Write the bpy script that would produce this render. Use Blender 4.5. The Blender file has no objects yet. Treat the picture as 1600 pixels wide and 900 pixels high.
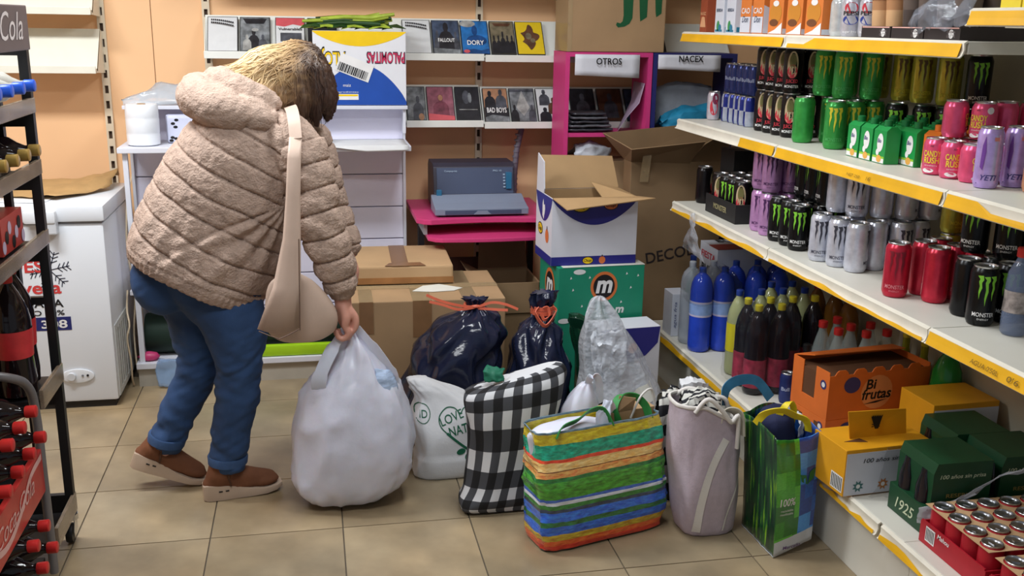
import bpy, bmesh, math, random
import numpy as np
from mathutils import Vector, Matrix, noise, Euler
random.seed(7)
scene = bpy.context.scene
COL = scene.collection
def srgb(r, g, b):
    f = lambda c: c/255/12.92 if c/255 <= .04045 else ((c/255+.055)/1.055)**2.4
    return (f(r), f(g), f(b), 1)
# ---------------------------------------------------------------- camera
cd = bpy.data.cameras.new('camera'); cam = bpy.data.objects.new('camera', cd); COL.objects.link(cam)
cd.sensor_width = 36; cd.lens = 36*1560/1600; cd.clip_start = .05
cam.matrix_world = Matrix(((0.98057558, 0.03482111, -0.19302594, 0), (-0.19546825, 0.25495859, -0.94698906, 0),
                           (0.01623841, 0.96632479, 0.25681259, 1.6), (0, 0, 0, 1)))
scene.camera = cam
# ---------------------------------------------------------------- world, lamps, exposure
w = bpy.data.worlds.new('world'); scene.world = w; w.use_nodes = True
w.node_tree.nodes['Background'].inputs[0].default_value = (.80, .88, 1.0, 1)
w.node_tree.nodes['Background'].inputs[1].default_value = .30
scene.view_settings.view_transform = 'Standard'; scene.view_settings.look = 'None'
scene.view_settings.gamma = 1; scene.view_settings.use_curve_mapping = False
scene.view_settings.exposure = 0.0
LAMPS = [((-1.15, 3.3, 2.62), 1.2, .30, 62), ((-.3, 1.6, 2.62), 1.3, .3, 24), ((.72, 3.0, 2.62), .3, 1.2, 22)]
def area(name, loc, sx, sy, power, color=(.93, .97, 1.0)):
    l = bpy.data.lights.new(name, 'AREA'); l.shape = 'RECTANGLE'; l.size = sx; l.size_y = sy; l.energy = power; l.color = color
    o = bpy.data.objects.new(name, l); COL.objects.link(o); o.location = loc; return o
for i, (p, sx, sy, e) in enumerate(LAMPS): area('lamp_light', p, sx, sy, e)

# ---------------------------------------------------------------- materials
MATS = {}
def nd(nt, typ, **k):
    n = nt.nodes.new(typ)
    for a, v in k.items(): setattr(n, a, v)
    return n
def mat(name, rgb, rough=.5, metal=0., var=.06, vscale=12., bump=0., bscale=40., trans=0., alpha=1., coat=0., ior=1.45, emit=0., spec=.5, stretch=(1, 1, 1), sss=0.):
    if name in MATS: return MATS[name]
    m = bpy.data.materials.new(name); m.use_nodes = True; nt = m.node_tree; b = nt.nodes['Principled BSDF']
    col = srgb(*rgb) if max(rgb) > 1.001 else (*rgb, 1)
    tc = nd(nt, 'ShaderNodeTexCoord'); mp = nd(nt, 'ShaderNodeMapping'); mp.inputs['Scale'].default_value = stretch
    nt.links.new(tc.outputs['Object'], mp.inputs['Vector'])
    if var > 0:
        n = nd(nt, 'ShaderNodeTexNoise'); n.inputs['Scale'].default_value = vscale; n.inputs['Detail'].default_value = 4
        nt.links.new(mp.outputs['Vector'], n.inputs['Vector'])
        mr = nd(nt, 'ShaderNodeMapRange'); mr.inputs['From Min'].default_value = .3; mr.inputs['From Max'].default_value = .7
        mr.inputs['To Min'].default_value = 1-var; mr.inputs['To Max'].default_value = 1+var
        nt.links.new(n.outputs['Fac'], mr.inputs['Value'])
        mx = nd(nt, 'ShaderNodeMix', data_type='RGBA', blend_type='MULTIPLY'); mx.inputs['Factor'].default_value = 1
        mx.inputs['A'].default_value = col; nt.links.new(mr.outputs['Result'], mx.inputs['B'])
        nt.links.new(mx.outputs['Result'], b.inputs['Base Color'])
    else: b.inputs['Base Color'].default_value = col
    b.inputs['Roughness'].default_value = rough; b.inputs['Metallic'].default_value = metal
    b.inputs['IOR'].default_value = ior; b.inputs['Specular IOR Level'].default_value = spec
    if trans: b.inputs['Transmission Weight'].default_value = trans
    if alpha < 1: b.inputs['Alpha'].default_value = alpha
    if coat: b.inputs['Coat Weight'].default_value = coat; b.inputs['Coat Roughness'].default_value = .08
    if sss: b.inputs['Subsurface Weight'].default_value = sss; b.inputs['Subsurface Radius'].default_value = (.012, .005, .003)
    if emit: b.inputs['Emission Color'].default_value = col; b.inputs['Emission Strength'].default_value = emit
    if bump:
        n2 = nd(nt, 'ShaderNodeTexNoise'); n2.inputs['Scale'].default_value = bscale; n2.inputs['Detail'].default_value = 5
        nt.links.new(mp.outputs['Vector'], n2.inputs['Vector'])
        bp = nd(nt, 'ShaderNodeBump'); bp.inputs['Strength'].default_value = bump; bp.inputs['Distance'].default_value = .01
        nt.links.new(n2.outputs['Fac'], bp.inputs['Height']); nt.links.new(bp.outputs['Normal'], b.inputs['Normal'])
    MATS[name] = m; return m
def ramp_on(nt, sock, stops, const=True):
    r = nd(nt, 'ShaderNodeValToRGB'); cr = r.color_ramp; cr.interpolation = 'CONSTANT' if const else 'LINEAR'
    while len(cr.elements) < len(stops): cr.elements.new(.5)
    for e, (p, c) in zip(cr.elements, stops): e.position = p; e.color = srgb(*c) if max(c) > 1.001 else (*c, 1)
    nt.links.new(sock, r.inputs['Fac']); return r.outputs['Color']
def math_n(nt, op, a, b=None, c=None):
    n = nd(nt, 'ShaderNodeMath', operation=op)
    for i, v in enumerate((a, b, c)):
        if v is None: continue
        if isinstance(v, (int, float)): n.inputs[i].default_value = v
        else: nt.links.new(v, n.inputs[i])
    return n.outputs[0]
def uvmat(name, rough=.5, coat=0.):
    """material whose pattern follows the mesh's UV; returns (mat, tree, bsdf, u, v, uv vector)"""
    m = bpy.data.materials.new(name); m.use_nodes = True; nt = m.node_tree; b = nt.nodes['Principled BSDF']
    b.inputs['Roughness'].default_value = rough
    if coat: b.inputs['Coat Weight'].default_value = coat; b.inputs['Coat Roughness'].default_value = .12
    tc = nd(nt, 'ShaderNodeTexCoord'); s = nd(nt, 'ShaderNodeSeparateXYZ'); nt.links.new(tc.outputs['UV'], s.inputs[0])
    MATS[name] = m
    return m, nt, b, s.outputs[0], s.outputs[1], tc.outputs['UV']
def noise_n(nt, vec, scale, detail=4, sx=1, sy=1):
    mp = nd(nt, 'ShaderNodeMapping'); mp.inputs['Scale'].default_value = (sx, sy, 1); nt.links.new(vec, mp.inputs['Vector'])
    n = nd(nt, 'ShaderNodeTexNoise'); n.inputs['Scale'].default_value = scale; n.inputs['Detail'].default_value = detail
    nt.links.new(mp.outputs['Vector'], n.inputs['Vector']); return n.outputs['Fac']
def mixc(nt, fac, a, b, blend='MIX'):
    mx = nd(nt, 'ShaderNodeMix', data_type='RGBA', blend_type=blend)
    for k, v in (('Factor', fac), ('A', a), ('B', b)):
        if isinstance(v, (int, float)): mx.inputs[k].default_value = v
        elif isinstance(v, tuple): mx.inputs[k].default_value = srgb(*v) if max(v) > 1.001 else (*v[:3], 1)
        else: nt.links.new(v, mx.inputs[k])
    return mx.outputs['Result']

# ---------------------------------------------------------------- mesh building
class MB:
    def __init__(s): s.v = []; s.f = []; s.m = []; s.uv = []; s.hasuv = False
    def add(s, vs, fs, mi=0, uvs=None):
        o = len(s.v); s.v += [tuple(p) for p in vs]
        for i, f in enumerate(fs):
            s.f.append(tuple(o+j for j in f)); s.m.append(mi if isinstance(mi, int) else mi[i])
            s.uv.append(uvs[i] if uvs else None)
        if uvs: s.hasuv = True
        return s
    def box(s, x0, x1, y0, y1, z0, z1, mi=0, T=None):
        vs = [(x, y, z) for z in (z0, z1) for y in (y0, y1) for x in (x0, x1)]
        if T is not None: vs = [T @ Vector(p) for p in vs]
        return s.add(vs, [(0, 2, 3, 1), (4, 5, 7, 6), (0, 1, 5, 4), (2, 6, 7, 3), (0, 4, 6, 2), (1, 3, 7, 5)], mi)
    def cbox(s, cx, cy, cz, sx, sy, sz, mi=0, T=None):
        return s.box(cx-sx/2, cx+sx/2, cy-sy/2, cy+sy/2, cz-sz/2, cz+sz/2, mi, T)
    def lathe(s, prof, seg=16, T=None, mi=0, phase=0., capb=True, capt=True):
        n = len(prof); vs = []
        for r, z in prof:
            for k in range(seg):
                a = 2*math.pi*k/seg+phase; vs.append(Vector((r*math.cos(a), r*math.sin(a), z)))
        if T is not None: vs = [T @ p for p in vs]
        fs = []; ms = []
        for i in range(n-1):
            for k in range(seg):
                k2 = (k+1) % seg; fs.append((i*seg+k, i*seg+k2, (i+1)*seg+k2, (i+1)*seg+k))
                ms.append(mi(i, k) if callable(mi) else mi)
        m0 = mi(0, 0) if callable(mi) else mi
        if capb and prof[0][0] > 1e-5: fs.append(tuple(range(seg-1, -1, -1))); ms.append(m0)
        if capt and prof[-1][0] > 1e-5: fs.append(tuple((n-1)*seg+k for k in range(seg))); ms.append(m0)
        return s.add(vs, fs, ms)
    def grid(s, rows, cu=False, cv=False, mi=0, uvr=(0, 1, 0, 1), flip=False):
        """rows[v][u] points, with UV"""
        R = len(rows); Cn = len(rows[0]); vs = [p for r in rows for p in r]; fs = []; uvs = []; ms = []
        for j in range(R if cv else R-1):
            for i in range(Cn if cu else Cn-1):
                a = j*Cn+i; b_ = j*Cn+(i+1) % Cn; c = ((j+1) % R)*Cn+(i+1) % Cn; d = ((j+1) % R)*Cn+i
                nu = Cn if cu else Cn-1; nv = R if cv else R-1
                u0 = uvr[0]+(uvr[1]-uvr[0])*i/nu; u1 = uvr[0]+(uvr[1]-uvr[0])*(i+1)/nu
                v0 = uvr[2]+(uvr[3]-uvr[2])*j/nv; v1 = uvr[2]+(uvr[3]-uvr[2])*(j+1)/nv
                q = (a, b_, c, d); t = ((u0, v0), (u1, v0), (u1, v1), (u0, v1))
                if flip: q = q[::-1]; t = t[::-1]
                fs.append(q); uvs.append(t); ms.append(mi(j, i) if callable(mi) else mi)
        return s.add(vs, fs, ms, uvs)
    def tube(s, path, r, seg=8, mi=0, closed=False, cap=True):
        P_ = [Vector(p) for p in path]; n = len(P_); rs = r if isinstance(r, (list, tuple)) else [r]*n
        rows = []; up = None
        for i, p in enumerate(P_):
            if closed: t = P_[(i+1) % n]-P_[i-1]
            else: t = P_[min(i+1, n-1)]-P_[max(i-1, 0)]
            t.normalize()
            if up is None:
                up = Vector((0, 0, 1)) if abs(t.z) < .9 else Vector((1, 0, 0))
            up = (up-t*up.dot(t)); up.normalize(); sd = t.cross(up)
            rows.append([p+(up*math.cos(2*math.pi*k/seg)+sd*math.sin(2*math.pi*k/seg))*rs[i] for k in range(seg)])
        s.grid(rows, cu=True, cv=closed, mi=mi)
        if cap and not closed:
            s.add(rows[0], [tuple(range(seg))], mi); s.add(rows[-1], [tuple(range(seg-1, -1, -1))], mi)
        return s
    def strap(s, path, wdir, wd, th=.004, mi=0):
        """flat band following path, width along wdir (vector or list)"""
        P_ = [Vector(p) for p in path]; n = len(P_); rows = []
        for i, p in enumerate(P_):
            t = (P_[min(i+1, n-1)]-P_[max(i-1, 0)]).normalized()
            d = Vector(wdir[i] if isinstance(wdir, list) else wdir); d = (d-t*d.dot(t)).normalized(); nn = t.cross(d)
            ww = wd[i] if isinstance(wd, (list, tuple)) else wd
            rows.append([p+d*ww/2+nn*th/2, p-d*ww/2+nn*th/2, p-d*ww/2-nn*th/2, p+d*ww/2-nn*th/2])
        s.grid(rows, cu=True, mi=mi); s.add(rows[0], [(0, 1, 2, 3)], mi); s.add(rows[-1], [(3, 2, 1, 0)], mi); return s
    def prism(s, poly, z0, z1, T=None, mi=0):
        n = len(poly); vs = [Vector((x, y, z0)) for x, y in poly]+[Vector((x, y, z1)) for x, y in poly]
        if T is not None: vs = [T @ p for p in vs]
        fs = [tuple(range(n-1, -1, -1)), tuple(range(n, 2*n))]+[(i, (i+1) % n, n+(i+1) % n, n+i) for i in range(n)]
        return s.add(vs, fs, mi)
    def build(s, name, mats, parent=None, smooth=None, bevel=0, loc=None, rot=None, solid=0, sub=0, offset=-1.):
        me = bpy.data.meshes.new(name); me.from_pydata(s.v, [], s.f)
        for m in (mats if isinstance(mats, (list, tuple)) else [mats]): me.materials.append(m)
        if any(s.m): me.polygons.foreach_set('material_index', s.m)
        if s.hasuv:
            ul = me.uv_layers.new(name='UVMap'); flat = []
            for f, u in zip(s.f, s.uv):
                for k in range(len(f)): flat += (u[k] if u else (0, 0))
            ul.data.foreach_set('uv', flat)
        if bevel:
            bm = bmesh.new(); bm.from_mesh(me)
            bmesh.ops.bevel(bm, geom=[e for e in bm.edges if len(e.link_faces) == 2 and e.calc_face_angle(0) > .5], offset=bevel, segments=2, affect='EDGES', profile=.6, clamp_overlap=True)
            bm.to_mesh(me); bm.free()
        me.validate(); me.update()
        if smooth is not None: me.shade_smooth(); me.set_sharp_from_angle(angle=math.radians(smooth))
        o = bpy.data.objects.new(name, me); COL.objects.link(o)
        if parent: o.parent = parent
        if loc: o.location = loc
        if rot is not None: o.rotation_euler = rot if hasattr(rot, '__len__') else (0, 0, rot)
        if sub: md = o.modifiers.new('s', 'SUBSURF'); md.levels = sub; md.render_levels = sub
        if solid: md = o.modifiers.new('t', 'SOLIDIFY'); md.thickness = solid; md.offset = offset
        return o
def tag(o, label, cat, group=None, kind=None):
    o['label'] = label; o['category'] = cat
    if group: o['group'] = group
    if kind: o['kind'] = kind
    return o
def thing(name, label, cat, loc=(0, 0, 0), rz=0., group=None, rot=None):
    o = bpy.data.objects.new(name, None); COL.objects.link(o); o.location = loc; o.empty_display_size = .05
    o.rotation_euler = rot if rot else (0, 0, rz); return tag(o, label, cat, group)
def struct(o): o['kind'] = 'structure'; return o
def dup(root, loc, rz=None, label=None, group=None, rot=None):
    r = root.copy(); COL.objects.link(r); r.location = loc
    if rz is not None: r.rotation_euler = (0, 0, rz)
    if rot is not None: r.rotation_euler = rot
    if label: r['label'] = label
    if group: r['group'] = group
    for ch in list(root.children):
        c = ch.copy(); COL.objects.link(c); c.parent = r
        for g in ch.children:
            d = g.copy(); COL.objects.link(d); d.parent = c
    return r
def frame(o, r, u):
    """matrix mapping local xy to the plane at o with right r and up u (z = outward normal)"""
    o, r, u = Vector(o), Vector(r).normalized(), Vector(u); u = (u-r*u.dot(r)).normalized(); n = r.cross(u)
    return Matrix(((r.x, u.x, n.x, o.x), (r.y, u.y, n.y, o.y), (r.z, u.z, n.z, o.z), (0, 0, 0, 1)))
TXT = {}
def text_geo(st, bold=0., shear=0., space=1.):
    """vertices centred on the word, cap height 1"""
    k = (st, bold, shear, space)
    if k in TXT: return TXT[k]
    c = bpy.data.curves.new('t', 'FONT'); c.body = st; c.size = 1.4; c.offset = bold; c.shear = shear; c.space_character = space
    c.resolution_u = 3; c.align_x = 'CENTER'
    o = bpy.data.objects.new('t', c); COL.objects.link(o); me = o.to_mesh()
    vs = [v.co.copy() for v in me.vertices]; fs = [tuple(p.vertices) for p in me.polygons]
    o.to_mesh_clear(); bpy.data.objects.remove(o); bpy.data.curves.remove(c)
    TXT[k] = (vs, fs); return TXT[k]
def put_text(mb, st, T, h, w=None, mi=0, bold=0., shear=0., dz=.0008, cyl=None, space=1.):
    """write text into mb on frame T (origin = centre of baseline), letter height h, optional total width w; cyl = radius to wrap round"""
    vs, fs = text_geo(st, bold, shear, space)
    if not vs: return mb
    xs = [v.x for v in vs]; wd = max(xs)-min(xs); cx = (max(xs)+min(xs))/2; sx = (w/wd) if w else h
    out = []
    for v in vs:
        x = (v.x-cx)*sx; y = v.y*h
        if cyl: a = x/cyl; out.append(T @ Vector((cyl*math.sin(a), y, cyl*(math.cos(a)-1)+dz)))
        else: out.append(T @ Vector((x, y, dz)))
    return mb.add(out, fs, mi)
def put_poly(mb, poly, T, mi=0, dz=.0006, cyl=None):
    out = []
    for x, y in poly:
        if cyl: a = x/cyl; out.append(T @ Vector((cyl*math.sin(a), y, cyl*(math.cos(a)-1)+dz)))
        else: out.append(T @ Vector((x, y, dz)))
    return mb.add(out, [tuple(range(len(poly)))], mi)
def ell(cx, cy, a, b, n=20, a0=0, a1=360): return [(cx+a*math.cos(math.radians(a0+(a1-a0)*i/(n if a1-a0 == 360 else n-1))), cy+b*math.sin(math.radians(a0+(a1-a0)*i/(n if a1-a0 == 360 else n-1)))) for i in range(n)]
ORD = ['first', 'second', 'third', 'fourth', 'fifth', 'sixth', 'seventh', 'eighth', 'ninth', 'tenth', 'eleventh', 'twelfth']
# ================================================================ ROOM
YB = 4.95
m_tile = mat('floor_tile', (156, 138, 110), .30, var=.26, vscale=5, bump=.04, bscale=18)
nt = m_tile.node_tree
oi = nd(nt, 'ShaderNodeObjectInfo'); mr = nd(nt, 'ShaderNodeMapRange'); mr.inputs['To Min'].default_value = .9; mr.inputs['To Max'].default_value = 1.08
nt.links.new(oi.outputs['Random'], mr.inputs['Value'])
bs = nt.nodes['Principled BSDF']; src = bs.inputs['Base Color'].links[0].from_socket
n3 = nd(nt, 'ShaderNodeTexNoise'); n3.inputs['Scale'].default_value = 1.7; n3.inputs['Detail'].default_value = 6
tcg = nd(nt, 'ShaderNodeNewGeometry'); nt.links.new(tcg.outputs['Position'], n3.inputs['Vector'])
warm = ramp_on(nt, n3.outputs['Fac'], [(.3, (1.0, .95, .88)), (.7, (.84, .90, .98))], False)
c1 = mixc(nt, 1.0, src, mr.outputs['Result'], 'MULTIPLY'); c2 = mixc(nt, 1.0, c1, warm, 'MULTIPLY'); nt.links.new(c2, bs.inputs['Base Color'])
fl = struct(MB().box(-2.95, 2.6, -.5, YB+.1, -.06, -.004).build('floor', mat('grout', (88, 78, 66), .9)))
pt = None; TX, TY = .4165, .3965
for i in range(-5, 8):
    for j in range(-7, 7):
        x = -.772+TX*i; y = 2.992+TY*j
        if y+TY > YB+.02 or x < -2.95: continue
        if pt is None:
            pt = MB().box(.002, TX-.002, .002, TY-.002, -.012, 0).build('tile', m_tile, fl, bevel=.0012, loc=(x, y, 0))
        else:
            o = pt.copy(); COL.objects.link(o); o.parent = fl; o.location = (x, y, 0)
m_wall = mat('peach_paint', (238, 192, 146), .62, var=.03, vscale=2)
m_plain = mat('wall_white', (205, 200, 190), .8, var=.03)
wb = struct(MB().box(-2.95, 2.6, YB, YB+.1, 0, 2.72).build('wall_back', mat('peach_dark', (150, 105, 78), .8)))
PX = [-2.95, -1.93, -.905, -.691, -.448, .82, 2.08, 2.6]
for a, b in zip(PX, PX[1:]):
    MB().box(a+.0015, b-.0015, YB-.012, YB, .02, 2.7).build('panel', m_wall, wb, bevel=.001)
m_upr = mat('upright_cream', (214, 200, 176), .45, var=.05)
def upright(x):
    mb = MB(); wv = .034; y0, y1 = YB-.03, YB-.012; z = .1
    mb.box(x-wv/2, x-.008, y0, y1, .05, 2.65); mb.box(x+.008, x+wv/2, y0, y1, .05, 2.65); mb.box(x-.008, x+.008, YB-.016, YB-.0125, .05, 2.65, 1)
    z = .05
    while z < 2.6:
        mb.box(x-.008, x+.008, y0, y1, z, z+.034); z += .069
    return mb.build('slotted_upright', [m_upr, mat('slot_dark', (70, 52, 40), .8)], wb)
for x in (-1.93, -.905, -.448, .82, 2.08): upright(x)
struct(MB().box(-3.05, -2.95, -.5, YB+.1, 0, 2.72).build('wall_left', m_wall))
struct(MB().box(2.5, 2.6, -.5, YB, 0, 2.72).build('wall_right', m_plain))
struct(MB().box(-3.05, 2.6, -.5, YB+.1, 2.72, 2.8).build('ceiling', mat('ceiling_white', (225, 225, 222), .85)))
m_hous = mat('lamp_housing', (235, 235, 235), .5); m_diff = mat('lamp_tube', (255, 255, 255), .4, var=0, emit=3.)
for i, (p, sx, sy, e) in enumerate(LAMPS):
    t = thing('ceiling_light', 'white fluorescent ceiling batten, ' + ('above the freezer aisle', 'over the shop entrance side', 'above the drinks shelves')[i], 'lamp', (p[0], p[1], 2.72), 0, 'ceiling battens')
    MB().box(-sx/2-.02, sx/2+.02, -sy/2-.02, sy/2+.02, -.05, 0).build('housing', m_hous, t, bevel=.006)
    MB().box(-sx/2, sx/2, -sy/2, sy/2, -.075, -.05).build('diffuser', m_diff, t, bevel=.006)

# ---------------------------------------------------------------- slanted display shelves with film cases
m_white = mat('white_enamel', (226, 228, 222), .38, var=.02)
m_whw = mat('warm_enamel', (222, 220, 206), .4, var=.03)
def display_shelf(x0, x1, z, label, zt=.165, m=None):
    t = thing('display_shelf', label, 'shelf', ((x0+x1)/2, YB-.012, z), 0, 'slanted white display shelves'); w = (x1-x0)/2; m = m or m_white
    # local: y=0 wall side, -y towards the room
    MB().add([(-w, -.185, 0), (w, -.185, 0), (w, -.06, zt), (-w, -.06, zt), (-w, -.178, -.006), (w, -.178, -.006), (w, -.053, zt-.006), (-w, -.053, zt-.006)],
             [(0, 1, 2, 3), (7, 6, 5, 4), (0, 4, 5, 1), (1, 5, 6, 2), (2, 6, 7, 3), (3, 7, 4, 0)]).build('sloping_panel', m, t)
    MB().box(-w, w, -.222, -.178, -.012, -.002).build('tray', m, t)
    MB().box(-w, w, -.228, -.220, -.022, .010).build('front_lip', m, t, bevel=.002)
    for s in (-1, 1):
        MB().add([(s*w-s*.004*k, *p) for k in (0, 1) for p in ((0, -.03), (0, zt*.9), (-.06, zt), (-.2, -.004), (-.2, -.02))],
                 [(0, 1, 2, 3, 4), (9, 8, 7, 6, 5)]+[(i, (i+1) % 5, 5+(i+1) % 5, 5+i) for i in range(5)]).build('bracket', m, t)
    return t
ZA, ZBR = 1.447, 1.14
display_shelf(-.448, .81, ZA, 'long upper display shelf behind the person and the popcorn box')
display_shelf(.816, 2.05, ZA-.004, 'upper display shelf running behind the big carton on the pink bookcase')
display_shelf(.445, .81, ZBR, 'lower display shelf between white stand and the middle upright')
display_shelf(.816, 2.05, ZBR-.007, 'lower display shelf running behind the pink bookcase')
display_shelf(-1.9, -.905, 1.378, 'lower empty display shelf above the chest freezer', m=m_whw)
display_shelf(-1.9, -.905, 1.625, 'upper empty display shelf above the chest freezer', m=m_whw)
display_shelf(-.448, .81, 1.80, 'highest display shelf, above the popcorn box', m=m_whw)
display_shelf(.816, 2.05, 1.796, 'highest display shelf, above the big carton', m=m_whw)
# ================================================================ RIGHT HAND SHELVING
XF, XBK = 1.55, 2.12
Z0, Z3, Z2, Z1 = .25, .86, 1.215, 1.574
m_gon = mat('gondola_white', (214, 212, 202), .42, var=.04, vscale=5)
m_gback = mat('gondola_back', (196, 190, 170), .6, var=.04)
m_yel = mat('price_yellow', (226, 172, 26), .42, var=.10, vscale=9)
m_ink = mat('pen_ink', (110, 84, 18), .7)
m_rail = mat('price_rail', (226, 222, 208), .3)
def price_rail(t, y0, y1, z, prof, txt=None):
    """white curved plastic rail with the paper strip; prof = [(y, low, high)] fractions of the rail height"""
    h = .038; cs = [(-.004, .002), (-.013, -.004), (-.011, -.02), (-.016, -.034), (-.022, -h), (-.019, -h-.002), (-.012, -.033), (-.007, -.02), (-.008, -.006), (0, -.002)]
    rows = [[(XF+x, y, z+dz) for x, dz in cs] for y in (y0+.002, y1-.002)]
    mb = MB().grid(rows, cu=True, flip=True); n = len(cs); mb.add(rows[0], [tuple(range(n))]); mb.add(rows[1], [tuple(range(n-1, -1, -1))])
    r = mb.build('price_rail', m_rail, t, smooth=40)
    def pt(y, f): return (XF-.0135-.008*(1-f)-(.001 if f < .4 else 0), y, z-h+.001+f*(h-.006))
    if prof:
        a = [[pt(y, lo), pt(y, (lo+hi)/2), pt(y, hi)] for y, lo, hi in prof]
        MB().grid(a).build('price_strip', m_yel, r, solid=.0008, offset=0)
    if txt:
        mb = MB()
        for st, y, hh, wd in txt: put_text(mb, st, frame((XF-.0205, y, z-h+.010), (0, -1, 0), (.3, 0, 1)), hh, wd, dz=.004)
        mb.build('handwriting', m_ink, r)
    return r
def wav(y0, y1, lo0, hi0, n=12, amp=.08, seed=0, tear=None):
    out = []
    for i in range(n+1):
        f = i/n; y = y0+(y1-y0)*f; hi = hi0+amp*noise.noise((f*6, seed, 0))
        if tear: hi = max(lo0+.02, hi*tear(f))
        out.append((y, lo0, min(1., hi)))
    return out
def bay(y0, y1, yb1, label, shelves, rails):
    t = thing('shelving_bay', label, 'shelving', ((XF+XBK)/2, (y0+y1)/2, 0)); L = Vector(t.location)
    def B(mb, *a, **k):
        mb.v = [tuple(Vector(p)-L) for p in mb.v]; return mb.build(*a, **k)
    class Tt: pass
    B(MB().box(XBK, XBK+.03, y0, yb1, 0, 2.2), 'back_panel', m_gback, t)
    B(MB().box(1.575, 1.59, y0+.001, yb1, 0, Z0-.035), 'plinth_panel', m_gon, t, bevel=.002)
    B(MB().box(XF, XBK, y0+.0008, yb1, Z0-.035, Z0), 'base_shelf', m_gon, t, bevel=.003)
    B(MB().box(1.59, XBK, yb1-.02, yb1, 0, Z0-.035), 'base_end', m_gon, t)
    for y in (y0+.012, y1-.012): B(MB().box(XBK-.02, XBK, y-.012, y+.012, Z0, 2.2), 'post', m_gon, t)
    for z in shelves:
        ob = B(MB().box(XF, XBK-.021, y0+.002, y1-.002, z-.03, z), 'shelf_board', m_gon, t, bevel=.002)
        for y in (y0+.008, y1-.008):
            B(MB().add([(XBK-.02, y+s, z-.06) for s in (-.002, .002)]+[(XBK-.02, y+s, z-.031) for s in (-.002, .002)]+[(XBK-.11, y+s, z-.031) for s in (-.002, .002)],
                       [(0, 2, 4), (1, 5, 3), (0, 1, 3, 2), (2, 3, 5, 4), (4, 5, 1, 0)]), 'shelf_bracket', m_gon, t)
    for z, ya, yb_, prof, txt in rails:
        r = price_rail(None, ya, yb_, z, prof, txt)
        for o in [r]+list(r.children):
            for v in o.data.vertices: v.co -= L
        r.parent = t
    return t
saw = lambda f: .35+.6*abs(math.sin(f*9))
bay(3.13, 4.08, 4.305, 'white shelving bay nearest the back wall, with blue bottles on its base', [Z1, Z2, Z3],
    [(Z1, 3.13, 4.08, wav(3.14, 4.07, 0, .95, amp=.03), None), (Z2, 3.13, 4.08, wav(3.14, 3.42, 0, 1, amp=0), None),
     (Z3, 3.13, 4.08, wav(3.14, 4.06, 0, .55, 30, .35, 3, saw), None), (Z0, 3.13, 4.30, wav(3.16, 4.29, 0, .6, 22, .3, 5), None)])
bay(2.19, 3.13, 3.13, 'white shelving bay in the middle, with the orange juice carton on its base', [Z1, Z2, Z3],
    [(Z1, 2.19, 3.13, wav(2.2, 3.1, 0, 1, 16, .1, 8, lambda f: 1 if f < .86 else .4), None), (Z2, 2.19, 3.13, wav(2.2, 3.12, 0, 1, amp=0), [('1\u20ac', 2.53, .011, .02), ('NET 250', 2.61, .008, .07)]),
     (Z3, 2.19, 3.13, wav(2.2, 3.1, 0, .30, 26, .35, 11), None), (Z0, 2.30, 3.13, wav(2.31, 2.62, 0, .35, 12, .4, 2), None)])
bay(1.25, 2.19, 2.19, 'white shelving bay nearest the camera, at the right edge', [Z1+.075, Z2, Z3],
    [(Z1+.075, 1.25, 2.19, wav(1.26, 2.18, 0, 1, amp=0), None), (Z2, 1.25, 2.19, wav(1.26, 2.18, 0, 1, 16, .1, 4, lambda f: .45 if .5 < f < .82 else 1), None),
     (Z3, 1.25, 2.19, wav(1.26, 2.18, 0, 1, amp=0), [('AGUA 0\'50L', 1.95, .012, .1), ('0\'6', 1.85, .014, .04)]), (Z0, 1.25, 2.29, wav(1.26, 2.28, 0, .40, 26, .55, 9), None)])

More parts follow.
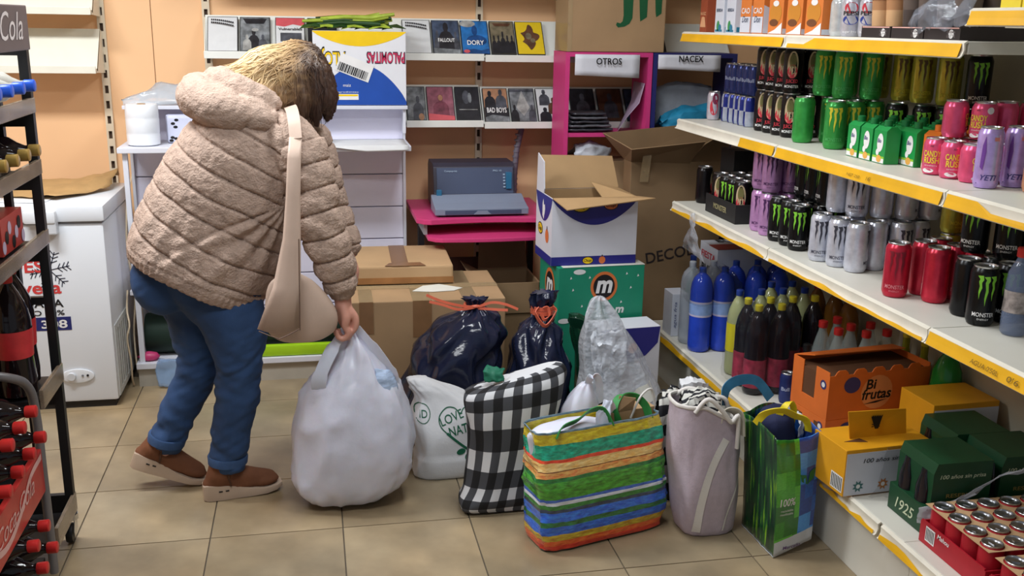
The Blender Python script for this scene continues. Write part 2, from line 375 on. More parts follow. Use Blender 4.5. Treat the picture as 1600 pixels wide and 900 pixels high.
# ---------------------------------------------------------------- drink cans
m_alu = mat('aluminium', (200, 202, 206), .28, 1., var=.03)
CAN = {}
def claw(cx, cy, w, h):
    """three dripping claw strokes"""
    out = []
    for k, (dx, l0, l1) in enumerate(((-.36, 0, .78), (0, .02, 1.0), (.36, 0, .82))):
        x = cx+dx*w; top = cy+h*(.5-l0); bot = cy+h*(.5-l1); ww = w*.12
        out.append([(x-ww*1.7, top), (x+ww*.9, top+h*.02), (x+ww*1.3, top-h*.12), (x+ww*.5, top-h*.22), (x+ww*.9, (top+bot)/2), (x+ww*.1, bot+h*.2), (x-ww*.1, bot), (x-ww*.6, bot+h*.25), (x-ww*.3, (top+bot)/2+h*.05), (x-ww*.9, top-h*.2), (x-ww*.5, top-h*.1)])
    return out
def can_proto(key, r, h, body, logo=None, quad=None, top=None):
    e = bpy.data.objects.new('drink_can', None); e.empty_display_size = .02
    k = r/.036
    prof = [(.026*k, 0), (.031*k, .001), (.0355*k, .012), (r, .016), (r, h*.5), (r, h-.02), (.0345*k, h-.014), (.030*k, h-.005)]
    if quad:
        b = MB().lathe(prof, 16, mi=lambda i, q: ((q//4+(1 if i >= 4 else 0)) % 2), capt=False).build('body', quad, e, smooth=40)
    else: b = MB().lathe(prof, 16, capt=False).build('body', body, e, smooth=40)
    MB().lathe([(.030*k, h-.005), (.0315*k, h-.001), (.0305*k, h), (.0285*k, h-.0005), (.0275*k, h-.004), (.004*k, h-.0035), (0, h-.0035)], 16, capb=False).build('lid', top or m_alu, e, smooth=30)
    MB().box(-.006*k, .006*k, -.012*k, .009*k, h-.003, h-.0015).build('tab', m_alu, e)
    if logo:
        mb = MB(); ms = logo(mb, r, h); mb.build('printed_logo', ms, e)
        if h == .157:
            mb = MB(); x0 = r*2.3; put_poly(mb, [(x0-r*.4, h*.1), (x0+r*.4, h*.1), (x0+r*.4, h*.32), (x0-r*.4, h*.32)], T_can(r, 0), 0, .0008, r)
            for q in range(7): put_poly(mb, [(x0-r*.34+q*r*.1, h*.12), (x0-r*.30+q*r*.1, h*.12), (x0-r*.30+q*r*.1, h*.30), (x0-r*.34+q*r*.1, h*.30)], T_can(r, 0), 1, .0012, r)
            mb.build('bar_code', [W_, K_], e)
    CAN[key] = [e, False]; return e
def T_can(r, z): return frame((0, -r, z), (1, 0, 0), (0, 0, 1))   # logo looks along local -y
def m_c(n, rgb, rough=.32): return mat('can_'+n, rgb, rough-.06, .4, var=.14, vscale=46)
W_ = mat('print_white', (230, 230, 230), .5); K_ = mat('print_black', (22, 22, 26), .5)
def monster(mc, mt):
    def f(mb, r, h):
        for p in claw(0, h*.60, r*1.25, h*.5): put_poly(mb, p, T_can(r, 0), 0, .0008, r)
        put_text(mb, 'MONSTER', T_can(r, h*.17), h*.07, r*1.6, 1, .02, cyl=r); put_text(mb, 'ENERGY', T_can(r, h*.11), h*.03, r*.8, 1, cyl=r)
        return [mc, mt]
    return f
def figure(mb, r, h):
    put_poly(mb, ell(0, h*.62, r*.55, h*.30), T_can(r, 0), 0, .0008, r); put_poly(mb, ell(0, h*.70, r*.34, h*.16), T_can(r, 0), 2, .0011, r)
    put_poly(mb, ell(0, h*.47, r*.5, h*.15), T_can(r, 0), 1, .0012, r)
    for p in claw(0, h*.48, r*.7, h*.2): put_poly(mb, p, T_can(r, 0), 0, .0016, r)
    put_text(mb, 'JUICED', T_can(r, h*.22), h*.08, r*1.2, 1, .02, cyl=r); put_text(mb, 'MONSTER', T_can(r, h*.11), h*.06, r*1.5, 3, .02, cyl=r)
    return [mat('print_cream', (196, 176, 140), .5), mat('print_red', (196, 52, 66), .5), mat('print_olive', (112, 108, 62), .5), W_]
def candy(mb, r, h):
    put_text(mb, 'CANDY', T_can(r, h*.50), h*.16, r*1.5, 0, .03, cyl=r); put_text(mb, 'RUSH', T_can(r, h*.32), h*.16, r*1.3, 0, .03, cyl=r)
    put_poly(mb, ell(r*.95, h*.78, r*.28, h*.09), T_can(r, 0), 1, .0008, r); put_poly(mb, ell(-r*.2, h*.12, r*.5, h*.06), T_can(r, 0), 1, .0008, r)
    put_text(mb, 'FIT', T_can(r, h*.755) @ Matrix.Translation((0, 0, 0)), h*.05, r*.3, 2, cyl=r)
    put_text(mb, 'strawberry', T_can(r, h*.24), h*.04, r*1.1, 1, cyl=r)
    return [mat('print_yellow', (232, 212, 60), .5), W_, K_]
def slim(word, c1, c2):
    def f(mb, r, h):
        put_poly(mb, [(-.8*r, h*.35), (-.55*r, h*.3), (-.4*r, h*.6), (-.55*r, h*.86), (-.75*r, h*.7)], T_can(r, 0), 0, .0008, r)
        put_text(mb, word, T_can(r, h*.14), h*.09, r*1.3, 1, .02, .3, cyl=r); put_poly(mb, [(-r, h*.075), (r*.8, h*.075), (r*.8, h*.09), (-r, h*.09)], T_can(r, 0), 1, .0008, r)
        put_poly(mb, [(.1*r, h*.78), (.5*r, h*.78), (.5*r, h*.84), (.1*r, h*.84)], T_can(r, 0), 2, .0008, r)
        return [c1, c2, mat('print_salmon', (200, 120, 120), .5)]
    return f
R5, H5 = .0355, .157
grnM = mat('print_green', (132, 206, 60), .5)
can_proto('black', R5, H5, m_c('black', (20, 21, 24)), monster(grnM, W_))
can_proto('lilac', R5, H5, m_c('lilac', (196, 148, 202)), monster(mat('print_plum', (72, 34, 84), .5), mat('print_plum2', (82, 44, 92), .5)))
can_proto('white', R5, H5, m_c('silverwhite', (204, 208, 222)), monster(mat('print_grey', (58, 58, 70), .5), mat('print_grey2', (70, 70, 84), .5)))
can_proto('red', R5, H5, m_c('crimson', (192, 40, 64)), monster(mat('print_dkred', (120, 18, 38), .5), mat('print_pinkish', (214, 130, 140), .5)))
can_proto('green', R5, H5, m_c('green', (58, 156, 72)), monster(mat('print_lime', (206, 196, 48), .5), mat('print_leaf', (70, 160, 84), .5)))
can_proto('yellow', R5, H5, m_c('yellowgreen', (176, 170, 60)), monster(mat('print_brown', (96, 72, 30), .5), mat('print_lime', (206, 196, 48))))
can_proto('orange', R5, H5, m_c('orange', (186, 110, 50)), monster(mat('print_brown', (96, 72, 30), .5), W_))
can_proto('loco', R5, H5, m_c('blackred', (26, 22, 24)), figure)
sil = m_c('silver', (176, 184, 202)); blu = m_c('blue', (34, 48, 130))
can_proto('bluesilver', .0262, .118, None, None, [sil, blu])
can_proto('darkblue', .0262, .118, m_c('navy', (44, 56, 112)), lambda mb, r, h: (put_text(mb, 'Bull', T_can(r, h*.44), h*.12, r*1.2, 0, .02, cyl=r), [mat('print_pale', (170, 180, 210), .5)])[1])
can_proto('redwhite', .027, .118, m_c('whitecan', (200, 196, 206)), lambda mb, r, h: (put_poly(mb, ell(r*.2, h*.45, r*.65, h*.28), T_can(r, 0), 0, .0008, r), put_poly(mb, ell(r*.4, h*.75, r*.5, h*.2), T_can(r, 0), 1, .0012, r), [mat('print_red', (196, 52, 66)), mat('print_maroon', (120, 40, 70), .5)])[2])
can_proto('pink', .0325, .1, m_c('pink', (226, 86, 128)), candy)
m_vio = m_c('violet', (184, 158, 222))
can_proto('violet', .031, .153, m_vio, slim('YETI', mat('print_violet', (110, 60, 150), .5), mat('print_indigo', (62, 52, 120), .5)), top=None)
can_proto('peach', .031, .153, m_c('peach', (232, 168, 130)), slim('YETI', mat('print_pink', (220, 90, 110), .5), K_))
can_proto('lime', .031, .153, m_c('lime', (130, 208, 96)), slim('NYE', mat('print_green2', (30, 140, 50), .5), mat('print_green3', (20, 90, 50), .5)))
can_proto('cola', .031, .118, m_c('cola_silver', (190, 190, 200)), lambda mb, r, h: (put_poly(mb, ell(0, h*.72, r*.7, h*.14), T_can(r, 0), 0, .0008, r), put_poly(mb, ell(0, h*.42, r*.8, h*.12), T_can(r, 0), 1, .0008, r), put_text(mb, 'PEPSI', T_can(r, h*.54), h*.1, r*1.6, 2, .03, cyl=r), put_text(mb, 'sugar free', T_can(r, h*.1), h*.06, r*1.4, 3, cyl=r), [mat('print_red', (196, 52, 66)), mat('print_blue', (40, 60, 140), .5), K_, W_])[4])
can_proto('aluplain', .031, .118, m_c('alu_body', (200, 204, 206), .2))
def put_can(kind, x, y, z, label, group, rz=None):
    e, used = CAN[kind]
    z += .0012
    a = rz if rz is not None else random.uniform(-.5, .1)-.75     # logo roughly faces the aisle
    if not used:
        COL.objects.link(e); e.location = (x, y, z); e.rotation_euler = (0, 0, a); tag(e, label, 'can', group); CAN[kind][1] = True; return e
    return dup(e, (x, y, z), a, label, group)
def block(kind, desc, group, cols, rows, z, h, layers, rz=None, jit=.004):
    """cans by column (along the shelf, far end first) and row (from the shelf front)"""
    names = {0: 'lower layer', 1: 'upper layer'}
    for L in layers:
        for j, x in enumerate(rows):
            for i, y in enumerate(cols):
                lab = f"{desc}, {ORD[i]} from the back wall, {ORD[j]} row in, {names[L]}" if len(layers) > 1 or L == 1 else f"{desc}, {ORD[i]} from the back wall, {ORD[j]} row in"
                put_can(kind, x+random.uniform(-jit, jit)+(0.0015*L), y+random.uniform(-jit, jit)/2, z+(h+.002)*L, lab, group, rz)
# --- middle-upper shelf (Z2)
put_can('redwhite', 1.68, 4.035, Z2, 'white and red can at the far end of the upper shelf', 'small cans', -.5)
put_can('redwhite', 1.745, 4.03, Z2, 'white and red can behind the endmost one', 'small cans', 1.2)
block('bluesilver', 'blue and silver small can', 'small blue cans', [3.965, 3.908, 3.851, 3.794, 3.737], [1.715, 1.772, 1.829], Z2, .118, [0], .35)
block('darkblue', 'dark blue small can', 'small blue cans', [3.965, 3.908, 3.851, 3.794, 3.737], [1.718, 1.775], Z2, .118, [1])
block('loco', 'black can with red masked figure', 'black figure cans', [3.60, 3.524, 3.448, 3.372], [1.70, 1.776], Z2, H5, [0, 1], -.55)
put_can('green', 1.672, 3.215, Z2, 'green can turned backwards beside the black figure cans', 'green cans', 2.3)
for i, (x, y) in enumerate([(1.69, 3.03), (1.765, 3.20), (1.765, 3.05), (1.84, 3.20), (1.84, 3.06)]):
    put_can('green', x, y, Z2, ['green can with yellow claw mark at the shelf front', 'green can behind the backwards one', 'green can behind the yellow claw one', 'green can in the third row, far side', 'green can in the third row, near side'][i], 'green cans', -.55)
for i, (x, y, k) in enumerate([(1.735, 3.215, 'green'), (1.74, 3.09, 'green'), (1.81, 3.19, 'green'), (1.815, 3.05, 'green'), (1.885, 3.12, 'yellow'), (1.90, 3.0, 'yellow')]):
    put_can(k, x, y, Z2+H5+.002, f"{'green' if k == 'green' else 'olive yellow'} can in the upper layer under the top shelf, {ORD[i]} along", 'green cans on top', -.5)
for i, (x, y) in enumerate([(1.85, 2.94), (1.90, 2.865), (1.925, 2.785), (1.93, 2.705), (1.94, 2.625), (1.95, 2.545)]):
    put_can('black', x, y, Z2, f'black can behind the green juice cartons, {ORD[i]} along', 'black cans behind the cartons', -.6)
for i, (x, y, k) in enumerate([(1.905, 2.90, 'yellow'), (1.93, 2.80, 'yellow'), (1.95, 2.69, 'black')]):
    put_can(k, x, y, Z2+H5+.002, f"{'olive yellow' if k == 'yellow' else 'black'} can stacked on the black cans, {ORD[i]} along", 'stacked behind the cartons', -.5)
put_can('pink', 1.682, 2.462, Z2, 'short pink can beside the orange juice cartons', 'short pink cans', -.9)
put_can('pink', 1.686, 2.390, Z2, 'short pink can, second along the front', 'short pink cans', -.45)
put_can('pink', 1.694, 2.318, Z2, 'short pink can beside the front violet can', 'short pink cans', .1)
for i, (x, y, r) in enumerate([(1.755, 2.455, .6), (1.758, 2.386, -.9), (1.83, 2.44, 2.2), (1.90, 2.43, 1.7), (1.765, 2.312, 0), (1.835, 2.37, 0), (1.91, 2.355, 0)]):
    put_can('pink', x, y, Z2, f'short pink can in the back rows under the stacked ones, {ORD[i]} along', 'short pink cans', r)
for i, (x, y, r) in enumerate([(1.722, 2.452, 1.0), (1.762, 2.388, -1.1), (1.838, 2.405, 2.2), (1.91, 2.395, 1.7)]):
    put_can('pink', x, y, Z2+.102, f"short pink can on top of the others, {ORD[i]} from the juice cartons", 'short pink cans', r)
put_can('violet', 1.672, 2.228, Z2, 'slim violet can standing alone at the shelf front', 'slim cans', -.45)
put_can('violet', 1.755, 2.235, Z2, 'slim violet can behind the front one', 'slim cans', -.5)
put_can('peach', 1.75, 2.145, Z2, 'slim peach coloured can behind the lime one', 'slim cans', -.4)
put_can('lime', 1.722, 2.075, Z2, 'slim lime green can at the right picture edge', 'slim cans', -.35)
# --- middle-lower shelf (Z3)
put_can('loco', 1.66, 4.03, Z3, 'black and red can left of the black tray', 'black figure cans', .9)
block('lilac', 'lilac energy can', 'lilac cans', [3.432, 3.352], [1.64, 1.716], Z3, H5, [0, 1], -.5)
block('black', 'black energy can with green claw', 'black cans beside the lilac ones', [3.255, 3.178, 3.100], [1.632, 1.712], Z3, H5, [0], -.5)
block('black', 'black energy can stacked', 'black cans beside the lilac ones', [3.23, 3.15, 3.07], [1.708], Z3, H5, [1], -1.9)
block('black', 'black energy can', 'black cans in the back', [3.23, 3.15], [1.79], Z3, H5, [0, 1], -.9)
for i, (x, y, r) in enumerate([(1.63, 2.945, -.5), (1.648, 2.862, -.42), (1.668, 2.785, 1.0), (1.742, 2.805, 1.4), (1.722, 2.905, 0), (1.81, 2.86, 0), (1.815, 2.78, 0), (1.885, 2.80, .4)]):
    put_can('white', x, y, Z3, 'white energy can '+['by the black ones', 'with its claw mark facing the aisle', 'turned sideways at the front', 'in the gap before the red cans', 'in the second row', 'in the third row, far', 'in the third row, near', 'in the fourth row'][i], 'white cans', r)
for i, (x, y, r) in enumerate([(1.683, 2.955, 1.2), (1.708, 2.876, -.6), (1.775, 2.845, 1.6), (1.842, 2.81, 1), (1.916, 2.80, 1)]):
    put_can('white', x, y, Z3+H5+.002, f'white energy can stacked in the upper layer, {ORD[i]} along', 'white cans', r)
for i, (x, y, r) in enumerate([(1.628, 2.497, -.6), (1.706, 2.425, 2.4), (1.718, 2.508, 1.0), (1.782, 2.45, 0), (1.79, 2.54, 0), (1.79, 2.37, 0)]):
    put_can('red', x, y, Z3, 'crimson energy can '+['standing apart at the front', 'nearest the black cans', 'squeezed between two others', 'in the third row, middle', 'in the third row, far', 'in the third row, near'][i], 'crimson cans', r)
put_can('yellow', 1.865, 2.60, Z3, 'olive yellow can in the back row below an equal one', 'back row cans', 0)
put_can('orange', 1.885, 2.52, Z3, 'orange can in the back row below an equal one', 'back row cans', 0)
put_can('yellow', 1.862, 2.60, Z3+H5+.002, 'olive yellow can stacked in the back row', 'back row cans', 0)
put_can('orange', 1.88, 2.525, Z3+H5+.002, 'orange can stacked in the back row', 'back row cans', 0)
for i, (x, y, r) in enumerate([(1.706, 2.292, 1.1), (1.695, 2.208, -.42), (1.778, 2.222, -.5), (1.79, 2.30, 0), (1.865, 2.25, 0)]):
    put_can('black', x, y, Z3, 'black energy can '+['with its bar code showing', 'with green claw mark nearest the camera', 'beside the clear water bottle', 'behind the bar code one', 'in the third row by the water bottle'][i], 'near black cans', r)
for i, (x, y, r) in enumerate([(1.752, 2.345, -1.0), (1.80, 2.275, -.7), (1.872, 2.28, 1.2)]):
    put_can('black', x, y, Z3+H5+.002, f'black energy can stacked in the upper layer near the camera, {ORD[i]} along', 'near black cans', r)
put_can('black', 1.868, 2.345, Z3, 'black energy can in the back below a stacked one', 'near black cans', 0)
# black cardboard tray with cans
m_blkcard = mat('black_card', (34, 34, 36), .6)
t = thing('can_tray', 'black cardboard tray holding rows of black cans', 'tray', (1.595, 3.545, Z3+.001))
for nm, b in (('front_wall', (0, .004, 0, .30, 0, .075)), ('near_wall', (.004, .236, 0, .004, 0, .075)), ('far_wall', (.004, .236, .296, .30, 0, .045)), ('back_wall', (.236, .24, 0, .30, 0, .075)), ('bottom', (.004, .236, .004, .296, 0, .004))):
    MB().box(*b).build(nm, m_blkcard, t)
mb = MB(); put_text(mb, 'MONSTER', frame((-.0005, .15, .028), (0, -1, 0), (0, 0, 1)), .022, .13, 0, .02); mb.build('lettering', mat('print_gold', (168, 160, 120), .5), t)
for j in range(3):
    for i in range(4):
        put_can('loco' if (i+j) % 3 == 0 else 'black', 1.638+j*.0735, 3.588+i*.0715, Z3+.0055, f'black can inside the black tray, {ORD[3-i]} from the back wall, {ORD[j]} row in', 'cans in the black tray', -.6)
t = thing('black_box', 'black cardboard box standing behind the small tray of cans', 'box', (1.74, 3.92, Z3+.0015))
MB().box(.0, .30, .0, .14, .0, .235).build('carton', m_blkcard, t, bevel=.003); MB().box(.0, .30, .06, .08, .235, .237).build('tape', mat('dark_tape', (24, 22, 22), .3), t)
# ================================================================ CARTONS, TRAYS, BOTTLES ON THE SHELVES
def carton(name, label, cat, x, y, z, sx, sy, h, cols, group=None, rz=0, deco=None, gable=False):
    """box pack: x,y = corner nearest the aisle and the camera; cols = material of the body; deco(t, sx, sy, h) adds printed parts"""
    t = thing(name, label, cat, (x, y, z+.001), rz, group)
    MB().box(0, sx, 0, sy, 0, h).build('pack_body', cols, t, bevel=.0015)
    if deco: deco(t, sx, sy, h)
    return t
FX = lambda y, z: frame((-.0003, y, z), (0, -1, 0), (0, 0, 1))      # print frame on the aisle face
FY = lambda x, z: frame((x, -.0003, z), (1, 0, 0), (0, 0, 1))       # print frame on the camera face
def rect(x0, x1, y0, y1): return [(x0, y0), (x1, y0), (x1, y1), (x0, y1)]
def part_print(t, name, mats, fn):
    mb = MB(); fn(mb); return mb.build(name, mats, t)
mc_red = mat('carton_rust', (150, 70, 44), .5, var=.12); mc_white = mat('carton_white', (206, 210, 222), .45, var=.04); mc_or = mat('carton_orange', (214, 122, 56), .45, var=.06)
p_teal = mat('print_teal', (40, 120, 150), .5); p_leaf = mat('print_leafgreen', (60, 140, 80), .5); p_slate = mat('print_slate', (70, 84, 110), .5); p_or = mat('print_orange', (224, 132, 60), .5)
def d_rust(t, sx, sy, h):
    part_print(t, 'lettering', [mat('print_tan', (214, 160, 120), .5)], lambda mb: (put_text(mb, 'NUEZ', FX(sy/2, h*.34), .012, sy*.8, 0, .03), put_text(mb, 'A', FX(sy/2, h*.22), .02, .025), put_poly(mb, [(-.03, 0), (.03, 0), (.016, .04), (-.016, .04)], FX(sy/2, h*.1))))
def d_white(t, sx, sy, h):
    part_print(t, 'lettering', [p_slate], lambda mb: put_text(mb, 'BEBIDA', FX(sy/2, h*.40), .012, sy*.7, 0, .02))
    part_print(t, 'printed_design', [p_slate, p_teal, p_leaf], lambda mb: (put_poly(mb, rect(-sy*.4, sy*.4, .004, h*.06), FX(sy/2, 0), 1), put_poly(mb, ell(-.008, h*.13, .014, h*.1), FX(sy/2, 0), 2), put_poly(mb, ell(.01, h*.10, .014, h*.06), FX(sy/2, 0), 1, .0009)))
    part_print(t, 'printed_panel', [p_teal, p_slate], lambda mb: (put_poly(mb, rect(-sx*.42, sx*.42, .004, h*.11), FY(sx/2, 0)), put_poly(mb, ell(0, h*.22, .018, h*.04), FY(sx/2, 0), 1)))
def d_orange(t, sx, sy, h):
    part_print(t, 'printed_panel', [mc_white, p_slate, W_], lambda mb: (put_poly(mb, rect(-sy*.49, sy*.49, .004, h*.30), FX(sy/2, 0)), put_text(mb, 'Don', FX(sy/2, h*.2), .024, sy*.6, 1, .01, .4, dz=.0014), put_text(mb, 'CAO', FX(sy/2, h*.36), .02, sy*.8, 2, .02)))
    part_print(t, 'printed_swoosh', [mc_white, p_slate], lambda mb: put_poly(mb, [(-sx*.49, .003), (sx*.49, .003), (sx*.49, h*.18), (sx*.1, h*.22), (-sx*.2, h*.45), (-sx*.49, h*.5)], FY(sx/2, 0)))
carton('juice_carton', 'rust coloured carton at the far end of the top shelf', 'carton', 1.60, 3.975, Z1, .07, .07, .2, mc_red, 'top shelf cartons', deco=d_rust)
carton('juice_carton', 'dark rust carton behind the endmost one on the top shelf', 'carton', 1.68, 3.985, Z1, .10, .07, .19, mat('carton_maroon', (84, 38, 36), .5), 'top shelf cartons', deco=d_rust)
for i, (y, lab) in enumerate(((3.80, 'slim white carton with blue and green print, far one'), (3.69, 'slim white carton with blue and green print, near one'))):
    carton('juice_carton', lab+' on the top shelf', 'carton', 1.60, y, Z1, .10, .085, .2, mc_white, 'top shelf cartons', deco=d_white)
for i, y in enumerate((3.55, 3.445)): carton('juice_carton', f'orange and white carton with dark script, {ORD[i]} from the white cartons', 'carton', 1.60, y, Z1, .09, .09, .2, mc_or, 'top shelf cartons', deco=d_orange)
def d_fruit(t, sx, sy, h):
    part_print(t, 'printed_fruit', [mat('print_amber', (196, 130, 46), .5), mat('print_umber', (110, 66, 40), .5), W_], lambda mb: (put_poly(mb, ell(0, h*.36, sy*.42, h*.17), FX(sy/2, 0)), put_poly(mb, ell(-.01, h*.2, sy*.3, h*.06), FX(sy/2, 0), 1, .0009), put_poly(mb, ell(.0, h*.52, sy*.2, h*.05), FX(sy/2, 0), 2, .0012), put_poly(mb, [(-sy*.49, .003), (sy*.49, .003), (sy*.49, h*.2), (0, h*.08)], FX(sy/2, 0), 2, .0011)))
    part_print(t, 'printed_side', [mc_white], lambda mb: put_poly(mb, rect(-sx*.49, sx*.49, .003, h*.1), FY(sx/2, 0)))
for i, y in enumerate((3.29, 3.15, 3.015)): carton('juice_carton', f'wide orange carton with fruit picture, {ORD[i]} from the script cartons', 'carton', 1.60, y, Z1, .09, .11, .2, mc_or, 'top shelf cartons', deco=d_fruit)
for L in (0, 1):
    for i, y in enumerate((2.965, 2.897)): put_can('aluplain' if i == 0 else 'cola', 1.635, y, Z1+L*.12, f"{'bare silver' if i == 0 else 'cola'} can on the top shelf, {'upper' if L else 'lower'} of two", 'top shelf cans', -.6)
    put_can('cola', 1.655, 2.828, Z1+L*.12, f"cola can with dark blue print beside the coffee trays, {'upper' if L else 'lower'} of two", 'top shelf cans', -.7)
# coffee cup trays
m_tray = mat('tray_black', (40, 34, 36), .5); m_cup = mat('cup_brown', (176, 128, 88), .45, var=.08); m_lidd = mat('cup_lid', (70, 62, 60), .3)
proto_cup = None
def cup(x, y, z, label, dark):
    t = thing('coffee_cup', label, 'cup', (x, y, z), 0, 'coffee cups')
    MB().lathe([(.026, 0), (.034, .10)], 14).build('cup_wall', m_cup if not dark else mat('cup_dark', (96, 84, 78), .4), t, smooth=40)
    MB().lathe([(.0355, .10), (.0355, .106), (.031, .110), (0, .110)], 14).build('lid', m_lidd, t, smooth=40)
    MB().lathe([(.0282, .018), (.0318, .072)], 14, capb=False, capt=False).build('sleeve_print', mat('cup_print', (206, 164, 120), .5) if not dark else m_lidd, t, smooth=40)
for k, y in enumerate((2.655, 2.50, 2.345)):
    t = thing('cup_tray', f'low black tray of coffee cups with white round mark, {ORD[k]} from the cola cans', 'tray', (1.575, y-.078, Z1+.001), 0, 'coffee trays')
    for nm, b in (('front_wall', (0, .004, 0, .15, 0, .032)), ('near_wall', (.004, .2, 0, .004, 0, .032)), ('far_wall', (.004, .2, .146, .15, 0, .032)), ('back_wall', (.196, .2, .004, .146, 0, .032)), ('bottom', (.004, .196, .004, .146, 0, .003))): MB().box(*b).build(nm, m_tray, t)
    part_print(t, 'printed_mark', [W_, mat('print_greyed', (120, 110, 110), .5), mat('print_rose', (220, 170, 160), .5)], lambda mb: (put_poly(mb, ell(.04, .015, .011, .011), FX(.075, 0)), put_text(mb, 'CREMA', FX(.035, .017), .006, .034, 1, .02), put_text(mb, 'LATTE', FX(.035, .007), .007, .034, 1, .02), put_poly(mb, rect(-.07, .07, .028, .031), FX(.075, 0), 2)))
    if k < 3:
        for i in range(2):
            for j in range(2): cup(1.618+j*.075, y-.036+i*.073, Z1+.005, f"{'brown' if k == 0 else 'greyish brown'} coffee cup in the {ORD[k]} tray, {'far' if i else 'near'} {'back' if j else 'front'} one", k > 0)
m_film = mat('clear_film', (46, 50, 58), .10, var=0, alpha=.12, bump=.35, bscale=22, spec=.8)
m_film2 = mat('clear_film_dense', (222, 226, 236), .16, var=.1, alpha=.34, bump=.5, bscale=26, spec=.8)
def film(name, label, rows, m=None, cat='plastic film', n=(14, 12), amp=.006, seed=0, parent=None):
    """crumpled sheet through a coarse control grid (bilinear), thin but solid"""
    R, Cn = len(rows), len(rows[0]); out = []
    for j in range(n[1]+1):
        v = j/n[1]*(R-1); j0 = min(int(v), R-2); fv = v-j0; rw = []
        for i in range(n[0]+1):
            u = i/n[0]*(Cn-1); i0 = min(int(u), Cn-2); fu = u-i0
            p = (Vector(rows[j0][i0])*(1-fu)+Vector(rows[j0][i0+1])*fu)*(1-fv)+(Vector(rows[j0+1][i0])*(1-fu)+Vector(rows[j0+1][i0+1])*fu)*fv
            q = noise.noise_vector((u*2.3+seed*7, v*2.3, seed))*amp+noise.noise_vector((u*6+seed*3, v*6, seed+5))*amp*.5
            rw.append(p+q)
        out.append(rw)
    o = MB().grid(out).build(name, m or m_film2, parent, smooth=60, solid=.0012, offset=0)
    if label: tag(o, label, cat)
    return o
film('plastic_wrap', 'torn clear wrap bulging over the dark coffee trays', [[(1.556, 2.48, Z1+.03), (1.556, 2.40, Z1+.03), (1.556, 2.30, Z1+.03), (1.556, 2.215, Z1+.03)], [(1.565, 2.46, Z1+.07), (1.56, 2.38, Z1+.08), (1.562, 2.30, Z1+.06), (1.57, 2.215, Z1+.09)], [(1.62, 2.44, Z1+.14), (1.62, 2.38, Z1+.15), (1.63, 2.30, Z1+.13), (1.62, 2.22, Z1+.15)], [(1.76, 2.46, Z1+.15), (1.78, 2.4, Z1+.16), (1.77, 2.32, Z1+.15), (1.75, 2.22, Z1+.15)]], mat('clear_film_mid', (170, 176, 190), .08, var=0, alpha=.2, bump=.6, bscale=30, spec=1.), amp=.02, seed=2)
def d_yel(t, sx, sy, h): part_print(t, 'lettering', [mat('print_oliv', (120, 110, 40), .5)], lambda mb: put_text(mb, 'sabor', FX(sy/2, h*.18), .014, sy*.6, 0, .01, .3))
for i, y in enumerate((2.095, 2.02, 1.945)): carton('juice_carton', f'yellow carton on the raised shelf at the corner, {ORD[i]} from its end', 'carton', 1.60, y, Z1+.075, .08, .07, .18, mat('carton_yellow', (222, 200, 56), .45), 'yellow cartons', deco=d_yel)
# small green juice cartons with caps
m_jg = mat('carton_green', (26, 146, 70), .4, var=.08); m_jcap = mat('cap_green', (26, 120, 64), .35); m_jo = mat('carton_orange2', (226, 120, 40), .4)
JP = {}
def jcarton(key, body, cap, x, y, label):
    if key in JP: return dup(JP[key], (x, y, Z2+.001), None, label)
    t = thing('juice_carton', label, 'carton', (x, y, Z2+.001), 0, 'small juice cartons'); sx, sy, h = .046, .066, .108
    b = MB().box(0, sx, 0, sy, 0, h-.012); b.add([(0, 0, h-.012), (sx, 0, h-.012), (sx, sy, h-.012), (0, sy, h-.012), (sx*.3, 0, h), (sx*.7, 0, h), (sx*.7, sy, h), (sx*.3, sy, h)], [(0, 1, 5, 4), (1, 2, 6, 5), (2, 3, 7, 6), (3, 0, 4, 7), (4, 5, 6, 7)])
    b.build('pack_body', body, t)
    MB().lathe([(.012, h), (.012, h+.016), (.010, h+.018), (0, h+.018)], 12, Matrix.Translation((sx/2, sy/2, 0))).build('cap', cap, t, smooth=40)
    part_print(t, 'printed_design', [W_, mat('print_amber2', (226, 170, 80), .5), mat('print_navy', (50, 56, 120), .5), mat('print_lime2', (150, 200, 60), .5)], lambda mb: (put_poly(mb, ell(.004, h*.56, .016, h*.25), FX(sy/2, 0), 0), put_poly(mb, ell(-.006, h*.30, .008, h*.09), FX(sy/2, 0), 0, .0008), put_text(mb, 'Bio', FX(sy/2, h*.56), .012, .02, 2, .02, .2, dz=.0012), put_poly(mb, rect(-sy*.46, sy*.46, .002, h*.14), FX(sy/2, 0), 0, .0007), put_poly(mb, rect(-sy*.46, sy*.46, h*.14, h*.2), FX(sy/2, 0), 3, .0007), put_poly(mb, ell(.004, h*.13, .013, h*.1), FX(sy/2, 0), 1, .0012)))
    JP[key] = t; return t
for j, x in enumerate((1.645, 1.70, 1.755, 1.81)):
    for i, y in enumerate((2.80, 2.725, 2.65, 2.585)):
        if j == 0 and i == 3: continue
        jcarton('g', m_jg, m_jcap, x, y, f'small green juice carton with green cap, {ORD[i]} from the green cans, {ORD[j]} row in')
for j, x in enumerate((1.715, 1.768, 1.821)):
    jcarton('o', m_jo, m_jo, x, 2.507, f'small orange juice carton with orange cap, {ORD[j]} row in')
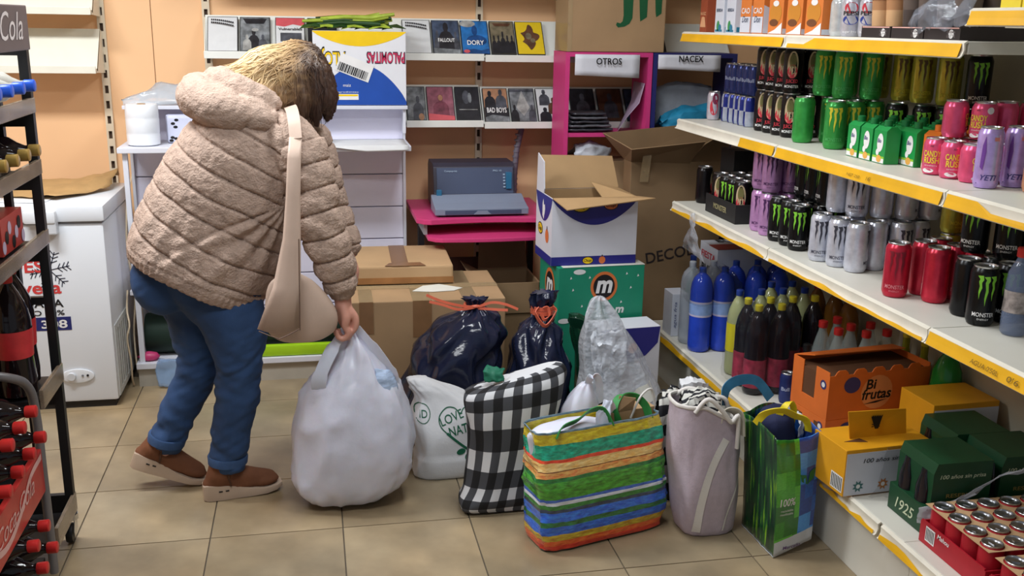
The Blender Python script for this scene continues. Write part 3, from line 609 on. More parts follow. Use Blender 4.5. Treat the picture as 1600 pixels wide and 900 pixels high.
# ---------------------------------------------------------------- bottles
BT = {}
def bottle(key, x, y, z, label, group, prof, glass, cap, capr=(.015, .018), lab=None, rot=None, liquid=None, name='drink_bottle', txt=None):
    """prof: (r, z) outline; lab = (z0, z1, material)"""
    if key in BT: return dup(BT[key], (x, y, z+.001), None, label, group, rot)
    t = thing(name, label, 'bottle', (x, y, z+.001), 0, group, rot)
    MB().lathe(prof, 18).build('bottle_body', glass, t, smooth=50)
    top = prof[-1][1]
    MB().lathe([(capr[0]*.93, top-.004), (capr[0], top-.002), (capr[0], top+capr[1]), (capr[0]*.85, top+capr[1]+.002), (0, top+capr[1]+.002)], 14).build('cap', cap, t, smooth=40)
    if lab:
        def rad(zz):
            for (r0, z0), (r1, z1) in zip(prof, prof[1:]):
                if z0 <= zz <= z1: return r0+(r1-r0)*(zz-z0)/max(1e-6, z1-z0)
            return prof[0][0]
        for q, (a, b, m) in enumerate(lab):
            MB().lathe([(rad(a+(b-a)*k/5)+.0012, a+(b-a)*k/5) for k in range(6)], 18, capb=False, capt=False).build('label_band', m, t, smooth=50)
    if txt:
        mb = MB(); put_text(mb, txt[0], frame((0, -txt[3], txt[1]), (1, 0, 0), (0, 0, 1)), txt[2], txt[4], 0, .02, cyl=txt[3]); mb.build('lettering', txt[5], t)
    BT[key] = t; return t
m_blueb = mat('blue_pet', (44, 74, 196), .12, var=.15, vscale=14, alpha=.93); m_cap_b = mat('cap_blue', (40, 66, 150), .35); m_cap_r = mat('cap_red', (196, 44, 42), .35); m_cap_y = mat('cap_yellow', (218, 204, 50), .35)
m_lblue = mat('label_lightblue', (140, 168, 222), .4, var=.15, vscale=30); m_pale = mat('label_pale', (196, 190, 220), .4)
m_lem = mat('lemon_pet', (186, 192, 140), .12, var=.08, alpha=.82); m_dark = mat('dark_pet', (28, 24, 30), .1, var=0); m_clear = mat('clear_pet', (214, 224, 232), .08, var=0, alpha=.30); m_cgl = mat('clear_glass', (190, 206, 204), .06, var=0, alpha=.34)
m_amb = mat('amber_pet', (140, 92, 34), .12, alpha=.9); m_grn = mat('green_pet', (30, 128, 50), .12, var=.05, alpha=.9)
P2 = [(.03, 0), (.040, .008), (.042, .03), (.0415, .12), (.042, .20), (.042, .235), (.036, .27), (.022, .305), (.0135, .318), (.0135, .328)]
PB = [(.038, 0), (.046, .008), (.0475, .03), (.0465, .12), (.0475, .2), (.0475, .265), (.044, .295), (.036, .318), (.022, .334), (.015, .340), (.015, .346)]
for i, (x, y) in enumerate([(1.607, 3.852), (1.705, 3.848)]):
    bottle('blue', x, y, Z0, f"blue drink bottle with pale label, {'front' if i == 0 else 'rear'} one of the wrapped pair", 'blue bottles', PB, m_blueb, m_cap_b, lab=[(.165, .215, m_lblue), (.215, .223, m_pale), (.157, .165, m_pale)])
for i, (x, y) in enumerate([(1.80, 3.95), (1.90, 3.95), (1.999, 3.966), (1.85, 3.85), (1.957, 3.858)]):
    bottle('blue', x, y, Z0, f'blue drink bottle in the dark back rows, {ORD[i]} along', 'blue bottles', None, None, None)
PW = [(1.60, 3.80), (1.79, 3.79), (1.80, 3.91), (1.60, 3.92)]
def wrap_rows(x0, x1, y0, y1, zs):
    return [[(x0, y1, z), (x0, (y0+y1)/2, z), (x0, y0, z), ((x0+x1)/2, y0, z), (x1, y0, z), (x1, y1, z)] for z in zs]
rws = [[Vector(p)+(Vector((1.656, 3.85, 0))-Vector((p[0], p[1], 0)))*s for p in r] for r, s in zip(wrap_rows(1.546, 1.764, 3.785, 3.917, (Z0+.22, Z0+.30, Z0+.345, Z0+.374)), (0, .02, .25, .6))]
film('plastic_wrap', 'clear shrink wrap over the necks of the two blue bottles', rws, m_film, n=(30, 10), amp=.008, seed=4)
for i, (x, y) in enumerate([(1.605, 3.962), (1.70, 3.962)]):
    bottle('milky', x, y, Z0, f"empty hazy bottle beside the blue pair, {'front' if i == 0 else 'rear'} one", 'hazy bottles', PB, mat('hazy_pet', (196, 204, 216), .25, alpha=.5), mat('hazy_cap', (190, 196, 206), .3))
t = carton('small_box', 'small white box with blue handwriting at the shelf end', 'box', 1.555, 4.05, Z0, .075, .11, .195, mc_white, deco=lambda t, sx, sy, h: part_print(t, 'lettering', [mat('pen_blue', (70, 80, 130), .6)], lambda mb: (put_text(mb, 'agua fria', frame((.022, -.0004, h*.5), (0, 0, 1), (-1, 0, 0)), .014, .12, 0, 0, .3), put_text(mb, 'de mesa', frame((.048, -.0004, h*.5), (0, 0, 1), (-1, 0, 0)), .014, .11, 0, 0, .3))))
def d_fiesta(t, sx, sy, h):
    part_print(t, 'lettering', [mat('print_red', (196, 52, 66)), K_], lambda mb: put_text(mb, 'FIESTA', FX(sy/2, h*.84), .03, sy*.8, 0, .03))
    part_print(t, 'lettering', [K_], lambda mb: put_text(mb, 'BULL', FX(sy/2, h*.68), .035, sy*.7, 0, .03))
    MB().box(-.0006, sx+.0006, -.0006, sy*.5, h-.002, h+.0006).build('lid_band', mat('print_brick', (150, 62, 58), .5), t)
    part_print(t, 'lid_lettering', [K_], lambda mb: put_text(mb, 'BULL', frame((sx*.5, sy*.7, h+.001), (1, 0, 0), (0, 1, 0)), .05, .14, 0, .03))
carton('drinks_box', 'white and red party drinks box standing behind blue bottles', 'box', 1.74, 4.02, Z0, .26, .20, .40, mc_white, deco=d_fiesta)
bottle('beer', 1.678, 4.14, Z0, 'green glass bottle at the shelf end under a film scrap', 'green bottles', [(.03, 0), (.035, .01), (.035, .16), (.028, .21), (.014, .25), (.013, .32), (.0145, .33)], mat('green_glass', (34, 112, 40), .08, alpha=.9), m_cap_b, name='glass_bottle')
film('film_scrap', 'scrap of clear film hanging from the price rail', [[(1.52, 3.80, Z3-.0), (1.52, 3.785, Z3)], [(1.52, 3.83, Z3-.06), (1.525, 3.77, Z3-.06)], [(1.53, 3.89, Z3-.12), (1.54, 3.75, Z3-.13)], [(1.54, 3.93, Z3-.17), (1.55, 3.72, Z3-.19)]], m_film2, amp=.012, seed=9)
for j, x in enumerate((1.64, 1.732, 1.824, 1.916)):
    for i, y in enumerate((3.65, 3.545)):
        if i == 0 and j < 2: continue
        bottle('lemon', x, y, Z0, f"pale lemonade bottle with blue cap, {'far' if i == 0 else 'near'} column, {ORD[j]} row in", 'lemonade bottles', P2, m_lem, m_cap_b, lab=[(.10, .215, mat('label_yellow', (226, 214, 40), .4))])
for j, x in enumerate((1.622, 1.714, 1.806, 1.898)):
    for i, y in enumerate((3.425, 3.33)):
        if i == 1 and j > 1: continue
        bottle('fruit', x, y, Z0, f"dark fruit drink bottle with yellow cap, {'far' if i == 0 else 'near'} column, {ORD[j]} row in", 'dark fruit bottles', P2, m_dark, m_cap_y, lab=[(.03, .14, mat('label_berry', (178, 60, 84), .4, var=.45, vscale=38))])
rws = [[Vector(p)+(Vector((1.68, 3.37, 0))-Vector((p[0], p[1], 0)))*s for p in r] for r, s in zip(wrap_rows(1.562, 1.774, 3.27, 3.485, (Z0+.02, Z0+.12, Z0+.24, Z0+.31, Z0+.36)), (0, -.01, 0, .05, .3))]
film('plastic_wrap', 'crinkled clear wrap round the pack of dark fruit bottles', rws, m_film, n=(34, 16), amp=.010, seed=6)
put_can('darkblue', 1.70, 3.215, Z0, 'blue can standing on the base shelf by the orange carton', 'small cans', -.6)
bottle('wine', 1.76, 3.20, Z0, 'dark slim bottle between blue can and orange carton', 'dark bottles', [(.026, 0), (.03, .006), (.03, .13), (.02, .17), (.012, .19), (.012, .21)], m_dark, mat('cap_black', (24, 24, 26), .4))
PG = [(.030, 0), (.036, .01), (.036, .15), (.033, .19), (.022, .235), (.0145, .26), (.0145, .275)]
for i, (x, y) in enumerate([(1.93, 3.30), (1.85, 3.26), (1.935, 3.21), (2.02, 3.22), (1.86, 3.165), (1.945, 3.12), (2.03, 3.125)]):
    bottle('glass', x, y, Z0, f'clear glass bottle with red cap behind the orange carton, {ORD[i]} along', 'clear red capped bottles', PG, m_cgl, m_cap_r, (.017, .02), name='glass_bottle')
for i, (x, y) in enumerate([(2.068, 3.06), (2.072, 2.955)]):
    bottle('oil', x, y, Z0, f"olive yellow slim bottle behind the orange carton, {'far' if i == 0 else 'near'} one", 'olive bottles', [(.026, 0), (.03, .006), (.03, .15), (.022, .2), (.0125, .25), (.0125, .29)], mat('olive_glass', (150, 150, 40), .1), m_cap_y, (.0145, .02), name='glass_bottle')
for i, (x, y) in enumerate([(2.045, 3.42), (2.04, 3.52), (2.008, 3.61)]):
    bottle('amber', x, y, Z0, f'amber drink bottle in the dark back corner, {ORD[i]} along', 'amber bottles', P2, m_amb, m_cap_r)
bottle('green2', 2.052, 2.792, Z0, 'large green bottle behind the yellow box', 'green bottles', [(.04, 0), (.048, .015), (.05, .05), (.05, .2), (.046, .255), (.030, .295), (.016, .315), (.016, .325)], m_grn, mat('cap_dkgreen', (20, 80, 40), .4))
bottle('water', 1.722, 2.112, Z3, 'clear water bottle with red cap at the picture edge', 'water bottles', [(.026, 0), (.0315, .006), (.032, .05), (.030, .09), (.032, .13), (.029, .16), (.018, .185), (.0135, .195), (.0135, .203)], mat('water_pet', (120, 136, 168), .08, var=.1, alpha=.55), m_cap_r, (.0165, .018), lab=[(.06, .115, mat('label_mixed', (150, 142, 140), .4, var=.5, vscale=60))])
# orange juice multipacks (two stacked, crenellated top edge)
m_oj = mat('juice_card_orange', (222, 112, 44), .48, var=.07); m_inner = mat('card_inside', (92, 58, 34), .8); p_navy = mat('print_navy2', (58, 56, 110), .5)
def juice_pack(z, h, label, full):
    t = thing('juice_multipack', label, 'carton', (1.632, 2.80, z), math.radians(7), 'orange juice multipacks'); sx, sy = .40, .205
    if not full:
        MB().box(0, sx, 0, sy, 0, h).build('pack_body', m_oj, t, bevel=.002)
        for y in (.05, .15): MB().box(-.001, .004, y-.02, y+.012, .02, h-.02).build('cut_out', m_inner, t)
    else:
        MB().box(.003, sx-.003, .003, sy-.003, 0, h-.022).build('inner_body', m_inner, t)
        MB().box(0, sx, 0, .003, 0, h-.012).build('near_side', m_oj, t); MB().box(0, sx, sy-.003, sy, 0, h).build('far_side', m_oj, t); MB().box(sx-.003, sx, .003, sy-.003, 0, h).build('back_side', m_oj, t)
        for y0, y1, z1 in ((.003, .075, h), (.145, sy-.003, h)): MB().box(0, .003, y0, y1, 0, z1).build('end_flap', m_oj, t)
        MB().box(0, .003, .075, .145, 0, h*.3).build('end_sill', m_oj, t)
        for k in range(5):
            x0 = .02+k*.072
            MB().prism([(x0, 0), (x0+.055, 0), (x0+.048, .012), (x0+.04, .018), (x0+.015, .018), (x0+.007, .012)], 0, .003, frame((0, .003, h-.013), (1, 0, 0), (0, 0, 1)) ).build('crenel', m_oj, t)
        MB().add([(0, sy-.004, h), (sx, sy-.004, h), (sx-.01, sy-.085, h+.012), (.03, sy-.075, h+.016)], [(0, 1, 2, 3)]).build('top_flap', m_oj, t, solid=.003)
    def pr(mb):
        put_poly(mb, ell(.19, h*.5, .062, h*.36), FY(0, 0), 1); put_text(mb, 'Bi', FY(.165, h*.58), .034, .04, 0, .03, .1, dz=.0012); put_text(mb, 'frutas', FY(.19, h*.36), .036, .115, 0, .03, .15, dz=.0012)
        put_poly(mb, [(.14, h*.26), (.19, h*.31), (.235, h*.33), (.19, h*.27)], FY(0, 0), 0, .0012)
    part_print(t, 'lettering', [K_, mat('print_apricot', (232, 150, 90), .5)], pr)
    part_print(t, 'round_mark', [p_navy], lambda mb: put_poly(mb, ell(.09, h*.70, .032, h*.17), FY(0, 0)))
    part_print(t, 'printed_mark', [mat('print_bronze', (130, 84, 60), .5)], lambda mb: put_text(mb, '10x', FY(.355, h*.2), .022, .05, 0, .02))
    part_print(t, 'logo', [p_navy, W_], lambda mb: (put_poly(mb, ell(0, h*.7, .016, .016), FX(.03, 0)), put_poly(mb, ell(0, h*.7, .009, .009), FX(.03, 0), 1, .001)))
juice_pack(Z0+.001, .098, 'lower orange juice multipack, under the torn open one', False)
juice_pack(Z0+.10, .165, 'torn open orange juice multipack with crenellated edge', True)
# yellow and green beer packs
m_yb = mat('beer_card_yellow', (222, 158, 30), .45, var=.06); m_gb = mat('beer_card_green', (20, 64, 38), .4, var=.1)
def star(mb, T, cx, cy, r, mi): put_poly(mb, [(cx+r*(1 if k % 2 else .55)*math.cos(k*math.pi/8), cy+r*(1 if k % 2 else .55)*math.sin(k*math.pi/8)) for k in range(16)], T, mi)
def beer_box(x, y, sx, sy, h, label, rz=0, flap=False):
    t = thing('beer_box', label, 'box', (x, y, Z0+.0035), rz, 'yellow beer boxes')
    MB().box(0, sx, 0, sy, 0, h).build('carton', m_yb, t, bevel=.002)
    MB().box(.004, sx-.001, -.0012, .001, .002, h*.92).build('white_panel', mc_white, t)
    part_print(t, 'lettering', [K_], lambda mb: put_text(mb, '100 a\u00f1os sin prisa', frame((sx/2, -.0016, h*.7), (1, 0, 0), (0, 0, 1)), .014, sx*.6, 0, .01, .2))
    for k in range(3):
        mb = MB(); star(mb, frame((.05+k*.085, -.0016, h*.2), (1, 0, 0), (0, 0, 1)), 0, 0, .02, 0); put_poly(mb, ell(0, 0, .007, .007, 10), frame((.05+k*.085, -.002, h*.2), (1, 0, 0), (0, 0, 1)), 1); mb.build('printed_star', [[mat('star_teal', (60, 110, 110), .5), mat('star_ochre', (186, 120, 60), .5), mat('star_slate', (70, 80, 100), .5)][k], W_], t)
    part_print(t, 'bar_code', [W_, K_], lambda mb: [put_poly(mb, rect(-.03, .03, .01, .06), FX(sy*.2, 0))]+[put_poly(mb, rect(-.026+q*.008, -.022+q*.008, .014, .056), FX(sy*.2, 0), 1, .001) for q in range(7)])
    if flap:
        f = MB().add([(.06, sy*.45, h), (sx*.86, sy*.45, h), (sx*.80, sy*.40, h+.085), (.035, sy*.36, h+.095)], [(0, 1, 2, 3)]).build('open_flap', m_yb, t, solid=.003)
        MB().prism([(.03, .35*sy), (.10, .25*sy), (.09, .42*sy)], h, h+.0012).build('torn_hole', m_inner, t)
        mb = MB(); T = frame((sx*.46, sy*.42-.004, h+.02), (1, 0, 0), (0, -.05, 1))
        for k in range(5): put_poly(mb, [(-.02+k*.008, .05), (-.012+k*.008, .055), (.002+k*.002, .01), (-.002+k*.002, .01)], T, 0, .001)
        put_text(mb, '*', T, .03, .03); mb.build('logo', K_, f)
    return t
beer_box(1.512, 2.46, .30, .17, .148, 'yellow beer box with raised torn flap', math.radians(4), True)
beer_box(1.86, 2.57, .235, .17, .225, 'tall yellow beer box behind the wrapped green packs', math.radians(2))
def beer_pack(x, y, label, rz=0):
    t = thing('beer_pack', label, 'carton', (x, y, Z0+.001), rz, 'green beer packs'); sx, sy, h = .20, .165, .205
    MB().add([(0.03, 0, h), (sx, 0, h), (sx, sy, h), (.03, sy, h), (0.02, 0, h-.03), (sx, 0, h-.03), (sx, sy, h-.03), (.02, sy, h-.03), (.02, 0, .075), (sx, 0, .075), (sx, sy, .075), (.02, sy, .075)],
             [(0, 1, 2, 3), (4, 5, 1, 0), (5, 6, 2, 1), (6, 7, 3, 2), (7, 4, 0, 3), (8, 9, 5, 4), (9, 10, 6, 5), (10, 11, 7, 6), (11, 8, 4, 7), (11, 10, 9, 8)]).build('sleeve_top', m_gb, t)
    MB().box(0, sx, 0, sy, 0, .08).build('sleeve_base', m_gb, t, bevel=.002)
    for k in range(2): MB().lathe([(.026, .08), (.026, .12), (.014, .16), (.012, .175)], 12, Matrix.Translation((.012+.01, .042+k*.08, 0)) @ Matrix.Diagonal((.7, 1, 1, 1))).build('bottle_shoulder', m_dark, t, smooth=50)
    part_print(t, 'lettering', [mat('print_mint', (190, 200, 170), .5), mat('print_gilt', (150, 130, 70), .5)], lambda mb: (put_text(mb, '100 a\u00f1os sin prisa', frame((sx*.55, -.0006, h*.78), (1, 0, 0), (0, 0, 1)), .012, sx*.7, 0, .01, .2)))
    part_print(t, 'lettering', [mat('print_mint', (190, 200, 170)), mat('print_gilt', (150, 130, 70))], lambda mb: (put_text(mb, 'RESERVA', frame((sx*.55, -.0006, h*.5), (1, 0, 0), (0, 0, 1)), .012, sx*.45, 1, .01)))
    part_print(t, 'number', [mat('print_mint', (190, 200, 170))], lambda mb: put_text(mb, '1925', FX(sy*.5, .02), .034, .09, 0, .01, .25))
    return t
beer_pack(1.618, 2.225, 'green beer bottle pack with open end by the shelf edge')
beer_pack(1.835, 2.235, 'green beer bottle pack behind the open ended one')
beer_pack(1.80, 2.402, 'green beer bottle pack at the back, beside the tall yellow box')
film('plastic_wrap', 'strip of torn clear wrap across the green beer packs', [[(1.61, 2.222, Z0+.03), (1.64, 2.20, Z0+.06), (1.72, 2.205, Z0+.10), (1.84, 2.21, Z0+.17), (1.92, 2.19, Z0+.18)], [(1.60, 2.222, Z0+.085), (1.66, 2.195, Z0+.10), (1.73, 2.20, Z0+.125), (1.84, 2.20, Z0+.18), (1.92, 2.18, Z0+.21)]], m_film2, amp=.01, seed=12)
film('plastic_wrap', 'clear wrap hanging over the near end of the yellow box', [[(1.64, 2.455, Z0+.155), (1.70, 2.455, Z0+.16), (1.80, 2.46, Z0+.165)], [(1.62, 2.435, Z0+.08), (1.70, 2.44, Z0+.08), (1.76, 2.43, Z0+.09)], [(1.58, 2.43, Z0+.008), (1.66, 2.42, Z0+.01), (1.72, 2.41, Z0+.02)]], m_film, amp=.01, seed=15)
# red can packs in card trays
m_rc = mat('can_red', (178, 32, 48), .35, .2, var=.1); m_tan = mat('tan_card', (196, 160, 120), .6, var=.06)
can_proto('redcan', .0305, .112, m_rc)
for pk, y1 in enumerate((2.196, 1.909)):
    t = thing('can_tray', f"red tray pack of cans with tan card top, {'beside the green packs' if pk == 0 else 'at the bottom picture corner'}", 'tray', (1.595, y1-.272, Z0+.001), 0, 'red can packs')
    MB().box(0, .42, 0, .004, 0, .06).build('near_wall', m_rc, t); MB().box(0, .42, .268, .272, 0, .06).build('far_wall', m_rc, t); MB().box(0, .004, .004, .268, 0, .065).build('front_wall', m_rc, t); MB().box(.004, .42, .004, .268, 0, .003).build('bottom', m_rc, t)
    part_print(t, 'bar_code', [W_, K_], lambda mb: [put_poly(mb, rect(-.02, .02, .014, .056), FX(.225, 0))]+[put_poly(mb, rect(-.017+q*.006, -.014+q*.006, .018, .052), FX(.225, 0), 1, .001) for q in range(6)])
    part_print(t, 'lettering', [W_], lambda mb: put_text(mb, 'Mahou', FX(.17, .045), .013, .05, 0, .02, .2))
    # tan card with a round hole for each lid
    mb = MB()
    for i in range(6):
        for j in range(4):
            cx, cy, hx_, hy_ = .0385+i*.0665, .0375+j*.066, .03325, .033; o_, c_ = [], []
            for k in range(16):
                a_ = 2*math.pi*k/16; ux, uy = math.cos(a_), math.sin(a_); s_ = 1/max(abs(ux), abs(uy)); o_.append((cx+ux*s_*hx_, cy+uy*s_*hy_, .1092)); c_.append((cx+ux*.0288, cy+uy*.0288, .1092))
            mb.grid([o_, c_], cu=True)
    mb.build('card_top', m_tan, t, solid=.0012)
    for i in range(6):
        for j in range(4):
            put_can('redcan', 1.595+.0385+i*.0665, y1-.272+.0375+j*.066, Z0+.0045, f"red can in the {'pack beside the green beer' if pk == 0 else 'corner pack'}, {ORD[3-j]} along, {ORD[i]} row in", 'cans of the red packs', random.uniform(0, 6))
# ================================================================ BACK OF THE SHOP
# ---------------------------------------------------------------- film cases on the slanted shelves
m_case = mat('case_black', (30, 30, 34), .4)
TILT = math.atan2(.125, .165)
def film_case(x0, x1, zs, label, base, shapes=(), txt=(), hh=.188):
    t = thing('film_case', label, 'film case', ((x0+x1)/2, YB-.012-.2035, zs+.0085), group='film cases on the display shelves', rot=(-TILT, 0, 0)); w = (x1-x0)/2-.002
    MB().box(-w, w, 0, .012, 0, hh).build('case', m_case, t, bevel=.001)
    MB().box(-w+.003, w-.004, -.0008, 0, .003, hh-.004).build('cover_sheet', base, t)
    if txt:
        for st, y, h, wd, m in txt:
            mb = MB(); put_text(mb, st, frame((0, -.0012, y*hh), (1, 0, 0), (0, 0, 1)), h, wd*w*2, 0, .02, dz=.003); mb.build('lettering', m, t)
    if shapes:
        mb = MB(); T = frame((0, -.0012, 0), (1, 0, 0), (0, 0, 1)); ms = []
        def mi(m):
            if m not in ms: ms.append(m)
            return ms.index(m)
        for k, (poly, m) in enumerate(shapes): put_poly(mb, [(px*w*1.9, py*hh) for px, py in poly], T, mi(m), .0004+.0003*k)
        mb.build('printed_cover', ms, t)
    return t
dk = lambda n, c, v=.25: mat('cover_'+n, c, .35, var=v, vscale=26)
c_wh = dk('white', (206, 208, 210), .04); c_k = dk('black', (34, 34, 40), .5); c_g = dk('grey', (112, 116, 120), .7); c_bl = dk('navy', (62, 74, 96), .5); c_aq = dk('aqua', (38, 108, 176), .35); c_sep = dk('sepia', (112, 104, 84), .5); c_ye = dk('yellow', (222, 192, 36), .05); c_br = dk('brown', (92, 62, 46), .4); c_rd = dk('red', (196, 84, 92), .1); c_ro = dk('rose', (140, 84, 98), .4); c_tan = dk('tan', (160, 118, 90), .3)
def fig(cx, y0, h, w_): return [(cx-w_, y0), (cx+w_, y0), (cx+w_*.92, y0+h*.5), (cx+w_*.55, y0+h*.66), (cx+w_*.22, y0+h*.70), (cx+w_*.34, y0+h*.80), (cx+w_*.28, y0+h*.95), (cx, y0+h), (cx-w_*.28, y0+h*.95), (cx-w_*.34, y0+h*.80), (cx-w_*.22, y0+h*.70), (cx-w_*.55, y0+h*.66), (cx-w_*.92, y0+h*.5)]
arc = [([(-.40+.066*k, .93-.10*((k+r_)/12)**1.6-.09*r_), (-.352+.066*k, .925-.10*((k+r_)/12)**1.6-.09*r_), (-.352+.066*k, .875-.10*((k+r_)/12)**1.6-.09*r_), (-.40+.066*k, .88-.10*((k+r_)/12)**1.6-.09*r_)], c_k) for r_ in (0, 1) for k in range(12)]
c_dim = dk('dim', (70, 72, 80), .6); c_pale = dk('pale', (150, 150, 148), .5); c_wine = dk('wine', (110, 56, 70), .5); c_deep = dk('deep', (24, 66, 120), .5)
film_case(-.437, -.300, ZA, 'white film case with dark arched print, endmost on the upper shelf', c_wh, arc)
film_case(-.296, -.158, ZA, 'grey patterned film case beside the white endmost one', c_g, [([(-.42, .95), (.42, .95), (.3, .80), (-.3, .80)], c_k), (fig(-.05, .04, .62, .2), c_k), (fig(-.28, .04, .45, .15), c_pale), (fig(.26, .04, .45, .15), c_dim), (ell(0, .62, .12, .05), c_pale)])
film_case(-.140, -.004, ZA, 'red and white film case above the person\'s head', c_wh, [([(-.5, .98), (.5, .98), (.5, .74), (.1, .8), (-.2, .73), (-.5, .76)], c_rd), ([(-.35, .55), (.4, .55), (.4, .3), (-.35, .3)], c_dim)], [('Vulnerables', .62, .014, .8, c_k)])
film_case(.004, .14, ZA, 'dark film case hidden behind the popcorn box', c_k)
film_case(.436, .572, ZA, 'white film case with arched print beside the popcorn box', c_wh, arc)
film_case(.574, .708, ZA, 'blue grey film case with a standing dark silhouette', c_bl, [(fig(-.34, .0, .7, .13), c_dim), (fig(.36, .0, .66, .13), c_dim), (fig(0, .05, .88, .3), c_k), ([(-.5, 0), (.5, 0), (.5, .12), (-.5, .16)], c_g)], [('FALLOUT', .34, .020, .6, W_), ('', .3, .01, .5, W_)][:1])
film_case(.710, .846, ZA, 'bright sea blue film case', c_aq, [(ell(-.25, .9, .3, .1), c_pale), (ell(0, .70, .11, .15), c_deep), (ell(.05, .40, .38, .16), c_deep), (ell(-.1, .2, .3, .1), c_aq), ([(-.5, 0), (.5, 0), (.5, .16), (.2, .10), (-.1, .15), (-.5, .08)], c_deep), (ell(-.36, .07, .12, .05), c_rd)], [('DORY', .26, .026, .6, W_)])
film_case(.850, .972, ZA, 'sepia film case with a row of dark figures', c_sep, [([(-.4, .93), (.4, .93), (.3, .84), (-.3, .84)], c_br)]+[(fig(-.38+.19*k, .02, .55+.12*(k == 2), .12), c_k) for k in range(5)])
film_case(.974, 1.112, ZA, 'yellow film case with a curly brown shape', c_ye, [([(.30*math.cos(a)*(1+.28*math.sin(5*a+1)), .52+.30*math.sin(a)*(1+.28*math.cos(4*a))) for a in np.linspace(0, 6.1, 40)], c_br), (ell(-.05, .55, .12, .1), c_sep), (ell(.1, .42, .09, .07), c_sep)])
film_case(1.585, 1.72, ZA-.004, 'dark film case behind the carton end', c_k, [(fig(0, .1, .7, .3), c_br)])
film_case(.450, .545, ZBR, 'grey film case half hidden by the white stand', c_g, [(fig(.1, .02, .7, .3), c_dim), (ell(.25, .1, .15, .1), c_tan)])
film_case(.548, .682, ZBR, 'rose tinted film case on the lower shelf', c_ro, [(fig(0, .05, .72, .32), c_wine), (ell(0, .66, .09, .09), c_tan), ([(-.5, 0), (.5, 0), (.5, .12), (-.5, .2)], c_rd)])
film_case(.685, .806, ZBR, 'nearly black film case on the lower shelf', c_k, [(ell(-.06, .68, .16, .2), c_dim), (ell(.1, .66, .08, .15), c_g), ([(-.4, .32), (.4, .32), (.4, .30), (-.4, .30)], c_pale)])
film_case(.820, .946, ZBR-.007, 'film case with two dark figures against a dusk sky', c_tan, [(fig(-.24, .36, .56, .24), c_k), (fig(.22, .36, .6, .24), c_dim), ([(-.5, 0), (.5, 0), (.5, .40), (-.5, .42)], c_k), ([(-.5, 0), (.5, 0), (.5, .14), (-.2, .2), (-.5, .12)], c_g)], [('BAD BOYS', .26, .028, .78, W_)])
film_case(.950, 1.078, ZBR-.007, 'grey film case with a pale diamond', c_g, [([(-.5, .96), (.5, .96), (.5, .88), (-.5, .88)], c_dim), ([(0, .92), (.28, .42), (0, .16), (-.28, .42)], c_pale), (fig(-.36, .0, .5, .16), c_k), (fig(.36, .0, .5, .16), c_dim)])
film_case(1.082, 1.215, ZBR-.007, 'white film case with dark faces beside the pink bookcase', c_wh, [(fig(-.2, .48, .48, .22), c_dim), (fig(.15, .22, .5, .24), c_br), (fig(-.22, .0, .42, .24), c_k)])
for i, x in enumerate((1.25, 1.39, 1.53)): film_case(x, x+.13, ZBR-.007, f'dim film case seen through the pink bookcase, {ORD[i]} along', (c_k, c_br, c_bl)[i], [(fig(0, .1, .75, .3), c_dim)])

# ---------------------------------------------------------------- chest freezer
m_frz = mat('freezer_white', (222, 226, 232), .3, var=.015, vscale=2); m_navy = mat('sticker_navy', (34, 40, 104), .45); m_sred = mat('sticker_red', (204, 62, 62), .45)
fx0, fx1, fy0, fy1 = -1.95, -.832, 4.21, 4.80
t = thing('chest_freezer', 'white chest freezer with price sticker in the corner', 'freezer', (0, 0, 0))
MB().box(fx0, fx1, fy0, fy1, .03, .79).build('cabinet', m_frz, t, bevel=.012, smooth=40)
MB().box(fx0-.008, fx1+.008, fy0-.012, fy1, .798, .865).build('lid', m_frz, t, bevel=.014, smooth=40)
MB().box(fx0+.01, fx1-.008, fy0+.006, fy1-.01, .788, .80).build('gasket', mat('gasket_grey', (150, 152, 158), .6), t)
MB().box(fx0+.02, fx1-.015, fy0+.012, fy1-.02, 0, .03).build('base', mat('freezer_base', (34, 32, 32), .6), t)
hd = MB().box(-1.12, -1.0, fy0-.05, fy0-.012, .80, .85).build('lid_handle', m_frz, t, bevel=.01, smooth=40); MB().box(-1.035, -1.0, fy0-.045, fy0-.002, .755, .81).build('lock', mat('lock_grey', (200, 204, 210), .4), hd, bevel=.006)
pnl = MB().prism(ell(0, 0, .065, .030, 28), 0, .008, frame((-.985, fy0, .146), (1, 0, 0), (0, 0, 1))).build('control_panel', m_frz, t, bevel=.002, smooth=40)
MB().lathe([(.017, 0), (.016, .010), (0, .010)], 18, frame((-1.008, fy0-.008, .146), (1, 0, 0), (0, 0, 1))).build('dial', mat('dial_white', (206, 210, 216), .35), pnl, smooth=40)
for x, m in ((-.965, mat('dial_grey', (120, 124, 130), .4)), (-.945, K_)): MB().lathe([(.005, 0), (.0045, .003), (0, .003)], 12, frame((x, fy0-.008, .148), (1, 0, 0), (0, 0, 1))).build('indicator', m, pnl)
g = MB().box(fx1-.002, fx1+.004, 4.235, 4.265, .04, .35); g.box(fx1-.002, fx1+.004, 4.545, 4.575, .04, .35); g.box(fx1-.002, fx1+.004, 4.265, 4.545, .325, .35); g.box(fx1-.002, fx1+.004, 4.265, 4.545, .04, .065)
gr = g.build('vent_grille', mat('grille_white', (204, 206, 204), .45), t); MB().box(fx1-.001, fx1+.0008, 4.265, 4.545, .065, .325).build('vent_dark', mat('vent_grey', (120, 118, 112), .7), gr)
for k in range(6): MB().box(fx1, fx1+.004, 4.275+k*.045, 4.293+k*.045, .065, .325).build('slat', MATS['grille_white'], gr)
FZ = lambda x, z: frame((x, fy0-.0006, z), (1, 0, 0), (0, 0, 1))
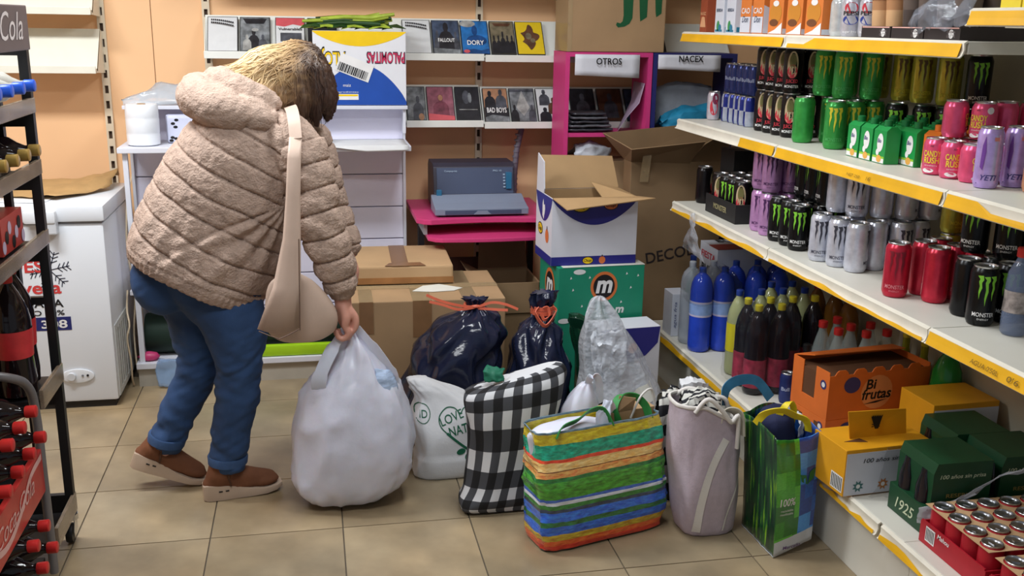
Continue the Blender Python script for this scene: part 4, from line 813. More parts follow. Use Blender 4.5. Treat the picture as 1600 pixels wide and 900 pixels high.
mb = MB(); put_text(mb, 'TOES', FZ(-1.17, .595), .05, .19, 0, .03); mb.build('lettering', m_sred, t); mb = MB(); put_text(mb, 'nevera', FZ(-1.13, .505), .052, .23, 0, .03)
mb.build('lettering', m_sred, t)
mb = MB(); put_text(mb, 'GAMADA', FZ(-1.125, .447), .032, .225, 0, .03); put_text(mb, 'EURO 20%', FZ(-1.112, .412), .022, .20, 0, .02); mb.build('lettering', K_, t)
stk = MB().box(-1.24, -.990, fy0-.0012, fy0, .347, .404).build('sticker_band', m_navy, t); mb = MB(); put_text(mb, '308', frame((-1.055, fy0-.0016, .358), (1, 0, 0), (0, 0, 1)), .034, .10, 0, .03); mb.build('lettering', W_, stk)
mb = MB()
for k in range(6):
    a = math.radians(60*k+12); d = Vector((math.cos(a), math.sin(a))); n = Vector((-d.y, d.x)); c = Vector((0, 0))
    def bar(p, q, w_=.0035):
        e = (q-p).normalized(); m_ = Vector((-e.y, e.x))*w_/2; put_poly(mb, [tuple(p-m_), tuple(q-m_), tuple(q+m_), tuple(p+m_)], FZ(-1.052, .602), 0, .0006)
    bar(c, d*.078)
    for s in (.032, .05, .066):
        for sg in (-1, 1): bar(d*s, d*(s+.014)+n*sg*.018)
mb.build('snowflake_mark', mat('print_blueblack', (40, 46, 66), .5), t)
film('kraft_sheet', 'creased brown paper sheet lying on the freezer lid', [[(-1.30, 4.42, .88), (-1.15, 4.36, .88), (-1.03, 4.33, .88), (-.92, 4.46, .88), (-.86, 4.56, .88)], [(-1.3, 4.52, .905), (-1.15, 4.50, .90), (-1.02, 4.5, .90), (-.93, 4.56, .91), (-.86, 4.62, .915)], [(-1.3, 4.60, .89), (-1.15, 4.6, .91), (-1.02, 4.62, .905), (-.93, 4.68, .92), (-.85, 4.72, .94)], [(-1.3, 4.76, .882), (-1.15, 4.76, .884), (-1.02, 4.77, .885), (-.93, 4.78, .89), (-.86, 4.785, .90)]], mat('kraft_paper', (176, 140, 92), .75, var=.12), 'paper', amp=.012, seed=21)
film('white_sheet', 'white paper sheet under the brown one on the freezer lid', [[(-1.25, 4.30, .8675), (-1.1, 4.27, .8675), (-1.06, 4.3, .8675)], [(-1.25, 4.42, .868), (-1.1, 4.40, .868), (-1.05, 4.42, .868)]], mat('paper_white', (220, 222, 224), .6), 'paper', amp=.001, seed=3)

# ---------------------------------------------------------------- white slatted stand
m_st = mat('stand_white', (214, 216, 226), .4, var=.02); m_slat = mat('stand_slat', (226, 224, 242), .42, var=.02)
t = thing('display_stand', 'white slatted display stand behind the person', 'stand', (0, 0, 0)); sx0, sx1 = -.79, .437
MB().box(sx0, sx1, 4.74, 4.90, .0, 1.21).build('core', m_st, t)
z = .125
for k in range(7):
    MB().box(sx0+.012, sx1-.012, 4.722, 4.741, z, z+.150).build('slat', m_slat, t, bevel=.002); z += .1555
MB().box(sx0, sx0+.012, 4.70, 4.742, 0, 1.21).build('side_trim', m_st, t); MB().box(sx1-.012, sx1, 4.70, 4.742, 0, 1.21).build('side_trim', m_st, t)
MB().box(sx0-.004, sx1+.004, 4.615, 4.905, 1.21, 1.226).build('top_board', m_st, t, bevel=.002)
for x in (sx0+.004, sx1-.016): MB().box(x, x+.012, 4.63, 4.722, 1.1, 1.21).build('top_bracket', m_st, t)
MB().box(sx0-.006, sx1, 4.425, 4.722, 1.043, 1.066).build('upper_shelf', m_st, t, bevel=.003)
MB().box(sx0, sx1, 4.425, 4.722, .085, .112).build('base_shelf', m_st, t, bevel=.003)
MB().box(sx0+.005, sx1, 4.44, 4.455, 0, .085).build('plinth', mat('plinth_grey', (176, 170, 158), .5), t); MB().box(sx0+.005, sx0+.02, 4.455, 4.74, 0, .085).build('plinth_end', MATS['plinth_grey'], t)
MB().box(sx0-.002, sx0+.25, 4.43, 4.722, .425, .446).build('middle_shelf', m_st, t, bevel=.003)
MB().box(sx0+.015, sx0+.037, 4.44, 4.462, .112, .425).build('leg', m_st, t)
MB().box(sx0+.01, sx0+.03, 4.45, 4.47, .446, 1.043).build('leg', m_st, t)
# things on the stand
t = thing('plastic_roll', 'big white roll of plastic standing on the white stand', 'roll', (-.70, 4.53, 1.068))
MB().lathe([(.062, 0), (.068, .004), (.068, .045), (.0665, .05), (.068, .055), (.0685, .11), (.067, .115), (.068, .12), (.067, .165), (.062, .172), (.02, .172), (.018, .166), (.018, .1)], 28, capt=True).build('wound_film', mat('roll_white', (226, 230, 236), .35, var=.04, vscale=20), t, smooth=50)
MB().lathe([(.017, .02), (.017, .174), (.013, .174), (.013, .1)], 16).build('core_tube', mat('kraft_paper', (176, 140, 92)), t, smooth=40)
film('clear_bag', 'clear plastic bag flopped along the top of the white stand', [[(-.79, 4.63, 1.232), (-.65, 4.62, 1.236), (-.5, 4.62, 1.24), (-.36, 4.63, 1.235)], [(-.79, 4.66, 1.25), (-.65, 4.66, 1.29), (-.5, 4.67, 1.30), (-.36, 4.66, 1.275)], [(-.76, 4.74, 1.26), (-.65, 4.74, 1.315), (-.5, 4.75, 1.32), (-.36, 4.74, 1.28)], [(-.76, 4.85, 1.235), (-.65, 4.86, 1.24), (-.5, 4.86, 1.24), (-.36, 4.85, 1.235)]], mat('bag_clear_blue', (198, 208, 218), .15, alpha=.45, bump=.4, bscale=20), 'plastic bag', amp=.016, seed=31)
t = thing('paper_pack', 'white printed paper pack with dark spots on the stand shelf', 'pack', (-.545, 4.62, 1.067), .2)
MB().box(-.07, .07, -.03, .04, 0, .12).build('pack_body', mat('pack_white', (206, 210, 232), .5), t, bevel=.012)
mb = MB()
for k, (a, b) in enumerate(((-.03, .1), (-.045, .085), (-.035, .07), (-.05, .025), (-.035, .02), (-.055, .012))): put_poly(mb, ell(a, b, .009, .006), FY(0, 0).copy() @ Matrix.Translation((0, 0, .0302)), 0)
mb.build('dark_marks', K_, t)
film('plastic_bag', 'grey crumpled plastic bag in front of the person\'s face', [[(-.03, 4.50, 1.082), (.02, 4.47, 1.082), (.06, 4.5, 1.082)], [(-.05, 4.49, 1.12), (.02, 4.45, 1.14), (.07, 4.50, 1.11)], [(-.05, 4.53, 1.19), (.02, 4.52, 1.20), (.05, 4.54, 1.16)], [(-.04, 4.62, 1.14), (.02, 4.64, 1.13), (.06, 4.62, 1.11)], [(-.04, 4.66, 1.082), (.02, 4.66, 1.082), (.06, 4.66, 1.082)]], mat('bag_grey', (176, 186, 200), .25, var=.2, bump=.5, bscale=30), 'plastic bag', amp=.015, seed=33)
film('paper_sheet', 'white paper sheet drooping over the stand shelf edge', [[(.02, 4.66, 1.069), (.2, 4.67, 1.069), (.425, 4.67, 1.069)], [(.0, 4.5, 1.069), (.2, 4.5, 1.069), (.42, 4.5, 1.07)], [(.05, 4.415, 1.070), (.22, 4.413, 1.070), (.424, 4.414, 1.070)], [(.07, 4.412, 1.068), (.24, 4.408, 1.045), (.424, 4.408, 1.05)]], mat('paper_white', (220, 222, 224)), 'paper', amp=.001, seed=5)
# popcorn box, printed upside down
t = thing('popcorn_box', 'white popcorn box standing upside down, yellow rim and blue foot', 'box', (.025, 4.625, 1.228)); bw, bd, bh = .412, .078, .325
MB().box(0, bw, 0, bd, 0, bh).build('carton', mat('carton_gloss', (226, 228, 234), .35, var=.02), t, bevel=.003)
cw = bw/2
part_print(t, 'yellow_arc', [mat('print_egg', (240, 200, 18), .4)], lambda mb: put_poly(mb, [(-cw, bh-.001)]+[(-cw+bw*k/20, bh-.004-.062*math.sin(math.pi*k/20)**.8) for k in range(21)]+[(cw, bh-.001)], FY(cw, 0)))
part_print(t, 'blue_arc', [mat('print_royal', (34, 78, 168), .4)], lambda mb: put_poly(mb, [(-cw, .001)]+[(-cw+bw*k/24, .015+.165*math.sin(math.pi*k/24)**.8) for k in range(25)]+[(cw, .001)], FY(cw, 0)))
FYr = lambda x, z: frame((x, -.0008, z), (-1, 0, 0), (0, 0, -1))
part_print(t, 'red_lettering', [mat('print_plumk', (60, 36, 60), .5), mat('print_crimson', (206, 52, 92), .4)], lambda mb: (put_text(mb, 'PALOMITAS', FYr(bw*.78, bh*.72), .050, bw*.42, 0, .05), put_text(mb, 'PALOMITAS', FYr(bw*.78, bh*.71), .044, bw*.40, 1, .02, dz=.0016)))
part_print(t, 'yellow_lettering', [K_, mat('print_egg', (240, 200, 18))], lambda mb: (put_text(mb, 'ALOJO', FYr(bw*.17, bh*.72), .062, bw*.36, 0, .05), put_text(mb, 'ALOJO', FYr(bw*.17, bh*.71), .054, bw*.34, 1, .02, dz=.0016)))
part_print(t, 'small_print', [W_, mat('print_egg', (240, 200, 18))], lambda mb: (put_poly(mb, rect(-.115, -.01, .024, .050), FY(cw, 0), 0, .0014), put_poly(mb, rect(-.112, -.013, .040, .048), FY(cw, 0), 1, .002), put_text(mb, 'ingredientes', FY(cw-.06, .056), .006, .1, 0, dz=.0014), put_text(mb, 'maiz', FY(cw-.06, .082), .014, .034, 0, dz=.0014)))
def stick(mb):
    T = frame((.185, -.003, .175), (.93, 0, -.36), (.36, 0, .93)); put_poly(mb, rect(-.078, .078, -.05, .03), T, 0, 0)
    random.seed(3); x = -.07
    while x < .066: w_ = random.choice((.002, .003, .006)); put_poly(mb, rect(x, x+w_, -.045, -.008), T, 1, .0008); x += w_+random.choice((.002, .003))
part_print(t, 'barcode_sticker', [W_, K_], stick)
# green bundle on the popcorn box
m_v1 = mat('stalk_dark', (36, 66, 30), .35, var=.3, vscale=20); m_v2 = mat('stalk_lime', (156, 176, 60), .35, var=.25, vscale=20)
t = thing('green_bundle', 'bundle of dark and lime green stalks on the popcorn box', 'stalks', (.22, 4.668, 1.556)); random.seed(11)
for k in range(16):
    y = random.uniform(-.03, .03); z = .012+.012*(k % 4); a = random.uniform(-.12, .12); L0 = random.uniform(-.24, -.12); L1 = random.uniform(.1, .19)
    MB().tube([(L0, y, z), (L0*.4, y+a*.05, z+.008), (L1*.4, y+a*.1, z+.006), (L1, y+a*.2, z+.003+.02*(k % 3 == 0))], [.007, .010, .012, .008], 7).build('stalk', m_v1 if k % 3 else m_v2, t, smooth=60)
for k in range(7):
    x = -.2+.06*k; y = -.036+random.uniform(-.01, .01)
    MB().add([(x-.05, y, .004), (x, y-.012, .016), (x+.06, y, .010), (x+.02, y+.02, .03), (x-.03, y+.02, .022)], [(0, 1, 4), (1, 3, 4), (1, 2, 3)]).build('leaf', m_v2 if k % 2 else m_v1, t, solid=.002)
# clutter at the foot of the stand
t = thing('rolled_mat', 'dark green rolled mat lying on the base of the stand', 'mat', (-.32, 4.585, .114))
MB().lathe([(.088, -.44), (.092, -.43), (.092, .43), (.088, .44), (.05, .442), (.045, .43)], 24, Matrix.Translation((0, 0, .092)) @ Matrix.Rotation(math.pi/2, 4, 'Y')).build('outer_roll', mat('mat_green', (22, 44, 34), .7, var=.2), t, smooth=40)
t = thing('lime_tube', 'lime green flat tube lying along the stand base', 'tube', (-.22, 4.455, .113))
MB().box(-.36, .42, -.02, .02, 0, .052).build('sleeve', mat('lime_plastic', (160, 205, 36), .2, var=.06), t, bevel=.012, smooth=40); MB().box(-.362, -.30, -.021, .021, -.0, .053).build('end_cap', mat('clear_film_dense', (222, 226, 236)), t, bevel=.01)
t = thing('pink_pouch', 'small magenta pouch at the stand corner', 'pouch', (-.745, 4.40, .0)); t.location = (-.74, 4.47, .116)
MB().lathe([(.0, 0), (.03, .002), (.036, .014), (.028, .03), (.006, .038), (0, .038)], 12, Matrix.Diagonal((1.3, .8, 1, 1))).build('pouch_body', mat('magenta', (190, 60, 110), .4), t, smooth=60); MB().box(-.05, -.036, -.004, .004, .012, .018).build('pull_tag', mat('magenta_dk', (120, 30, 70), .4), t)
film('plastic_pouch', 'clear blue tinted pouch hanging off the stand base', [[(-.70, 4.46, .118), (-.62, 4.46, .118), (-.56, 4.46, .118)], [(-.70, 4.42, .119), (-.62, 4.42, .119), (-.56, 4.42, .119)], [(-.71, 4.418, .08), (-.63, 4.416, .075), (-.57, 4.416, .08)], [(-.70, 4.40, .012), (-.66, 4.395, .008), (-.6, 4.40, .03)]], mat('pouch_blue', (150, 180, 216), .15, alpha=.5), 'plastic bag', amp=.004, seed=8)
# cables between freezer and stand
m_cord = mat('cord_cream', (214, 196, 168), .5)
def cord(pts, label, r=.004):
    P_ = [Vector(p) for p in pts]; out = []
    for i in range(len(P_)-1):
        p0, p1, p2, p3 = P_[max(i-1, 0)], P_[i], P_[i+1], P_[min(i+2, len(P_)-1)]
        for k in range(6):
            u = k/6; out.append(.5*((2*p1)+(-p0+p2)*u+(2*p0-5*p1+4*p2-p3)*u*u+(-p0+3*p1-3*p2+p3)*u**3))
    out.append(P_[-1]); return tag(MB().tube(out, r, 6).build('power_cord', m_cord, smooth=60), label, 'cord', 'cords by the freezer')
cord([(-.805, 4.915, 1.02), (-.812, 4.86, .9), (-.803, 4.62, .82), (-.815, 4.58, .6), (-.80, 4.6, .4), (-.81, 4.55, .22), (-.803, 4.52, .06), (-.805, 4.6, .006)], 'cream cord dropping from the wall behind the freezer')
cord([(-.808, 4.47, .44), (-.812, 4.44, .36), (-.80, 4.40, .30), (-.812, 4.39, .24), (-.806, 4.40, .14), (-.81, 4.42, .05), (-.81, 4.45, .006)], 'looped cream cord beside the freezer vent')

# ---------------------------------------------------------------- cardboard boxes
m_kr = mat('cardboard', (162, 132, 98), .72, var=.08, vscale=6, bump=.03, bscale=60); m_kr2 = mat('cardboard_light', (180, 148, 110), .72, var=.07, vscale=6); m_kr3 = mat('cardboard_dull', (136, 110, 80), .75, var=.08, vscale=6); m_tape = mat('brown_tape', (140, 104, 72), .25, var=.08, vscale=20, alpha=.85); m_tapec = mat('clear_tape', (190, 166, 128), .18, alpha=.5)
t = thing('shipping_box', 'large taped cardboard box behind the black bags', 'box', (.135, 3.80, 0), math.radians(-1)); bx, by, bz = .612, .47, .532
MB().box(0, bx, 0, by, 0, bz).build('carton', m_kr, t, bevel=.004)
for x0, x1, zl in ((.03, .085, .13), (.24, .315, .15)): MB().box(x0, x1, -.0012, .0005, bz-zl, bz).build('tape', m_tape, t); MB().box(x0, x1, 0, by, bz, bz+.001).build('tape', m_tapec, t)
MB().box(.0, bx, by*.47-.03, by*.47+.03, bz+.0006, bz+.0016).build('tape', m_tapec, t); MB().box(.44, .5, 0, by, bz, bz+.001).build('tape', m_tapec, t); MB().box(bx-.0005, bx+.0012, .2, .27, .2, bz).build('tape', m_tape, t)
MB().prism([(.16, .30), (.31, .31), (.32, .37), (.15, .35)], bz+.0018, bz+.0026).build('paper_label', mat('label_paper', (214, 214, 206), .6), t)
MB().prism([(.25, .14), (.30, .22), (.37, .24), (.46, .17), (.42, .13), (.33, .12)], bz+.0018, bz+.003).build('paper_label', MATS['label_paper'], t)
t = thing('flat_box', 'flat taped cardboard box on top of the large one', 'box', (.165, 4.05, bz+.004), math.radians(-2)); fx, fy, fz = .405, .40, .078
MB().box(0, fx, 0, fy, 0, fz).build('carton', m_kr2, t, bevel=.008)
MB().box(.15, .22, -.001, fy, fz, fz+.001).build('tape', m_tape, t); MB().box(-.001, fx+.001, -.0015, .03, .004, .03).build('torn_edge', mat('card_torn', (150, 104, 60), .8, var=.2), t)
MB().prism([(.12, 0), (.29, 0), (.27, .06), (.14, .055)], fz+.0011, fz+.002).build('tape', m_tape, t)
def open_box(name, label, loc, rz, sx, sy, h, m, flaps, inner=None, th=.005):
    """open carton: five walls and leaning flaps; flaps = [(side, length, angle from upright in degrees)]"""
    t = thing(name, label, 'box', loc, rz)
    MB().box(0, sx, 0, sy, 0, th).build('bottom', m, t); MB().box(0, sx, 0, th, th, h).build('front_wall', m, t); MB().box(0, sx, sy-th, sy, th, h).build('back_wall', m, t)
    MB().box(0, th, th, sy-th, th, h).build('side_wall', m, t); MB().box(sx-th, sx, th, sy-th, th, h).build('side_wall', m, t)
    for sd, L, a in flaps:
        a = math.radians(a); ca, sa = math.cos(a)*L, math.sin(a)*L
        q = {'front': [(0, 0, h), (sx, 0, h), (sx-.01, -sa, h+ca), (.01, -sa, h+ca)], 'back': [(sx, sy, h), (0, sy, h), (.01, sy+sa, h+ca), (sx-.01, sy+sa, h+ca)], 'left': [(0, sy, h), (0, 0, h), (-sa, .01, h+ca), (-sa, sy-.01, h+ca)], 'right': [(sx, 0, h), (sx, sy, h), (sx+sa, sy-.01, h+ca), (sx+sa, .01, h+ca)]}[sd]
        MB().add(q, [(0, 1, 2, 3)]).build('flap', inner or m, t, solid=.004)
    return t
open_box('open_box', 'plain open cardboard box between large box and green box', (.76, 4.29, 0), 0, .24, .26, .46, m_kr3, [('front', .14, 178), ('left', .1, 60), ('back', .15, 12), ('right', .08, 150)])
# green box with round letter marks
m_gm = mat('card_emerald', (28, 138, 108), .42, var=.05); m_om = mat('mark_orange', (214, 116, 60), .45)
t = thing('snack_box', 'emerald green snack box with round orange letter marks', 'box', (.965, 3.80, .0), math.radians(3)); gx, gy, gz = .372, .27, .645
MB().box(0, gx, 0, gy, 0, gz).build('carton', m_gm, t, bevel=.003)
def m_mark(mb, T, r):
    put_poly(mb, ell(0, 0, r, r*1.08, 28), T, 0, .0006); put_poly(mb, ell(0, 0, r*.8, r*.86, 28), T, 1, .0012); put_text(mb, 'm', T @ Matrix.Translation((0, -r*.42, 0)), r*1.25, r*1.25, 2, .05, .2, dz=.002)
for nm, T, r in (('round_mark', frame((gx*.53, -.0004, gz-.085), (1, 0, 0), (0, 0, 1)), .058), ('round_mark', frame((-.0004, gy*.42, gz-.1), (0, -1, 0), (0, 0, 1)), .07)):
    mb = MB(); m_mark(mb, T, r); mb.build(nm, [m_om, K_, W_], t)
mb = MB(); T = frame((gx*.72, -.0004, gz-.20), (1, 0, 0), (0, 0, 1)); put_text(mb, 'm', T, .034, .04, 0, .05, .2); mb.build('lettering', W_, t)
for x, z in ((.06, .10), (.10, .17), (.17, .14), (.27, .16), (.31, .10), (.34, .05), (.05, .05), (.13, .05), (.29, .04)):
    mb = MB(); put_poly(mb, [(0, 0), (.009, .003), (.004, .012)], frame((x, -.0004, gz-z), (1, 0, 0), (0, 0, 1))); mb.build('printed_fleck', W_, t)
for x, z in ((.09, .02), (.03, .225)):
    mb = MB(); put_poly(mb, ell(0, 0, .026, .011), frame((x, -.0004, gz-z), (1, 0, 0), (0, 0, 1))); mb.build('printed_oval', W_, t)
MB().box(.02, gx+.0005, -.0008, gy*.3, gz, gz+.0015).build('tape', mat('label_paper', (214, 214, 206)), t)
# open white and blue box
m_wb = mat('card_white', (214, 216, 226), .42, var=.02); m_ib = mat('card_indigo', (38, 40, 128), .42, var=.05); m_in = mat('card_brown_in', (170, 138, 98), .7, var=.05)
t = thing('sweets_box', 'open white and indigo sweets box on the green one', 'box', (.940, 3.83, .6475), math.radians(2)); cx_, cy_, ch = .362, .25, .275
for nm, b, mi in (('front_wall', (0, cx_, 0, .005, 0, ch), 0), ('back_wall', (0, cx_, cy_-.005, cy_, 0, ch), 0), ('side_wall', (0, .005, .005, cy_-.005, 0, ch), 0), ('side_wall', (cx_-.005, cx_, .005, cy_-.005, 0, ch), 0), ('bottom', (.005, cx_-.005, .005, cy_-.005, 0, .005), 0)):
    MB().box(*b).build(nm, m_wb, t)
for nm, b in (('lining', (.0055, cx_-.0055, .0052, .0062, .005, ch)), ('lining', (.0055, cx_-.0055, cy_-.0062, cy_-.0052, .005, ch)), ('lining', (.0052, .0062, .0062, cy_-.0062, .005, ch)), ('lining', (cx_-.0062, cx_-.0052, .0062, cy_-.0062, .005, ch)), ('lining', (.0062, cx_-.0062, .0062, cy_-.0062, .0052, .006))): MB().box(*b).build(nm, m_in, t)
MB().add([(0, 0, ch), (cx_, 0, ch), (cx_+.045, -.075, ch+.004), (.04, -.075, ch-.035)], [(0, 1, 2, 3)]).build('front_flap', m_in, t, solid=.004)
MB().add([(0, cy_, ch), (cx_, cy_, ch), (cx_-.01, cy_+.07, ch+.125), (.02, cy_+.07, ch+.135)], [(3, 2, 1, 0)]).build('back_flap', m_in, t, solid=.004)
MB().add([(cx_, 0, ch), (cx_, cy_, ch), (cx_-.13, cy_-.02, ch+.03), (cx_-.12, .04, ch-.03)], [(0, 1, 2, 3)]).build('side_flap', m_in, t, solid=.004)
MB().add([(0, .14, ch), (0, cy_, ch), (0, cy_-.01, ch+.155), (0, .145, ch+.13), (0, .13, ch+.02)], [(4, 3, 2, 1, 0)]).build('side_flap', m_wb, t, solid=.004)
part_print(t, 'indigo_arc', [m_ib], lambda mb: put_poly(mb, [(-cx_*.5, ch)]+[(-cx_*.5+cx_*k/20, ch-.005-.105*math.sin(math.pi*k/20)**.8) for k in range(21)]+[(cx_*.5, ch)], FY(cx_/2, 0)))
part_print(t, 'indigo_arc', [m_ib], lambda mb: put_poly(mb, [(-cy_*.5, ch)]+[(-cy_*.5+cy_*k/16, ch-.005-.105*math.sin(math.pi*k/16)**.7) for k in range(17)]+[(cy_*.5, ch)], FX(cy_/2, 0)))
part_print(t, 'indigo_band', [m_ib], lambda mb: put_poly(mb, rect(0, cx_, .0, .036), FY(0, 0))); part_print(t, 'indigo_band', [m_ib], lambda mb: put_poly(mb, rect(-cy_, 0, .0, .036), FX(0, 0)))
def oval_logo(T, r, nm='oval_logo', txt='Chupi', y=None):
    mb = MB(); put_poly(mb, ell(0, 0, r*1.2, r*.8), T, 0); put_poly(mb, ell(0, 0, r*1.05, r*.66), T, 1, .001); put_text(mb, txt, T @ Matrix.Translation((0, -r*.25, 0)), r*.6, r*1.7, 0, .02, .2, dz=.0016); mb.build(nm, [K_, y or mat('print_egg', (240, 200, 18))], t)
oval_logo(frame((-.0004, cy_*.70, .125), (0, -1, 0), (0, 0, 1)), .032); oval_logo(frame((cx_*.43, -.0004, .018), (1, 0, 0), (0, 0, 1)), .02); oval_logo(frame((cx_*.33, -.001, ch-.03), (1, 0, 0), (0, 0, 1)), .035); oval_logo(frame((cx_*.68, -.001, ch-.03), (1, 0, 0), (0, 0, 1)), .026, y=m_om)
for x, z, r, T0 in ((cy_*.28, .11, .026, 1), (cx_*.6, .018, .014, 0)):
    T = frame((-.0004, x, z), (0, -1, 0), (0, 0, 1)) if T0 else frame((x, -.0004, z), (1, 0, 0), (0, 0, 1)); mb = MB(); put_poly(mb, ell(0, 0, r, r*1.1), T, 0); put_poly(mb, ell(0, r*1.25, r*.2, r*.35), T, 1); mb.build('fruit_mark', [m_om, K_], t)
part_print(t, 'map_mark', [W_], lambda mb: put_poly(mb, [(-.02, -.03), (.0, -.045), (.012, -.02), (.02, .0), (.015, .02), (.0, .015), (-.008, .04), (-.02, .02)], FX(cy_*.5, ch-.06), 0, .001))
# second sweets box, low between green box and shelving
t = thing('sweets_box', 'indigo and white sweets box low behind the bubble wrap', 'box', (1.10, 3.63, 0), math.radians(5))
MB().box(0, .26, 0, .14, 0, .43).build('carton', m_wb, t, bevel=.003)
part_print(t, 'indigo_arc', [m_ib], lambda mb: put_poly(mb, [(0, .428), (.258, .428), (.25, .36), (.2, .31), (.12, .28), (0, .27)], FY(0, 0))); part_print(t, 'fruit_mark', [m_om], lambda mb: put_poly(mb, ell(.14, .345, .02, .022), FY(0, 0), 0, .001))
# tall leaning carton
t = thing('tall_carton', 'tall opened carton with dark lettering beside the shelving', 'box', (1.40, 4.315, 0), 0); dx, dz = .47, 1.0
MB().box(0.02, dx, 0, .11, 0, dz).build('carton', m_kr3, t, bevel=.004)
T = frame((.24, -.0005, .545), (.985, 0, .17), (-.17, 0, .985)); mb = MB(); put_text(mb, 'DECOD', T, .052, .25, 0, .02); mb.build('lettering', mat('print_dkbrown', (44, 34, 34), .6), t)
for q in ([(.02, 0, dz), (.30, 0, dz-.01), (.33, -.10, dz+.10), (-.02, -.12, dz+.07)], [(.30, .0, dz), (dx, 0, dz), (dx+.02, -.06, dz+.17), (.33, -.10, dz+.09)], [(.02, .11, dz), (dx, .11, dz), (dx, .11, dz+.17), (-.09, .10, dz+.12)], [(.02, .11, dz), (.02, 0, dz), (-.02, -.12, dz+.07), (-.09, .10, dz+.12)]):
    MB().add(q, [(0, 1, 2, 3)]).build('flap', m_kr3, t, solid=.004)
MB().add([(.06, -.012, dz-.09), (.10, -.014, dz-.09), (.10, -.05, dz+.06), (.06, -.05, dz+.06)], [(0, 1, 2, 3)]).build('tape', m_tapec, t, solid=.001)

# ---------------------------------------------------------------- pink desk with printer
m_pk = mat('pink_board', (204, 62, 120), .42, var=.03); m_post = mat('dark_steel', (44, 42, 46), .4)
t = thing('computer_desk', 'pink computer desk with pull-out tray by the wall', 'desk', (.72, 4.62, 0)); o_ = lambda x, y: (x-.72, y-4.62)
def front(y, x0, x1, yb, bow): return [o_(x1, yb), o_(x0, yb)]+[o_(x0, y+.05), o_(x0+.03, y+.012)]+[o_(x0+.06+(x1-x0-.12)*k/8, y+bow*math.sin(math.pi*k/8)) for k in range(9)]+[o_(x1-.03, y+.012), o_(x1, y+.05)]
MB().prism(front(4.355, .455, 1.08, 4.90, .03), .722, .745).build('desktop', m_pk, t, bevel=.003)
MB().prism(front(4.30, .50, 1.05, 4.62, -.012), .652, .670).build('keyboard_tray', m_pk, t, bevel=.003)
for x in (.50, 1.03): MB().box(*(lambda a: (a-.016, a+.016, 4.42-4.62, 4.86-4.62))(x-.72), 0, .03).build('foot', m_post, t); MB().box(*(lambda a: (a-.014, a+.014, 4.62-4.62, 4.66-4.62))(x-.72), .03, .722).build('post', m_post, t)
for x in (.495, 1.045): MB().box(x-.72-.008, x-.72+.008, 4.40-4.62, 4.62-4.62, .670, .722).build('tray_rail', mat('rail_grey', (150, 150, 156), .35), t)
MB().box(.50-.72, 1.03-.72, .03, .045, .3, .5).build('modesty_panel', mat('desk_brown', (74, 44, 40), .6), t)
m_pr = mat('printer_slate', (72, 82, 108), .4, var=.03); m_pr2 = mat('printer_grey', (128, 138, 158), .4, var=.03); m_pr3 = mat('printer_dark', (54, 52, 66), .45)
t = thing('dot_matrix_printer', 'slate blue dot matrix printer on the pink desk', 'printer', (.755, 4.52, .746))
def wedge(pts, x0, x1, nm, m, par=t, bv=.004): return MB().prism(pts, x0, x1, Matrix(((0, 0, 1, 0), (1, 0, 0, 0), (0, 1, 0, 0), (0, 0, 0, 1)))).build(nm, m, par, bevel=bv)
wedge([(.0, .008), (.30, .008), (.30, .19), (.27, .215), (.12, .215), (.085, .20), (.055, .08), (.0, .06)], -.20, .185, 'housing', m_pr3)
wedge([(.050, .078), (.053, .076), (.083, .196), (.078, .196)], -.185, .175, 'front_cover', m_pr, bv=0)
wedge([(-.115, .008), (.05, .008), (.05, .078), (-.04, .052), (-.115, .038)], -.215, .215, 'paper_tray', m_pr2)
wedge([(-.117, .012), (-.113, .012), (-.113, .03), (-.117, .03)], -.17, .18, 'tray_grip', m_pr, bv=0)
MB().prism([(-.04, .012), (.04, .012), (.022, .028), (-.022, .028)], 0, .004, frame((0, -.118, 0), (1, 0, 0), (0, 0, 1))).build('tray_latch', m_pr2, t)
MB().box(.14, .165, .045, .075, .1, .175).build('button_panel', mat('printer_teal', (48, 112, 150), .4), t)
for k in range(5): MB().box(.128, .137, .048+.005*k, .058+.005*k, .105+.014*k, .111+.014*k).build('button', mat('led_pale', (170, 190, 210), .4), t)
MB().box(-.19, -.165, .035, .055, .07, .10).build('knob', mat('printer_teal', (48, 112, 150)), t, bevel=.004)
part_print(t, 'lettering', [mat('led_pale', (170, 190, 210))], lambda mb: (put_text(mb, 'Compuprint', frame((-.12, .0715, .178), (1, 0, 0), (0, .24, .97)), .008, .06, 0, .01, dz=.004)))
part_print(t, 'lettering', [mat('led_pale', (170, 190, 210))], lambda mb: (put_text(mb, 'PR2 10', frame((.10, .0715, .178), (1, 0, 0), (0, .24, .97)), .008, .04, 0, .01, dz=.004)))
for x in (-.18, .18): MB().box(x-.015, x+.015, -.1, .28, 0, .008).build('rubber_foot', K_, t)
t = thing('cable_conduit', 'grey ribbed conduit rising beside the printer', 'conduit', (1.0, 4.80, .746)); pth = [(-.02, 0, 0), (-.02, 0, .12), (-.01, .0, .25), (.015, .005, .36), (.02, .01, .41)]
MB().tube(pth, .014, 8).build('tube_wall', mat('conduit_grey', (112, 106, 118), .5), t, smooth=50)
for k in range(14): MB().lathe([(.0165, -.004), (.0165, .004)], 10, Matrix.Translation((-.02+.003*max(0, k-5), .0, .03+.027*k))).build('rib', MATS['conduit_grey'], t, smooth=40)

